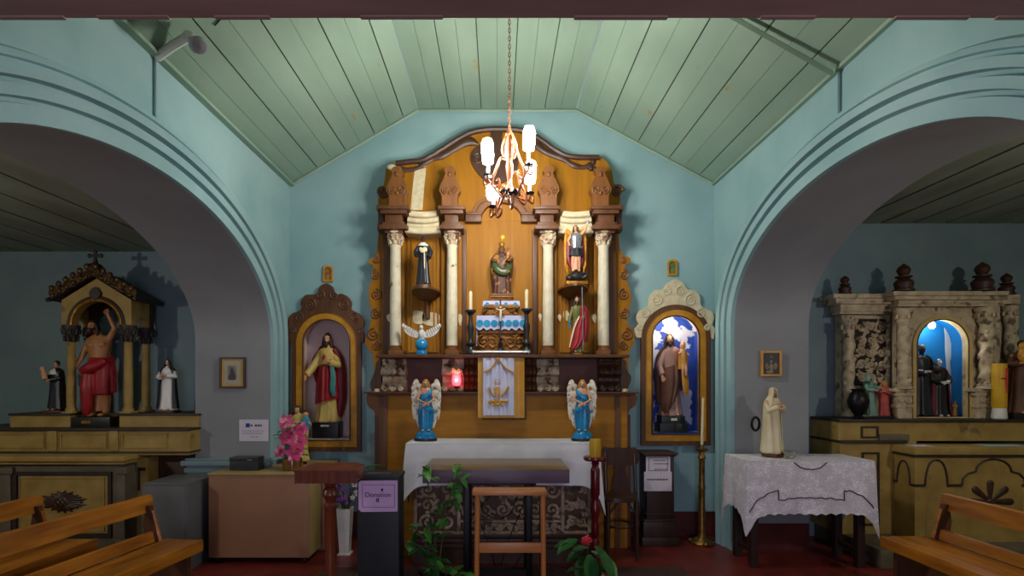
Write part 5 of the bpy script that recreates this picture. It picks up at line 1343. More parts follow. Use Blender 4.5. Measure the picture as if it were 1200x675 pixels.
# grey speaker-like locker
Y0 = 4.3; xa, xb = PX(166, Y0), PX(219, Y0); 
t = thing('grey_cabinet', 'dark grey metal cabinet standing left of the beige cabinet', 'cabinet', ((xa+xb)/2, Y0, 0))
gm = mat('grey_metal', (104, 104, 106), (94, 94, 97), scale=4, rough=.5, bump=.03)
zt = PZ(568.5, Y0)
b = B(); box(b, xa, xb, Y0, 4.72, 0, zt, .006); obj('body', b, gm, t)
b = B(); box(b, xa+.012, xb-.012, Y0-.006, Y0+.002, .03, zt-.014, .003); obj('front_panel', b, gm, t)
b = B(); box(b, xa-.003, xb+.003, Y0-.004, 4.724, zt-.002, zt+.012, .004); obj('top', b, gm, t)
# lectern
Y = 3.35; loc = V(PX(382, Y), Y+.08, 0)
t = thing('lectern', 'reddish turned wooden lectern with scalloped apron near the donation box', 'lectern', loc)
lw = wood('lectern_wood', (122, 58, 32), (96, 42, 24), 'z', rough=.3, scale=5)
z1 = PZ(553, Y); xa, xb = PX(346, Y), PX(417.5, Y)
n = 24; q = []
for i in range(n+1):
    x = xa+(xb-xa)*i/n; q.append((x, PZ(567, Y)+.006*abs(math.sin(PI*i/2.4))))
for nm, ya, yb in (('front_apron', Y-.012, Y+.006), ('rear_apron', Y+.18, Y+.198)):
    b = B(); prism(b, q+[(xb, z1), (xa, z1)], ya, yb)
    for i in range(1, 9): 
        x = xa+(xb-xa)*i/9; tube(b, [V(x, ya-.001, z1), V(x, ya-.001, PZ(565.5, Y))], .003, 6)
    obj(nm, b, lw, t)
for x in (xa, xb-.016):
    b = B(); box(b, x, x+.016, Y, Y+.19, PZ(565, Y), z1, .002); obj('side_apron', b, lw, t)
b = B(); loft(b, [[V(xa-.004, Y-.018, z1), V(xb+.004, Y-.018, z1), V(xb+.004, Y+.205, z1), V(xa-.004, Y+.205, z1)], [V(xa-.004, Y-.018, z1+.012), V(xb+.004, Y-.018, z1+.012), V(xb+.004, Y+.205, z1+.012), V(xa-.004, Y+.205, z1+.012)], [V(xa+.085, Y+.03, z1+.034), V(xb-.05, Y+.03, z1+.034), V(xb-.05, Y+.17, z1+.034), V(xa+.085, Y+.17, z1+.034)]]); obj('top', b, lw, t)
b = B(); zz = PZ(567, Y)
lathe(b, [(.05, .06), (.045, .1), (.032, .14), (.031, .3), (.034, .42), (.03, .46), (.036, .5), (.036, PZ(598, Y)), (.04, PZ(596, Y)), (.028, PZ(592, Y)), (.032, PZ(589, Y)), (.05, PZ(583, Y)), (.044, PZ(577, Y)), (.03, PZ(573, Y)), (.04, PZ(570, Y)), (.036, z1-.004)], (loc.x, Y+.09, 0), 26); obj('post', b, lw, t)
for i in range(3):
    a = -PI/2+i*2*PI/3; b = B(); stube(b, [V(loc.x, Y+.09, .12), V(loc.x+.14*math.cos(a), Y+.09+.14*math.sin(a), .09), V(loc.x+.24*math.cos(a), Y+.09+.24*math.sin(a), .02)], [.03, .028, .02], 5, 10); obj('foot', b, lw, t)
# white vase of purple flowers
Y = 4.78; loc = V(PX(404.5, Y), Y, 0)
t = thing('flower_vase', 'tall tapering white floor vase of purple flowers behind the lectern', 'flowers', loc)
h = PZ(595, Y); b = B()
def sq(w, z): return [V(-w, -w, z), V(w, -w, z), V(w, w, z), V(-w, w, z)]
loft(b, [sq(.055, 0), sq(.055, .012), sq(.04, .014), sq(.044, .1), sq(.06, h-.002), sq(.062, h), sq(.052, h), sq(.04, .06)]); obj('vase', b, M['white'], t, local=True)
b = B(); r = random.Random(5); heads = []
for i in range(34):
    p = V(r.uniform(-.09, .1), r.uniform(-.06, .05), h+r.uniform(.05, .26)); heads.append(p); tube(b, [V(p.x*.2, p.y*.2, h-.05), V(p.x*.6, p.y*.6, h+(p.z-h)*.6), p], .0022, 5)
obj('stems', b, M['stem'], t, local=True)
pu = mat('purple_petal', (150, 90, 168), (120, 66, 146), scale=20, rough=.6, bump=0); wh = mat('white_petal', (206, 206, 196), (190, 196, 176), scale=20, rough=.6, bump=0)
for i, p in enumerate(heads):
    b = B(); rr = r.uniform(.012, .02)
    for k in range(5):
        a = k*2*PI/5+i; ball(b, p+V(rr*.8*math.cos(a), -.3*rr, rr*.8*math.sin(a)), (rr*.62, rr*.35, rr*.62), 8, 6)
    obj('blossom', b, wh if p.x > .06 else pu, t, local=True)
# donation box
Y0 = 3.6; xa, xb = PX(418.5, Y0), PX(467.5, Y0); zt = PZ(557, Y0)
t = thing('donation_box', 'tall black donation box with lilac sign beside the vine plant', 'donation box', ((xa+xb)/2, Y0, 0))
bk = mat('box_black', (34, 34, 36), (28, 28, 31), scale=10, rough=.55, bump=.08)
b = B(); box(b, xa, xb, Y0, Y0+.2, 0, zt-.02, .006); obj('body', b, bk, t)
b = B(); box(b, xa-.006, xb+.006, Y0-.006, Y0+.206, zt-.024, zt, .005); obj('lid', b, bk, t)
b = B(); box(b, xa+.05, xb-.07, Y0+.08, Y0+.095, zt-.001, zt+.002); obj('coin_slot', b, M['silver'], t)
li = mat('lilac_paper', (226, 184, 228), (216, 174, 220), scale=3, rough=.7, bump=.01)
Ys = Y0-.003
b = B(); pxprism(b, [(422, 563.5), (465.8, 563), (465.8, 599.5), (423.5, 600), (420, 597), (420, 566)], Ys-.003, Ys+.002); sg = obj('sign', b, li, t)
b = B(); pxprism(b, [(424.5, 568), (462.5, 568), (462.5, 594.5), (424.5, 594.5)], Ys-.0045, Ys-.0025, [[(424.9, 568.4), (462.1, 568.4), (462.1, 594.1), (424.9, 594.1)]]); obj('sign_border', b, M['ink'], sg)
b = text_bm('Donation', .045, P(443, 580, Ys-.004), ext=.0008); obj('lettering', b, M['ink'], sg)
b = B(); pxbox(b, 446.8, 448.6, 572.5, 576, Ys-.0045, Ys-.0025); pxbox(b, 446.2, 449.2, 573.4, 574.2, Ys-.0045, Ys-.0025); pxbox(b, 441, 442.2, 584.5, 588.5, Ys-.0045, Ys-.0025); pxbox(b, 442.9, 444.1, 584.5, 588.5, Ys-.0045, Ys-.0025); pxbox(b, 440.6, 444.5, 584.2, 585, Ys-.0045, Ys-.0025); obj('printed_symbols', b, M['ink'], sg)
# leafy plants
def potted(t, r, h, m, loc=(0, 0, 0)):
    b = B(); x, y, z = loc; lathe(b, [(r*.7, 0), (r*.72, .01), (r*.95, h*.85), (r*1.05, h*.86), (r*1.05, h), (r*.95, h), (r*.9, h*.86), (.001, h*.86)], loc, 24); return obj('pot', b, m, t, local=True)
terr = mat('dark_clay', (84, 48, 36), (66, 38, 30), rough=.7)
Y = 4.4; loc = V(PX(437, Y), Y, 0)
t = thing('broad_leaf_plant', 'potted plant whose broad dark leaf shows above the donation box', 'plant', loc)
potted(t, .12, .22, terr); b = B(); lh = PZ(548, Y); tube(b, [V(0, 0, .18), V(.03, 0, lh*.6), V(.09, 0, lh)], .006, 6); tube(b, [V(0, 0, .18), V(-.03, .02, .5), V(-.02, .04, .7)], .006, 6); obj('stems', b, M['stem'], t, local=True)
b = B(); leaf(b, V(.1, -.02, lh+.02), (-1, -.1, .05), .21, .035, .22); obj('leaf', b, M['leaf'], t, local=True)
b = B(); leaf(b, V(-.02, .04, .7), (-.6, -.3, .3), .2, .05); obj('leaf', b, M['leaf'], t, local=True)
# climbing vine plant left of the table
Y = 3.75; loc = V(PX(513, Y), Y, 0)
t = thing('vine_plant', 'tall leafy green vine in a pot climbing beside the slab table', 'plant', loc)
potted(t, .14, .2, terr); S = lambda x, y, dy=0: P(x, y, Y+dy)-loc
stk = [[(513, 690), (516, 650), (522, 610), (528, 580), (538, 548)], [(512, 690), (510, 640), (504, 600), (502, 570), (500, 545)], [(513, 690), (505, 655), (492, 640), (480, 638)], [(514, 690), (524, 672), (536, 668)], [(512, 690), (500, 640), (485, 618)]]
b = B()
for s_ in stk: stube(b, [S(*p) for p in s_], .005, 5, 6)
obj('stems', b, M['stem'], t, local=True)
r = random.Random(8)
spots = [(500, 548, 3), (497, 556, 3), (505, 560, 3), (534, 547, 2), (541, 551, 2), (534, 566, 4), (540, 562, 3), (526, 575, 3), (530, 586, 2), (520, 592, 2), (515, 602, 2), (522, 608, 2), (512, 617, 2), (516, 628, 3), (508, 635, 2), (500, 640, 2), (488, 640, 3), (480, 634, 2), (478, 618, 2), (486, 622, 2), (494, 618, 2), (505, 650, 3), (512, 658, 4), (506, 667, 4), (520, 664, 3), (530, 670, 4), (540, 668, 3), (500, 672, 2), (515, 672, 3)]
k_ = 0
for px, py, n in spots:
    for i in range(n):
        p = S(px+r.uniform(-4, 4), py+r.uniform(-4, 4), r.uniform(-.06, .06)); d = V(r.uniform(-1, 1), r.uniform(-1, .2), r.uniform(-.5, .5))
        b = B(); leaf(b, p, d, r.uniform(.06, .11), r.uniform(.024, .038), .3)
        obj('leaf', b, M['leaf_lt'] if (py < 572 or r.random() < .35) else M['leaf'], t, local=True)
# red flowered plant right of the stand
Y = 3.7; loc = V(PX(692, Y), Y, 0)
t = thing('flowering_plant', 'low leafy potted plant with one red bloom before the candle stand', 'plant', loc)
potted(t, .12, .16, terr); S = lambda x, y, dy=0: P(x, y, Y+dy)-loc
b = B(); r = random.Random(12)
for e in ((688, 636), (665, 630), (705, 640), (712, 660), (690, 650), (678, 660)): stube(b, [V(0, 0, .12), (V(0, 0, .12)+S(*e))*.5+V(0, 0, .03), S(*e)], .004, 4, 6)
obj('stems', b, M['stem'], t, local=True)
for px, py, dx, dz, L in ((690, 642, -1, .1, .12), (676, 632, -1, -.25, .15), (668, 634, -.9, -.1, .1), (697, 640, .5, -.5, .14), (703, 646, .5, -.9, .17), (708, 652, .5, -.8, .14), (690, 650, .1, -1, .15), (684, 652, -.3, -.9, .14), (697, 655, .3, -1, .13), (704, 660, .5, -.6, .12), (678, 666, -1, .1, .08), (690, 666, -.4, .3, .1), (700, 668, .4, .2, .1), (693, 646, .6, -.2, .1), (683, 644, -.7, -.2, .12)):
    b = B(); leaf(b, S(px, py, r.uniform(-.08, .04)), (dx, r.uniform(-.6, -.1), dz), L*1.1, L*.38, .25); obj('leaf', b, M['leaf'] if r.random() < .7 else M['leaf_lt'], t, local=True)
rb = mat('red_bloom', (214, 46, 56), (186, 26, 40), scale=18, rough=.5, bump=.1)
c = S(687, 633, -.05); b = B()
for i in range(14):
    a = i*2.4; q_ = .03*math.sqrt(i/14); ball(b, c+V(q_*math.cos(a), -.015*(1-i/14), q_*math.sin(a)), (.013, .011, .013), 8, 6)
obj('bloom', b, rb, t, local=True)
# ------------------------------------------------------------------ pews
def pew(name, label, rail_end, seat_end, Yend, length, ang, face):
    "face=+1: seat on the +X side of the back; ang turns the bench in plan"
    Xr, Xs = PX(rail_end, Yend), PX(seat_end, Yend)
    zr, zs = .725, .43
    t = thing(name, label, 'pew', (Xs, Yend, 0), ang)
    w = abs(Xs-Xr)
    lx = lambda v: -face*v                # v = distance back from the seat's front edge
    def bx(nm, v0, v1, y0, y1, z0, z1, m, bev=.006):
        b = B(); a, c = sorted((lx(v0), lx(v1))); box(b, a, c, y0, y1, z0, z1, bev); return obj(nm, b, m, t, local=True)
    L = length
    # tilted back rails
    def tilted(nm, v0, z0, v1, z1, th, ye=0):
        b = B(); q = [(lx(v0), z0), (lx(v1), z1), (lx(v1+th), z1+.004), (lx(v0+th), z0+.004)]
        loft(b, [[V(x, y, z) for x, z in q] for y in (-L, ye)]); 
        return obj(nm, b, M['pew'], t, local=True)
    tilted('back_rail', w-.01, zr-.105, w+.012, zr, .03)
    tilted('lower_back_rail', w-.075, zs+.0, w-.06, zs+.065, .022, -.07)
    bx('seat', .0, w-.09, -L, 0.01, zs-.03, zs, M['pew'])
    bx('seat_front_board', -.008, .018, -L, .012, zs-.075, zs+.003, M['pew'])
    for y in (-.075, -L+.12):
        b = B()
        pr = [(lx(.04), 0), (lx(.05), zs-.04), (lx(w-.1), zs-.03), (lx(w-.03), zr-.06), (lx(w+.0), zr-.06), (lx(w+.02), zs+.12), (lx(w-.0), zs), (lx(w-.02), .1), (lx(w+.0), 0)]
        prism(b, pr, y, y+.035); obj('end_panel', b, M['pew_dark'], t, local=True)
        b = B(); tube(b, [V(lx(w-.045), y+.017, zr-.09), V(lx(w-.1), y+.017, zs)], .012, 6); obj('back_strut', b, M['pew'], t, local=True)
    return t
pew('wooden_pew', 'honey-coloured wooden pew nearest the beige cabinet on the left', 174, 236, 3.7, 1.95, math.radians(-8)*1.0, 1)
pew('wooden_pew', 'honey-coloured wooden pew behind another, before the left side altar', 48, 112, 3.72, 1.6, math.radians(-3), 1)
pew('wooden_pew', 'honey-coloured wooden pew alone in front of the right side altar', 1103, 1034, 3.79, 1.75, math.radians(1.5), -1)
# ------------------------------------------------------------------ left side altar
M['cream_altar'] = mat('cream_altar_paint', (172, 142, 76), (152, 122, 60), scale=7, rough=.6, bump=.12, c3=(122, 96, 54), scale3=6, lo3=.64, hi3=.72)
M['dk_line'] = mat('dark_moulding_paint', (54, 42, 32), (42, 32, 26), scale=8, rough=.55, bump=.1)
M['greybrown'] = mat('greybrown_altar_paint', (108, 98, 80), (92, 82, 66), scale=7, rough=.65, bump=.12)  # grey-brown altar paint for steps, body and pilasters
LX0 = -4.75
t = thing('side_altar', 'cream painted side altar with brown sunburst front in the left aisle', 'altar', (-3.75, 4.55, 0))
def panel_frame(bm, xa, xb, ya, yb, Y, w, d=.012):
    pxprism(bm, [(xa, ya), (xb, ya), (xb, yb), (xa, yb)], Y-d, Y+.002, [[(xa+w, ya+w), (xb-w, ya+w), (xb-w, yb-w), (xa+w, yb-w)]])
Ym = 4.6; xr = PX(152, Ym)
b = B(); box(b, LX0, xr, Ym-.08, 5.0, PZ(541, Ym-.08), PZ(535, Ym-.08), .004); box(b, LX0, xr-.02, Ym-.05, 5.0, PZ(545, Ym-.08), PZ(541, Ym-.08), .003); obj('mensa', b, M['cream_altar'], t)
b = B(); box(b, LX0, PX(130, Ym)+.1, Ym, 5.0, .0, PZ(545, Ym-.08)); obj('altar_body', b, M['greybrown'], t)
b = B(); pxbox(b, 24, 126, 558, 625, Ym-.006, Ym+.002); obj('front_panel', b, M['cream_altar'], t)
b = B(); panel_frame(b, 15, 130, 553, 630, Ym-.004, 4); obj('panel_frame', b, M['dk_line'], t)
b = B(); panel_frame(b, 22.5, 122, 560, 623, Ym-.006, 1, .008); obj('panel_bead', b, M['cream_altar'], t)
b = B(); c = P(74, 588, Ym-.012); pz = Ym-.02
ball(b, c, (.085, .02, .06), 20, 10)
for i in range(30):
    a = 2*PI*i/30; L = (.2 if i % 2 else .165)*(1 if abs(math.sin(a)) < .5 else .78)
    p0 = c+V(.06*math.cos(a), -.004, .045*math.sin(a)); p1 = c+V(L*math.cos(a), 0, L*.62*math.sin(a)); tube(b, [p0, p0.lerp(p1, .6), p1], [.014, .013, .003], 6)
for i in range(5): spiral(b, c+V(-.04+.02*i, -.018, .01*((i % 2)*2-1)), .02, w=.005, n=10)
obj('sunburst_carving', b, M['dbrown'], t)
for xa, xb in ((-6, 12), (137, 146)):
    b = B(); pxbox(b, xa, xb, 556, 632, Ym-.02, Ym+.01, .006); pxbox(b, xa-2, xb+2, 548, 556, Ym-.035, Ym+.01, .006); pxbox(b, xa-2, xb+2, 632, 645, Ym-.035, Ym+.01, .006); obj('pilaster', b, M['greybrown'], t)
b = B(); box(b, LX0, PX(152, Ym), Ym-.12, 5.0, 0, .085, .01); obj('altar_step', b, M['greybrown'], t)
# side pier of the altar, right of the mensa
Yp = 4.78
b = B(); pxbox(b, 152, 173, 536, 640, Yp, 5.28, .004); obj('side_pier', b, M['cream_altar'], t)
b = B(); pxbox(b, 161.5, 170, 548, 552, Yp-.008, Yp+.002); pxbox(b, 161.5, 163.5, 548, 575, Yp-.008, Yp+.002); obj('pier_line', b, M['dk_line'], t)
b = B(); box(b, PX(173, 4.9), -2.66, 4.93, 5.28, 0, PZ(533, 4.93), .003); obj('side_panel', b, M['dbrown'], t)
# first gradine with framed panels
Yg = 4.72
b = B(); box(b, LX0, -2.66, Yg, 5.3, PZ(537, Ym-.08)+.0, PZ(504.5, Yg)); obj('lower_gradine', b, M['cream_altar'], t)
b = B()
for xa, xb in ((-20, 51), (70, 124), (142, 195)): panel_frame(b, xa, xb, 508, 525, Yg, 1.4); panel_frame(b, xa-2.4, xb+2.4, 506.3, 527, Yg, 1.0, .006)
for xa, xb in ((55, 66), (128, 138)): pxbox(b, xa, xb, 504, 528, Yg-.016, Yg+.002, .003)
obj('panel_moulding', b, M['cream_altar'], t)
b = B(); box(b, LX0, -2.65, Yg-.03, 5.3, PZ(504.5, Yg), PZ(502, Yg), .003); box(b, LX0, -2.65, Yg-.016, 5.3, PZ(531, Yg), PZ(529, Yg), .002); obj('gradine_ledge', b, M['dk_line'], t)
Yu = 4.86
b = B(); box(b, PX(12, Yu), PX(82, Yu), Yu, 5.3, PZ(502, Yu), PZ(487, Yu)); box(b, PX(140, Yu), -2.66, Yu, 5.3, PZ(502, Yu), PZ(487, Yu)); box(b, PX(80, Yu), PX(142, Yu), 5.14, 5.3, PZ(502, Yu), PZ(487, Yu)); obj('upper_gradine', b, M['cream_altar'], t)
for xa_, xb_ in ((PX(11, Yu), PX(83, Yu)), (PX(139, Yu), -2.65)):
    b = B(); box(b, xa_, xb_, Yu-.015, 5.3, PZ(487, Yu), PZ(484.5, Yu), .002); obj('upper_ledge', b, M['dk_line'], t)
ZG = PZ(484.5, Yu)
# baldachin
Yf, Yr = 4.9, 5.17
t = thing('baldachin', 'gilded columned canopy with carved gable and cross over the bare-chested statue', 'canopy', (PX(114, Yf), 5.03, ZG))
fl, fr = PX(81.5, Yf), PX(148.5, Yf)
zc0, zc1 = PZ(401, Yf), PZ(381, Yf)
for i, (x, y) in enumerate(((fl, Yf+.02), (fr, Yf+.02), (fl, Yr), (fr, Yr))):
    b = B(); lathe(b, [(.05, ZG), (.05, ZG+.015), (.045, ZG+.02), (.045, ZG+.04), (.036, ZG+.05), (.037, ZG+.2), (.031, zc0), (.034, zc0+.004)], (x, y, 0), 20); box(b, x-.052, x+.052, y-.052, y+.052, ZG, ZG+.016, .003); obj('column', b, M['cream_altar'], t)
    b = B(); lathe(b, [(.032, zc0), (.04, zc0+.03), (.06, zc0+.1), (.07, zc0+.13), (.07, zc1)], (x, y, 0), 20)
    for k in range(8):
        for zz, rr in ((.25, .05), (.65, .062)):
            a = 2*PI*(k+zz)/8; p = V(x+rr*math.cos(a), y+rr*math.sin(a), zc0+(zc1-zc0)*zz); tube(b, [p-V(0, 0, .03), p, p+V(.014*math.cos(a), .014*math.sin(a), .02)], [.012, .012, .005], 6)
    obj('capital', b, M['dk_line'], t)
xm = (fl+fr)/2; hw = (fr-fl)/2+.055; za = zc1; zt = PZ(352, Yf)
zap = PZ(327, Yf)
ri = (fr-fl)/2-.045
def arcs(r, n=20, k=1.0): return [(xm+r*math.cos(PI*i/n), za+r*k*math.sin(PI*i/n)) for i in range(n+1)]
face = [(xm+hw, za), (xm+hw, zt), (xm, zap), (xm-hw, zt), (xm-hw, za)]
b = B(); prism(b, face+[(p[0], p[1]) for p in arcs(ri)[::-1]], Yf-.02, Yf+.05); obj('front_arch', b, M['cream_altar'], t, smooth=30)
b = B(); tube(b, [V(p[0], Yf-.025, p[1]) for p in arcs(ri+.012)], .013, 8); obj('arch_bead', b, M['gold'], t)
b = B(); tube(b, [V(p[0], Yf-.022, p[1]) for p in arcs(ri+.035)], .014, 8); pts = [P(112, 340, Yf-.03)]; prism(b, smooth2([(xm-.05, PZ(344, Yf)), (xm, PZ(337, Yf)), (xm+.05, PZ(344, Yf)), (xm+.03, PZ(350, Yf)), (xm, PZ(353, Yf)), (xm-.03, PZ(350, Yf))], 3, True), Yf-.045, Yf-.02); obj('arch_keystone', b, M['dk_line'], t)
b = B(); prism(b, face+[(p[0], p[1]) for p in arcs(ri)[::-1]], Yr-.03, Yr+.03); obj('rear_arch', b, M['dbrown'], t, smooth=30)
for x, s in ((xm-hw, 1), (xm+hw, -1)):
    b = B(); ym = (Yf+Yr)/2; ry = (Yr-Yf)/2-.052
    fc = [(Yr-.035, za), (Yr-.035, zt), (Yf+.055, zt), (Yf+.055, za)]+[(ym+ry*math.cos(PI*i/14), za+ry*math.sin(PI*i/14)) for i in range(15)][::-1]
    k = B(); prism(k, fc, x, x+s*.05); swapxy(k); join(b, k); obj('side_arch', b, M['cream_altar'] if s > 0 else M['cream_altar'], t, smooth=30)
b = B()
for y0, y1 in ((Yf-.07, Yr+.06),):
    for (xa, za_), (xb, zb_) in (((xm-hw-.07, zt-.012), (xm, zap+.02)), ((xm, zap+.02), (xm+hw+.07, zt-.012))):
        loft(b, [[V(xa, y, za_), V(xb, y, zb_), V(xb, y, zb_+.045), V(xa, y, za_+.035)] for y in (y0, y1)])
tube(b, [V(xm-hw-.06, Yf-.07, zt-.0), V(xm+hw+.06, Yf-.07, zt-.0)][:1]+[V(xm-hw-.09, Yf-.07, zt-.01)], .02, 6)
obj('roof', b, M['dk_line'], t)
b = B(); r = random.Random(4)
for s in (-1, 1):
    for i in range(6):
        u = i/5; x = xm+s*(hw+.03)*(1-u)+s*.03*u; z = zt+.03+(zap-zt)*u*1.0+.03
        spiral(b, V(x, Yf-.075, z), .045, a0=r.uniform(0, 6), sgn=s, w=.016, n=14)
        ball(b, (x+s*.01, Yf-.08, z+.035), (.024, .02, .03), 8, 6); ball(b, (x, Yf-.085, z-.03), (.02, .016, .02), 8, 6)
obj('gable_cresting', b, mat('dark_gilt_cresting', (112, 80, 36), (52, 40, 28), scale=26, rough=.4, metal=.5, bump=.4), t)
b = B(); zz = zap+.03
lathe(b, [(.09, 0), (.085, .03), (.06, .055), (.075, .08), (.05, .115), (.02, .13), (.018, .16)], (xm-.01, Yf-.02, zz-.02), 18); obj('finial', b, M['dbrown'], t)
b = B(); zz += .12; y = Yf-.02; xx = xm-.01; zt_ = PZ(296, Yf)
tube(b, [V(xx, y, zz), V(xx, y, zt_)], .013, 8); zx = zz+(zt_-zz)*.62; tube(b, [V(xx-.05, y, zx), V(xx+.05, y, zx)], .013, 8)
for p in ((xx, zt_), (xx-.052, zx), (xx+.052, zx)): ball(b, (p[0], y, p[1]), (.02, .014, .02), 8, 6)
obj('cross', b, M['dk_line'], t)
# bare chested Christ in red
Y = 5.02; zb = PZ(499, 4.83)
loc = V(PX(113, 4.98), 5.02, PZ(502, Yg)+.001)
t = thing('bare_chested_statue', 'bare-chested bearded statue in red cloth with raised arm under the gilded canopy', 'statue', loc)
H = PZ(373, 4.98)-loc.z
b = B(); box(b, -.2, .2, -.15, .1, 0, .085, .006); obj('base', b, M['black'], t, local=True)
b = B(); box(b, -.05, .03, -.156, -.149, .03, .055); obj('nameplate', b, M['gold'], t, local=True)
csk = mat('warm_statue_skin', (190, 134, 84), (170, 112, 66), scale=9, rough=.4, bump=.03)
pr = fig(t, H, None, csk, M['hair'], bh=.085, legs=True, bare=True, head=(-.05, -.03, .92), beard=M['hair'], hair_long=True,
         arms=[(-1, (-.16, -.02, .62), (-.2, -.09, .47), (-.3, -.4, -1)), (1, (.17, -.02, .9), (.11, -.04, 1.05), (-.3, 0, 1))])
T, Fh = pr['T'], pr['F']
b = B(); loft(b, [ering(T((.02, .0, z)), rx*Fh, ry*Fh, 40, .08, 8) for z, rx, ry in ((.22, .105, .09), (.3, .112, .1), (.4, .12, .105), (.5, .122, .105), (.56, .12, .1), (.6, .105, .09))])
stube(b, [T((.1, -.06, .57)), T((.0, -.12, .5)), T((-.1, -.11, .46))], [.04*Fh, .06*Fh, .04*Fh], 5, 10); stube(b, [T((-.05, -.09, .5)), T((-.05, -.11, .3)), T((-.055, -.1, .12)), T((-.07, -.09, .02))], [.04*Fh, .06*Fh, .05*Fh, .03*Fh], 5, 10); stube(b, [T((.11, .0, .62)), T((.125, .0, .45)), T((.125, .02, .25))], [.025*Fh, .045*Fh, .035*Fh], 5, 10)
b = remesh(b, .008, 2); obj('red_loincloth', b, M['red'], t, local=True)
# two small saints on the gradine
loc = V(PX(62, 4.93), 4.98, ZG); t = thing('friar_statue', 'small dark-robed saint statue holding a child left of the gilded canopy', 'statue', loc)
H = Hpx(421, 482, 4.98); plinth(t, .17, .14, .025, M['brown'])
pr = fig(t, H, M['blackrobe'], M['skin'], M['hair'], bh=.025, yaw=-.35, hair_long=False, hs=1.1, cloak=M['black'], arms=[(-1, (-.17, -.05, .66), (-.09, -.17, .66), (.3, -.6, .3)), (1, (.17, -.05, .64), (.0, -.17, .6), (-1, -.2, .1))])
T, Fh = pr['T'], pr['F']
b = B(); loft(b, [ering(T((0, -.01, z)), rx*Fh, ry*Fh, 20) for z, rx, ry in ((.72, .14, .1), (.79, .125, .09), (.84, .05, .05))]); obj('white_collar', b, M['white'], t, local=True)
b = B(); ball(b, T((-.14, -.19, .83)), (.045*Fh, .045*Fh, .052*Fh)); stube(b, [T((-.13, -.18, .79)), T((-.1, -.18, .7)), T((-.05, -.19, .62))], [.03*Fh, .05*Fh, .045*Fh]); tube(b, [T((-.13, -.18, .74)), T((-.19, -.2, .72))], [.018*Fh, .012*Fh]); b = remesh(b, .005, 2); obj('child', b, M['skin'], t, local=True)
loc = V(PX(193, 4.93), 4.98, ZG); t = thing('nun_statue', 'small white-robed nun statue with dark cloak right of the gilded canopy', 'statue', loc)
H = Hpx(419, 482, 4.98); plinth(t, .16, .13, .025, M['dbrown'])
fig(t, H, M['white'], M['skin'], None, bh=.025, yaw=.1, cloak=M['blackrobe'], veil=M['blackrobe'], arms=[(-1, (-.16, -.05, .64), (-.06, -.16, .64), (.5, -.2, .5)), (1, (.16, -.05, .66), (.0, -.16, .68), (-.7, -.2, .5))])
# ------------------------------------------------------------------ right side altar
RX1 = 5.0
t = thing('side_altar', 'cream painted side altar block with fan ornament in the right aisle', 'altar', (3.9, 4.62, 0))
sp = .15
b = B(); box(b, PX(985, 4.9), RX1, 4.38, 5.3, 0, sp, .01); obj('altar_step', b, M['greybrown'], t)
Ym = 4.62; x0 = PX(1072, Ym); zt, zt2 = PZ(524.5, Ym-.03), PZ(533, Ym-.03)
b = B(); box(b, x0, RX1, Ym, 4.9, sp, zt2); obj('altar_body', b, M['cream_altar'], t)
b = B(); box(b, x0-.03, RX1, Ym-.035, 4.9, zt2, zt, .005); obj('mensa', b, M['cream_altar'], t)
b = B(); box(b, x0-.018, RX1, Ym-.02, 4.9, zt2-.022, zt2, .003); obj('dark_fillet', b, M['dk_line'], t)
b = B()
zl = PZ(569, Ym)
def gothic(xc, hw, z0, h, n=10):
    a = [(xc-hw, z0)]
    for i in range(1, n+1):
        u = i/n; a.append((xc-hw*math.cos(u*PI/2)**.8, z0+h*math.sin(u*PI/2)))
    return a+[(2*xc-x, z) for x, z in a[::-1][1:]]
q = gothic(PX(1097, Ym), PX(1110, Ym)-PX(1097, Ym), zl, PZ(539, Ym)-zl)
tube(b, [V(x, Ym-.002, z) for x, z in q], .009, 6)
for xa, xb in ((1064, 1084), (1110, 1127)): pxbox(b, xa if xa > 1072 else 1072, xb, 567.5, 570.5, Ym-.008, Ym+.002)
tc_ = PX(1164, Ym); s = Ym/F
tre = [(tc_-37*s, zl), (tc_-36*s, zl+8*s), (tc_-30*s, zl+14*s), (tc_-22*s, zl+16*s)]
tre2 = [(tc_-22*s, zl+16*s)]+[(tc_+21*s*math.cos(PI-PI*i/10), zl+16*s+15*s*math.sin(PI*i/10)) for i in range(11)]
full = tre+tre2[1:]+[(2*tc_-x, z) for x, z in tre[::-1]]
tube(b, [V(x, Ym-.002, z) for x, z in full], .009, 6)
pxbox(b, 1198, 1222, 567.5, 570.5, Ym-.008, Ym+.002)
obj('arch_lines', b, M['dk_line'], t)
b = B()
for (xx, aa) in ((1097, 13), (1164, 37)):
    for s_ in (-1, 1): tube(b, [P(xx+s_*(aa-1.5), 570, Ym-.001), P(xx+s_*(aa-1.5), 632, Ym-.001)], .005, 6)
obj('panel_bead', b, M['cream_altar'], t)
b = B(); c = P(1160.5, 588, Ym-.004)
for a in (0, 42, 90, 138, 180):
    a = math.radians(a); d = V(math.cos(a), 0, math.sin(a)*.9); L = .19
    tube(b, [c+d*.02, c+d*L*.45, c+d*L*.8, c+d*L], [.014, .022, .03, .012], 8, flat=(V(0, 1, 0), .4)); ball(b, c+d*(L-.02), (.03, .012, .03), 10, 8)
ball(b, c, (.035, .016, .03)); obj('fan_ornament', b, M['dbrown'], t)
# left flank with pointed arch line
b = B(); xs = x0-.002
q = gothic(4.745, .075, zl, .19)
tube(b, [V(xs, y, z) for y, z in q], .008, 6); box(b, xs-.006, xs+.004, 4.625, 4.672, zl-.01, zl+.01); box(b, xs-.006, xs+.004, 4.818, 4.86, zl-.01, zl+.01); obj('flank_arch_line', b, M['dk_line'], t)
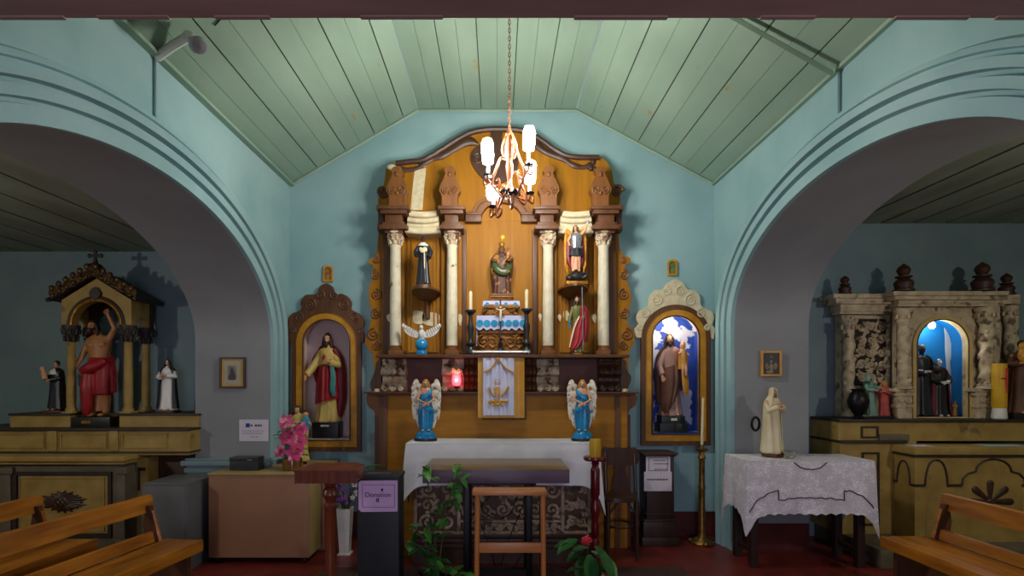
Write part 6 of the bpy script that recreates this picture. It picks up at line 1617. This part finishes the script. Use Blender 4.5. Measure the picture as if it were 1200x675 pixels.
# left pedestal and predella
Yq = 4.86
xq0 = PX(984, Yq)
b = B(); box(b, xq0, x0+.2, Yq, 5.3, sp, PZ(517, Yq)); obj('side_pedestal', b, M['cream_altar'], t)
b = B(); box(b, xq0-.01, x0+.1, Yq-.03, 5.3, PZ(519, Yq), PZ(516, Yq), .003); obj('pedestal_ledge', b, M['dk_line'], t)
b = B(); panel_frame(b, 1010.5, 1031, 530, 616, Yq, 2.2); panel_frame(b, 1009.5, 1030, 499.5, 513.5, Yq+.02, 2); obj('panel_frame', b, M['dk_line'], t)
b = B(); box(b, xq0, RX1, Yq+.02, 5.3, PZ(517, Yq), PZ(494.5, Yq)); obj('predella', b, M['cream_altar'], t)
b = B(); box(b, xq0-.01, RX1, Yq-.01, 5.3, PZ(494.5, Yq), PZ(491.5, Yq), .003); obj('predella_ledge', b, M['dk_line'], t)
ZP = PZ(491.5, Yq)
b = B(); pxbox(b, 1031, 1066, 509, 518, Yq-.0, Yq+.03, .004); obj('predella_block', b, M['greybrown'], t)
# reredos
grey = mat('worn_grey_marbling', (206, 188, 156), (170, 150, 122), scale=12, rough=.65, bump=.25, c3=(116, 96, 74), scale3=10, lo3=.58, hi3=.64)
t = thing('side_reredos', 'worn marbled reredos with twisted columns and dark finials in the right aisle', 'altarpiece', (3.9, 5.1, ZP))
Yl = 5.2
b = B(); pxbox(b, 986, 1047, 366, 491.5, Yl, 5.3); obj('side_bay', b, grey, t)
b = B(); bk2 = mat('dark_recess_paint', (46, 36, 30), (34, 28, 24), rough=.8)
pxbox(b, 1000, 1040, 374, 452, Yl-.008, Yl+.002); obj('recess_panel', b, bk2, t)
b = B(); relief_panel(PX(1002, Yl), PX(1038, Yl), PZ(450, Yl), PZ(376, Yl), Yl-.012, 3, 5, 9, b, .017); obj('carved_tracery', b, grey, t)
b = B(); panel_frame(b, 998, 1042, 371, 455, Yl-.004, 2.4, .02); obj('tracery_frame', b, grey, t)
b = B()
for ya, yb, xa, Yc in ((344, 349, 977, 5.06), (349, 356, 980, 5.09), (356, 365, 985, 5.13), (365, 368, 984, 5.12)): pxbox(b, xa, 1048, ya, yb, Yc, 5.3, .006)
obj('side_cornice', b, grey, t)
Yc = 5.06
b = B(); xa, xb = PX(1050, Yc), PX(1172, Yc)
nx, nz0, nw = PX(1103, Yc), PZ(489, Yc), 30*Yc/F; nzs = PZ(404, Yc)
ctr = [(xa, ZP), (xb, ZP), (xb, PZ(352, Yc)), (xa, PZ(352, Yc))]
hole = arch_pts(nx, nw, nzs, nw*.98, nz0, 22)
prism(b, ctr, Yc, Yc+.05, [hole]); box(b, xa, xb, Yc+.1, 5.3, PZ(352, Yc), PZ(352, Yc)+.001); obj('centre_bay', b, grey, t, smooth=30)
b = B()
for ya, yb, xa_, Yk in ((341, 346, 1047, 4.92), (346, 351, 1049, 4.95), (351, 356, 1053, 4.99), (356, 359, 1052, 4.98)): pxbox(b, xa_, 1183-(xa_-1047), ya, yb, Yk, 5.3, .006)
obj('centre_cornice', b, grey, t)
b = B(); pxbox(b, 1172, 1194, 350, 491.5, 5.16, 5.3); 
for ya, yb, xa_ in ((345, 350, 1176), (350, 356, 1174)): pxbox(b, xa_, 1196, ya, yb, 4.98, 5.3, .006)
obj('side_bay', b, grey, t)
def twisted(cx, y0, y1, Y, nm='twisted_column', rpx=7):
    b = B(); x = PX(cx, Y); z0, z1 = PZ(y1, Y), PZ(y0, Y); r = rpx*Y/F; rings = []
    n, m = 16, 40
    for j in range(m+1):
        z = z0+(z1-z0)*j/m; rings.append([V(x+r*(1+.11*math.sin(2*a*1-j*.9+0))*math.cos(a)+.06*r*math.cos(j*.55), Y+r*(1+.11*math.sin(2*a-j*.9))*math.sin(a)+.12*r*math.sin(j*.55), z) for a in [2*PI*i/n for i in range(n)]])
    loft(b, rings)
    for k in range(7):
        a = k*1.9-1; z = z0+(z1-z0)*(k+.5)/7; ball(b, (x+r*1.0*math.cos(a), Y-abs(r*1.0*math.sin(a)), z), (r*.35, r*.3, r*.45), 8, 6)
    obj(nm, b, grey, t)
    b = B(); lathe(b, [(r*.9, 0), (r*1.0, .03), (r*1.5, .07), (r*1.6, .09), (r*1.6, .1)], (x, Y, z1-.01), 18)
    for k in range(8):
        a = k*PI/4; p = V(x+r*1.3*math.cos(a), Y+r*1.3*math.sin(a), z1+.04); tube(b, [p-V(0, 0, .04), p, p+V(.012*math.cos(a), .012*math.sin(a), -.01)], [.012, .013, .005], 6)
    obj('column_capital', b, grey, t); b = B()
    lathe(b, [(r*1.5, -.03), (r*1.5, -.015), (r*1.2, -.005), (r*1.3, .008), (r*1.0, .02)], (x, Y, z0), 18)
    obj('column_base', b, grey, t)
twisted(994.5, 386, 484, 5.13, rpx=6); twisted(1059, 374, 452, 4.99, rpx=6.2); twisted(1156, 372, 452, 4.99, rpx=7.2); twisted(1183, 370, 484, 5.11, rpx=5.5)
for xa, xb in ((1047, 1074), (1140, 1171)):
    b = B(); Yk = 4.965
    for ya, yb, o in ((455, 459, 0), (459, 464, 3), (464, 474, 5), (474, 478, 3.5), (478, 491.5, 5)): pxbox(b, xa+o, xb-o, ya, yb, Yk+o*.006, 5.07, .004)
    for i in range(2): spiral(b, P((xa+xb)/2-4+8*i, 469, Yk+.02), .03, sgn=1-2*i, w=.011, n=12)
    obj('console', b, grey, t)
for cx, y0, y1, Y in ((990, 323, 344.5, 5.12), (1059, 309, 341.5, 5.0), (1151, 307, 341.5, 5.0), (1179.5, 320, 345.5, 5.08)):
    b = B(); h = Hpx(y0, y1, Y); r = h*.34
    lathe(b, [(r*1.0, 0), (r*1.0, h*.06), (r*.8, h*.1), (r*.86, h*.2), (r*.94, h*.3), (r*.75, h*.4), (r*.5, h*.46), (r*.78, h*.5), (r*.78, h*.54), (r*.4, h*.57), (r*.56, h*.66), (r*.66, h*.76), (r*.52, h*.87), (r*.25, h*.94), (r*.05, h)], (PX(cx, Y), Y, PZ(y1, Y)), 18); obj('finial', b, M['dbrown'], t)
# lit niche in the reredos
b = B(); Yi = 5.305; bl = mat('niche_blue', (6, 112, 176), (8, 122, 188), scale=3, rough=.7, bump=.1)
n = len(hole); cen = (nx, nzs)
k0 = 1.22; wd = lambda k: [(nx+(x-nx)*k, max(nz0-.0, nzs+(z-nzs)*k)) for x, z in hole]
va = [V(x, Yc+.05, z) for x, z in wd(k0)]; vb = [V(x, Yi, z) for x, z in wd(k0)]; k_ = 1.24
vo = [V(x, Yi, z) for x, z in wd(k_)]; vp = [V(x, Yc+.05, z) for x, z in wd(k_)]
loft(b, [va, vb, vo, vp, va], cap=False); prism(b, [(v.x, v.z) for v in vo], Yi-.004, Yi+.012); obj('niche_lining', b, bl, t)
b = B(); w_ = 4.6*Yc/F; prism(b, arch_pts(nx, nw+w_, nzs, nw*.98+w_, nz0-w_*1.2, 24), Yc-.02, Yc+.01, [arch_pts(nx, nw-.004, nzs, nw*.98-.004, nz0+.004, 24)[::-1]]); obj('niche_frame', b, mat('yellowed_frame', (216, 190, 126), (200, 172, 106), scale=6, rough=.45, bump=.08), t, smooth=30)
b = B(); q = hole; tube(b, [V(x, Yc-.022, z) for x, z in q[1:]+q[:1]], .006, 6); obj('niche_bead', b, M['brown'], t)
b = B(); sp_ = Yi/F; Yw_ = Yi-.006
prism(b, [(PX(x, Yi), PZ(y, Yi)) for x, y in [(1105, 379), (1111, 378), (1112, 390), (1113, 400), (1116, 405), (1114.5, 415), (1113, 424), (1114, 438), (1118, 447), (1122, 452), (1121, 466), (1117, 482), (1112, 486), (1106, 487), (1101, 478), (1099, 466), (1102, 455), (1107, 446), (1109, 436), (1108, 424), (1107, 410), (1107, 395), (1106, 386)]], Yw_-.002, Yw_+.004); obj('flaked_plaster', b, M['white'], t)
t = thing('niche_bulb', 'glowing bare bulb at the top of the bright blue reredos niche', 'bulb', P(1092, 377, 5.16))
b = B(); ball(b, (0, 0, -.035), (.028, .028, .032), 16, 12); obj('glass', b, emit('reredos_bulb_glow', (1, .97, .9), 60), t, local=True)
b = B(); lathe(b, [(.014, -.012), (.016, .02), (.001, .021)], n=14); obj('socket', b, M['white'], t, local=True)
# figures in that niche
zn = nz0+.004
def inniche(name, label, cx, yt, Y, **k):
    loc = V(PX(cx, Y), Y, zn); t = thing(name, label, 'statue', loc); H = PZ(yt, Y)-zn
    return t, fig(t, H, **k)
t, pr = inniche('friar_statue', 'dark-robed monk statue with grey hair inside the bright blue reredos niche', 1079.5, 403, 5.2, robe=M['blackrobe'], skin=M['dskin'], hair=M['grey_hair'], hair_long=False, arms=[(-1, (-.16, -.05, .62), (-.05, -.16, .58), (1, -.2, 0)), (1, (.17, -.05, .64), (.12, -.17, .62), (0, -1, .3))], cloak=M['black'])
T, Fh = pr['T'], pr['F']; b = B(); loft(b, [ering(T((0, 0, z)), rx*Fh, ry*Fh, 24) for z, rx, ry in ((.6, .122, .1), (.615, .124, .102), (.63, .12, .1))]); obj('cord_belt', b, M['white'], t, local=True)
t, pr = inniche('crowned_figurine', 'slim dark figurine with pale head beside the monk in the blue niche', 1100, 420, 5.17, robe=M['black'], skin=M['white'], hair=M['silver'], hair_long=False, cloak=M['crimson'], arms=[(-1, (-.15, -.05, .62), (-.05, -.16, .58), (1, -.2, 0)), (1, (.15, -.05, .62), (.05, -.16, .6), (-1, -.2, 0))])
for cx, yt, mm, lb in ((1106.5, 466, M['ivory'], 'tiny ivory figurine with gold hair, leftmost of the pair right in the blue niche'), (1119, 470, M['goldpaint'], 'tiny gold figurine, rightmost of those standing in the blue niche')):
    t, pr = inniche('saint_figurine', lb, cx, yt, 5.19, robe=mm, skin=M['skin'], hair=M['blond'], hair_long=False, hs=1.25, arms=[(-1, (-.16, -.05, .62), (-.03, -.16, .62), (1, -.2, 0)), (1, (.16, -.05, .62), (.03, -.16, .62), (-1, -.2, 0))])
# figures standing on the ledge
loc = V(PX(1023, 5.0), 5.06, ZP); t = thing('teal_robed_statue', 'small statue in pale teal robe reaching towards the rose figure on the ledge', 'statue', loc)
H = Hpx(438, 490, 5.02); plinth(t, .18, .12, .02, M['black'])
ptl = mat('pale_teal_robe', (130, 172, 156), (104, 146, 132), scale=7, rough=.55, bump=.06)
fig(t, H, ptl, M['skin'], None, bh=.02, yaw=.5, veil=ptl, cloak=M['dgreen'], arms=[(-1, (-.15, -.06, .62), (-.02, -.18, .62), (1, -.4, 0)), (1, (.16, -.08, .68), (.14, -.22, .66), (.3, -1, 0))], prof=[(0, .22, .16), (.1, .19, .145), (.3, .14, .11), (.5, .12, .095), (.6, .105, .085), (.7, .115, .09), (.78, .125, .085), (.815, .1, .07), (.84, .055, .05)])
loc = V(PX(1041, 5.0), 5.06, ZP); t = thing('rose_robed_statue', 'small golden-haired statue in rose robe beside the teal figure on the ledge', 'statue', loc)
H = Hpx(446, 490, 5.02); plinth(t, .12, .11, .02, M['black'])
fig(t, H, M['pinkrobe'], M['skin'], M['blond'], bh=.02, yaw=-.6, hs=1.2, arms=[(-1, (-.15, -.06, .64), (-.03, -.17, .7), (.3, -.3, 1)), (1, (.15, -.06, .64), (.03, -.17, .7), (-.3, -.3, 1))])
loc = V(PX(1005, 4.96), 4.95, ZP); b = B(); lathe(b, [(.05, 0), (.055, .01), (.03, .03), (.075, .1), (.088, .16), (.07, .22), (.05, .25), (.06, .27), (.05, .27), (.04, .24), (.001, .2)], n=22); o = obj('urn', b, M['iron'], None); o.location = loc; tag(o, 'dark rounded urn on the ledge before the carved tracery', 'urn')
Y = 4.9; loc = V(PX(1171, Y), Y, ZP); t = thing('paschal_candle', 'thick yellow candle with red cross emblem on a white base', 'candle', loc)
b = B(); lathe(b, [(.05, 0), (.058, .01), (.052, .09), (.05, .1)], n=22); obj('holder', b, M['white'], t, local=True)
h = PZ(426, Y)-ZP
b = B(); lathe(b, [(.052, .1), (.056, .12), (.056, h-.015), (.05, h), (.001, h)], n=26); cn = obj('wax_body', b, mat('bright_yellow_wax', (214, 166, 22), (200, 150, 16), scale=6, rough=.5, bump=.05), t, local=True)
b = B()
def on_c(u, z): return V(.058*math.sin(u), -.058*math.cos(u), z)
rdm = mat('red_wax', (176, 24, 24), rough=.5, bump=0)
tube(b, [on_c(.25, h-.06), on_c(.25, h-.26)], .011, 6); tube(b, [on_c(-.5+.1*i, h-.135) for i in range(15)], .008, 6); spiral(b, on_c(.3, h-.06), .018, w=.006, n=10); obj('red_cross', b, rdm, cn, local=True)
Y = 4.93; loc = V(PX(1197, Y), Y, ZP); t = thing('brown_friar_statue', 'brown-habited saint statue with golden child beside the yellow candle', 'statue', loc)
H = PZ(398, Y)-ZP; plinth(t, .27, .15, .05, M['black'])
pr = fig(t, H, M['brownrobe'], M['skin'], M['hair'], bh=.05, yaw=-.1, hair_long=False, arms=[(-1, (-.18, -.05, .66), (-.12, -.17, .68), (0, -1, .2)), (1, (.18, -.05, .64), (.02, -.18, .62), (-1, -.2, 0))])
T, Fh = pr['T'], pr['F']
b = B(); ball(b, T((-.12, -.17, .9)), (.045*Fh, .045*Fh, .055*Fh)); stube(b, [T((-.12, -.17, .86)), T((-.12, -.17, .76)), T((-.06, -.18, .68))], [.03*Fh, .055*Fh, .05*Fh]); tube(b, [T((-.13, -.17, .8)), T((-.2, -.2, .78))], [.02*Fh, .013*Fh]); b = remesh(b, .007, 2); obj('child', b, M['goldpaint'], t, local=True)
for k, (x0_, x1_, dy, lb) in enumerate(((1066, 1089, 0, 'small white sheet of paper left on the right altar top beside the niche'), (1150, 1198, .02, 'large pale blue paper lying on the right altar top below the candle'))):
    b = B(); Yp = 4.72; g = [[V(PX(x0_, Yp)+(PX(x1_, Yp)-PX(x0_, Yp))*i/6, Yp-.07+.14*j/4+dy, zt+.0015+.0015*abs(math.sin(i*1.3+j))) for i in range(7)] for j in range(5)]
    sheet(b, g, .001); tag(obj('paper_sheet', b, M['paper'] if k == 0 else mat('pale_blue_paper', (170, 196, 200), (160, 188, 194), rough=.7, bump=0)), lb, 'paper')
# ------------------------------------------------------------------ chandelier
Y = 3.9; cx = PX(597, Y); ztop = ZR-.0
t = thing('chandelier', 'copper scroll-arm chandelier with glowing candle bulbs hanging before the altarpiece', 'chandelier', (cx, Y, ztop-.02))
cop = mat('pale_copper', (176, 108, 76), (140, 80, 52), scale=16, rough=.4, metal=.35, bump=.1)
b = B(); lathe(b, [(.001, .0), (.05, .0), (.045, -.03), (.015, -.05), (.001, -.05)], (cx, Y, ztop), 20); obj('ceiling_rose', b, cop, t)
b = B(); z = ztop-.045; i = 0; zend = PZ(150, Y)
while z > zend:
    pts = [V(cx+(.008*math.cos(a) if i % 2 else 0), Y+(0 if i % 2 else .008*math.cos(a)), z-.016+.018*math.sin(a)) for a in [2*PI*k/10 for k in range(11)]]
    tube(b, pts, .0028, 5); z -= .029; i += 1
obj('chain', b, cop, t)
zz = lambda y: PZ(y, Y)
b = B(); h0 = zz(240)
lathe(b, [(.001, zz(240)), (.012, zz(238)), (.02, zz(234)), (.01, zz(231)), (.028, zz(226)), (.034, zz(222)), (.02, zz(218)), (.016, zz(212)), (.02, zz(205)), (.028, zz(195)), (.018, zz(186)), (.03, zz(178)), (.036, zz(172)), (.022, zz(166)), (.026, zz(161)), (.03, zz(158)), (.014, zz(153)), (.001, zz(149))], (cx, Y, 0), 20); obj('stem', b, cop, t)
b = B()
for i in range(6):
    a = i*PI/3; d = V(math.cos(a), math.sin(a), 0); c = V(cx, Y, 0)
    stube(b, [c+d*.02+V(0, 0, zz(157)), c+d*.045+V(0, 0, zz(168)), c+d*.05+V(0, 0, zz(178)), c+d*.03+V(0, 0, zz(186))], [.006, .009, .009, .005], 5, 6)
obj('crown_leaves', b, cop, t)
CB = [(572, 165, 195, 207, -.02, -1.5), (618.5, 157, 185, 200, -.10, 1.5), (621.5, 184, 212, 222, .08, 2), (578, 214, 230, 237, .10, -4), (600, 196, 196, 236, -.16, 0)]
glow = emit('chandelier_glow', (1, .96, .88), 112)
ang = [math.radians(a) for a in (190, -35, 25, 150, -95)]
b_iron = M['iron']
for (bx_, y0, y1, yc, dy, tl), an in zip(CB, ang):
    Yb_ = Y+dy; pc = V(PX(bx_, Y), Yb_, zz(yc)); c = V(cx, Y, 0); o = pc-c; o.z = 0
    dn = o.normalized() if o.length > .02 else V(0, -1, 0); R_ = o.length
    if o.length < .1: R_ = .15; dn = V(.1, -1, 0).normalized(); pc = c+dn*R_+V(0, 0, zz(yc))
    A = lambda r_, z: c+dn*r_+V(0, 0, z)
    b = B()
    stube(b, [A(.025, pc.z+.12), A(.06, pc.z+.13), A(.09, pc.z+.06), A(R_*.8, pc.z-.03), A(R_*.72, pc.z-.085), A(R_*.5, pc.z-.06), A(R_*.5, pc.z-.02), A(R_*.62, pc.z-.03)], [.007, .009, .009, .010, .010, .009, .007, .005], 6, 8)
    stube(b, [A(.02, zz(226)), A(R_*.4, zz(228)-.01), A(R_*.85, pc.z-.055), A(R_, pc.z-.03), A(R_, pc.z)], [.008, .009, .009, .008, .008], 6, 8)
    stube(b, [A(R_*.9, pc.z-.05), A(R_*1.15, pc.z-.07), A(R_*1.2, pc.z-.02), A(R_*1.1, pc.z-.02)], [.008, .008, .006, .004], 5, 6)
    arm = obj('arm', b, cop, t)
    b = B(); lathe(b, [(.008, -.012), (.03, -.006), (.034, .004), (.02, .004), (.016, 0)], pc, 18); obj('drip_cup', b, b_iron, arm)
    if y1 > y0:
        top_ = V(pc.x+tl*-.0+tl*.004*(1), pc.y, zz(y0)); lo_ = zz(y1)
        b = B(); lathe(b, [(.013, 0), (.013, max(.012, lo_-pc.z)), (.02, max(.014, lo_-pc.z)+.004)], pc, 14); obj('candle_sleeve', b, M['white'], arm)
        b = B(); ax = (top_-V(pc.x, pc.y, lo_)); L = ax.length
        k = B(); lathe(k, [(.02, 0), (.038, .012), (.043, L*.4), (.042, L*.8), (.03, L*.97), (.001, L)], n=18)
        bmesh.ops.transform(k, matrix=Matrix.Translation((pc.x, pc.y, lo_+.006)) @ ax.to_track_quat('Z', 'Y').to_matrix().to_4x4(), verts=k.verts); join(b, k); obj('bulb', b, glow, arm)
b = B()
for i in range(10):
    a = i*2*PI/10; d = V(math.cos(a), math.sin(a), 0); p = V(cx, Y, zz(226)); stube(b, [p, p+d*.05+V(0, 0, .015), p+d*.075+V(0, 0, -.01), p+d*.06+V(0, 0, -.025)], [.006, .009, .007, .004], 4, 6)
obj('lower_leaves', b, b_iron, t)
# ------------------------------------------------------------------ lights of the place
def point(name, loc, e, col, r=.08):
    l = bpy.data.lights.new(name, 'POINT'); l.energy = e; l.color = col; l.shadow_soft_size = r
    o = bpy.data.objects.new(name, l); C.objects.link(o); o.location = loc; return o
point('left_aisle_lamp', (-4.25, 1.9, 2.1), 32, (1, .93, .82), .07)
point('right_aisle_lamp', (3.85, 1.9, 2.3), 34, (1, .93, .82), .07)
l = bpy.data.lights.new('doorway_daylight', 'AREA'); l.shape = 'RECTANGLE'; l.size = 1.5; l.size_y = 2.2; l.energy = 34; l.color = (.80, .74, 1)
o = bpy.data.objects.new('doorway_daylight', l); C.objects.link(o); o.location = (0, YN+.05, 1.25); o.rotation_euler = (PI/2, 0, 0)
w = bpy.data.worlds.new('World'); bpy.context.scene.world = w; w.use_nodes = True
w.node_tree.nodes['Background'].inputs[0].default_value = (.6, .7, .8, 1); w.node_tree.nodes['Background'].inputs[1].default_value = .3
# ------------------------------------------------------------------ camera
cam = bpy.data.cameras.new('camera'); co = bpy.data.objects.new('camera', cam); C.objects.link(co)
cam.sensor_fit = 'HORIZONTAL'; cam.sensor_width = 36; cam.lens = 36*F/1200
cam.shift_x = (600-VX)/1200; cam.shift_y = (VY-337.5)/1200; cam.clip_start = .05
co.location = (0, 0, EYE); co.rotation_euler = (PI/2, 0, 0)
sc = bpy.context.scene; sc.camera = co
sc.view_settings.view_transform = 'Standard'; sc.view_settings.look = 'None'; sc.view_settings.gamma = 1; sc.view_settings.use_curve_mapping = False
sc.view_settings.exposure = 0.75
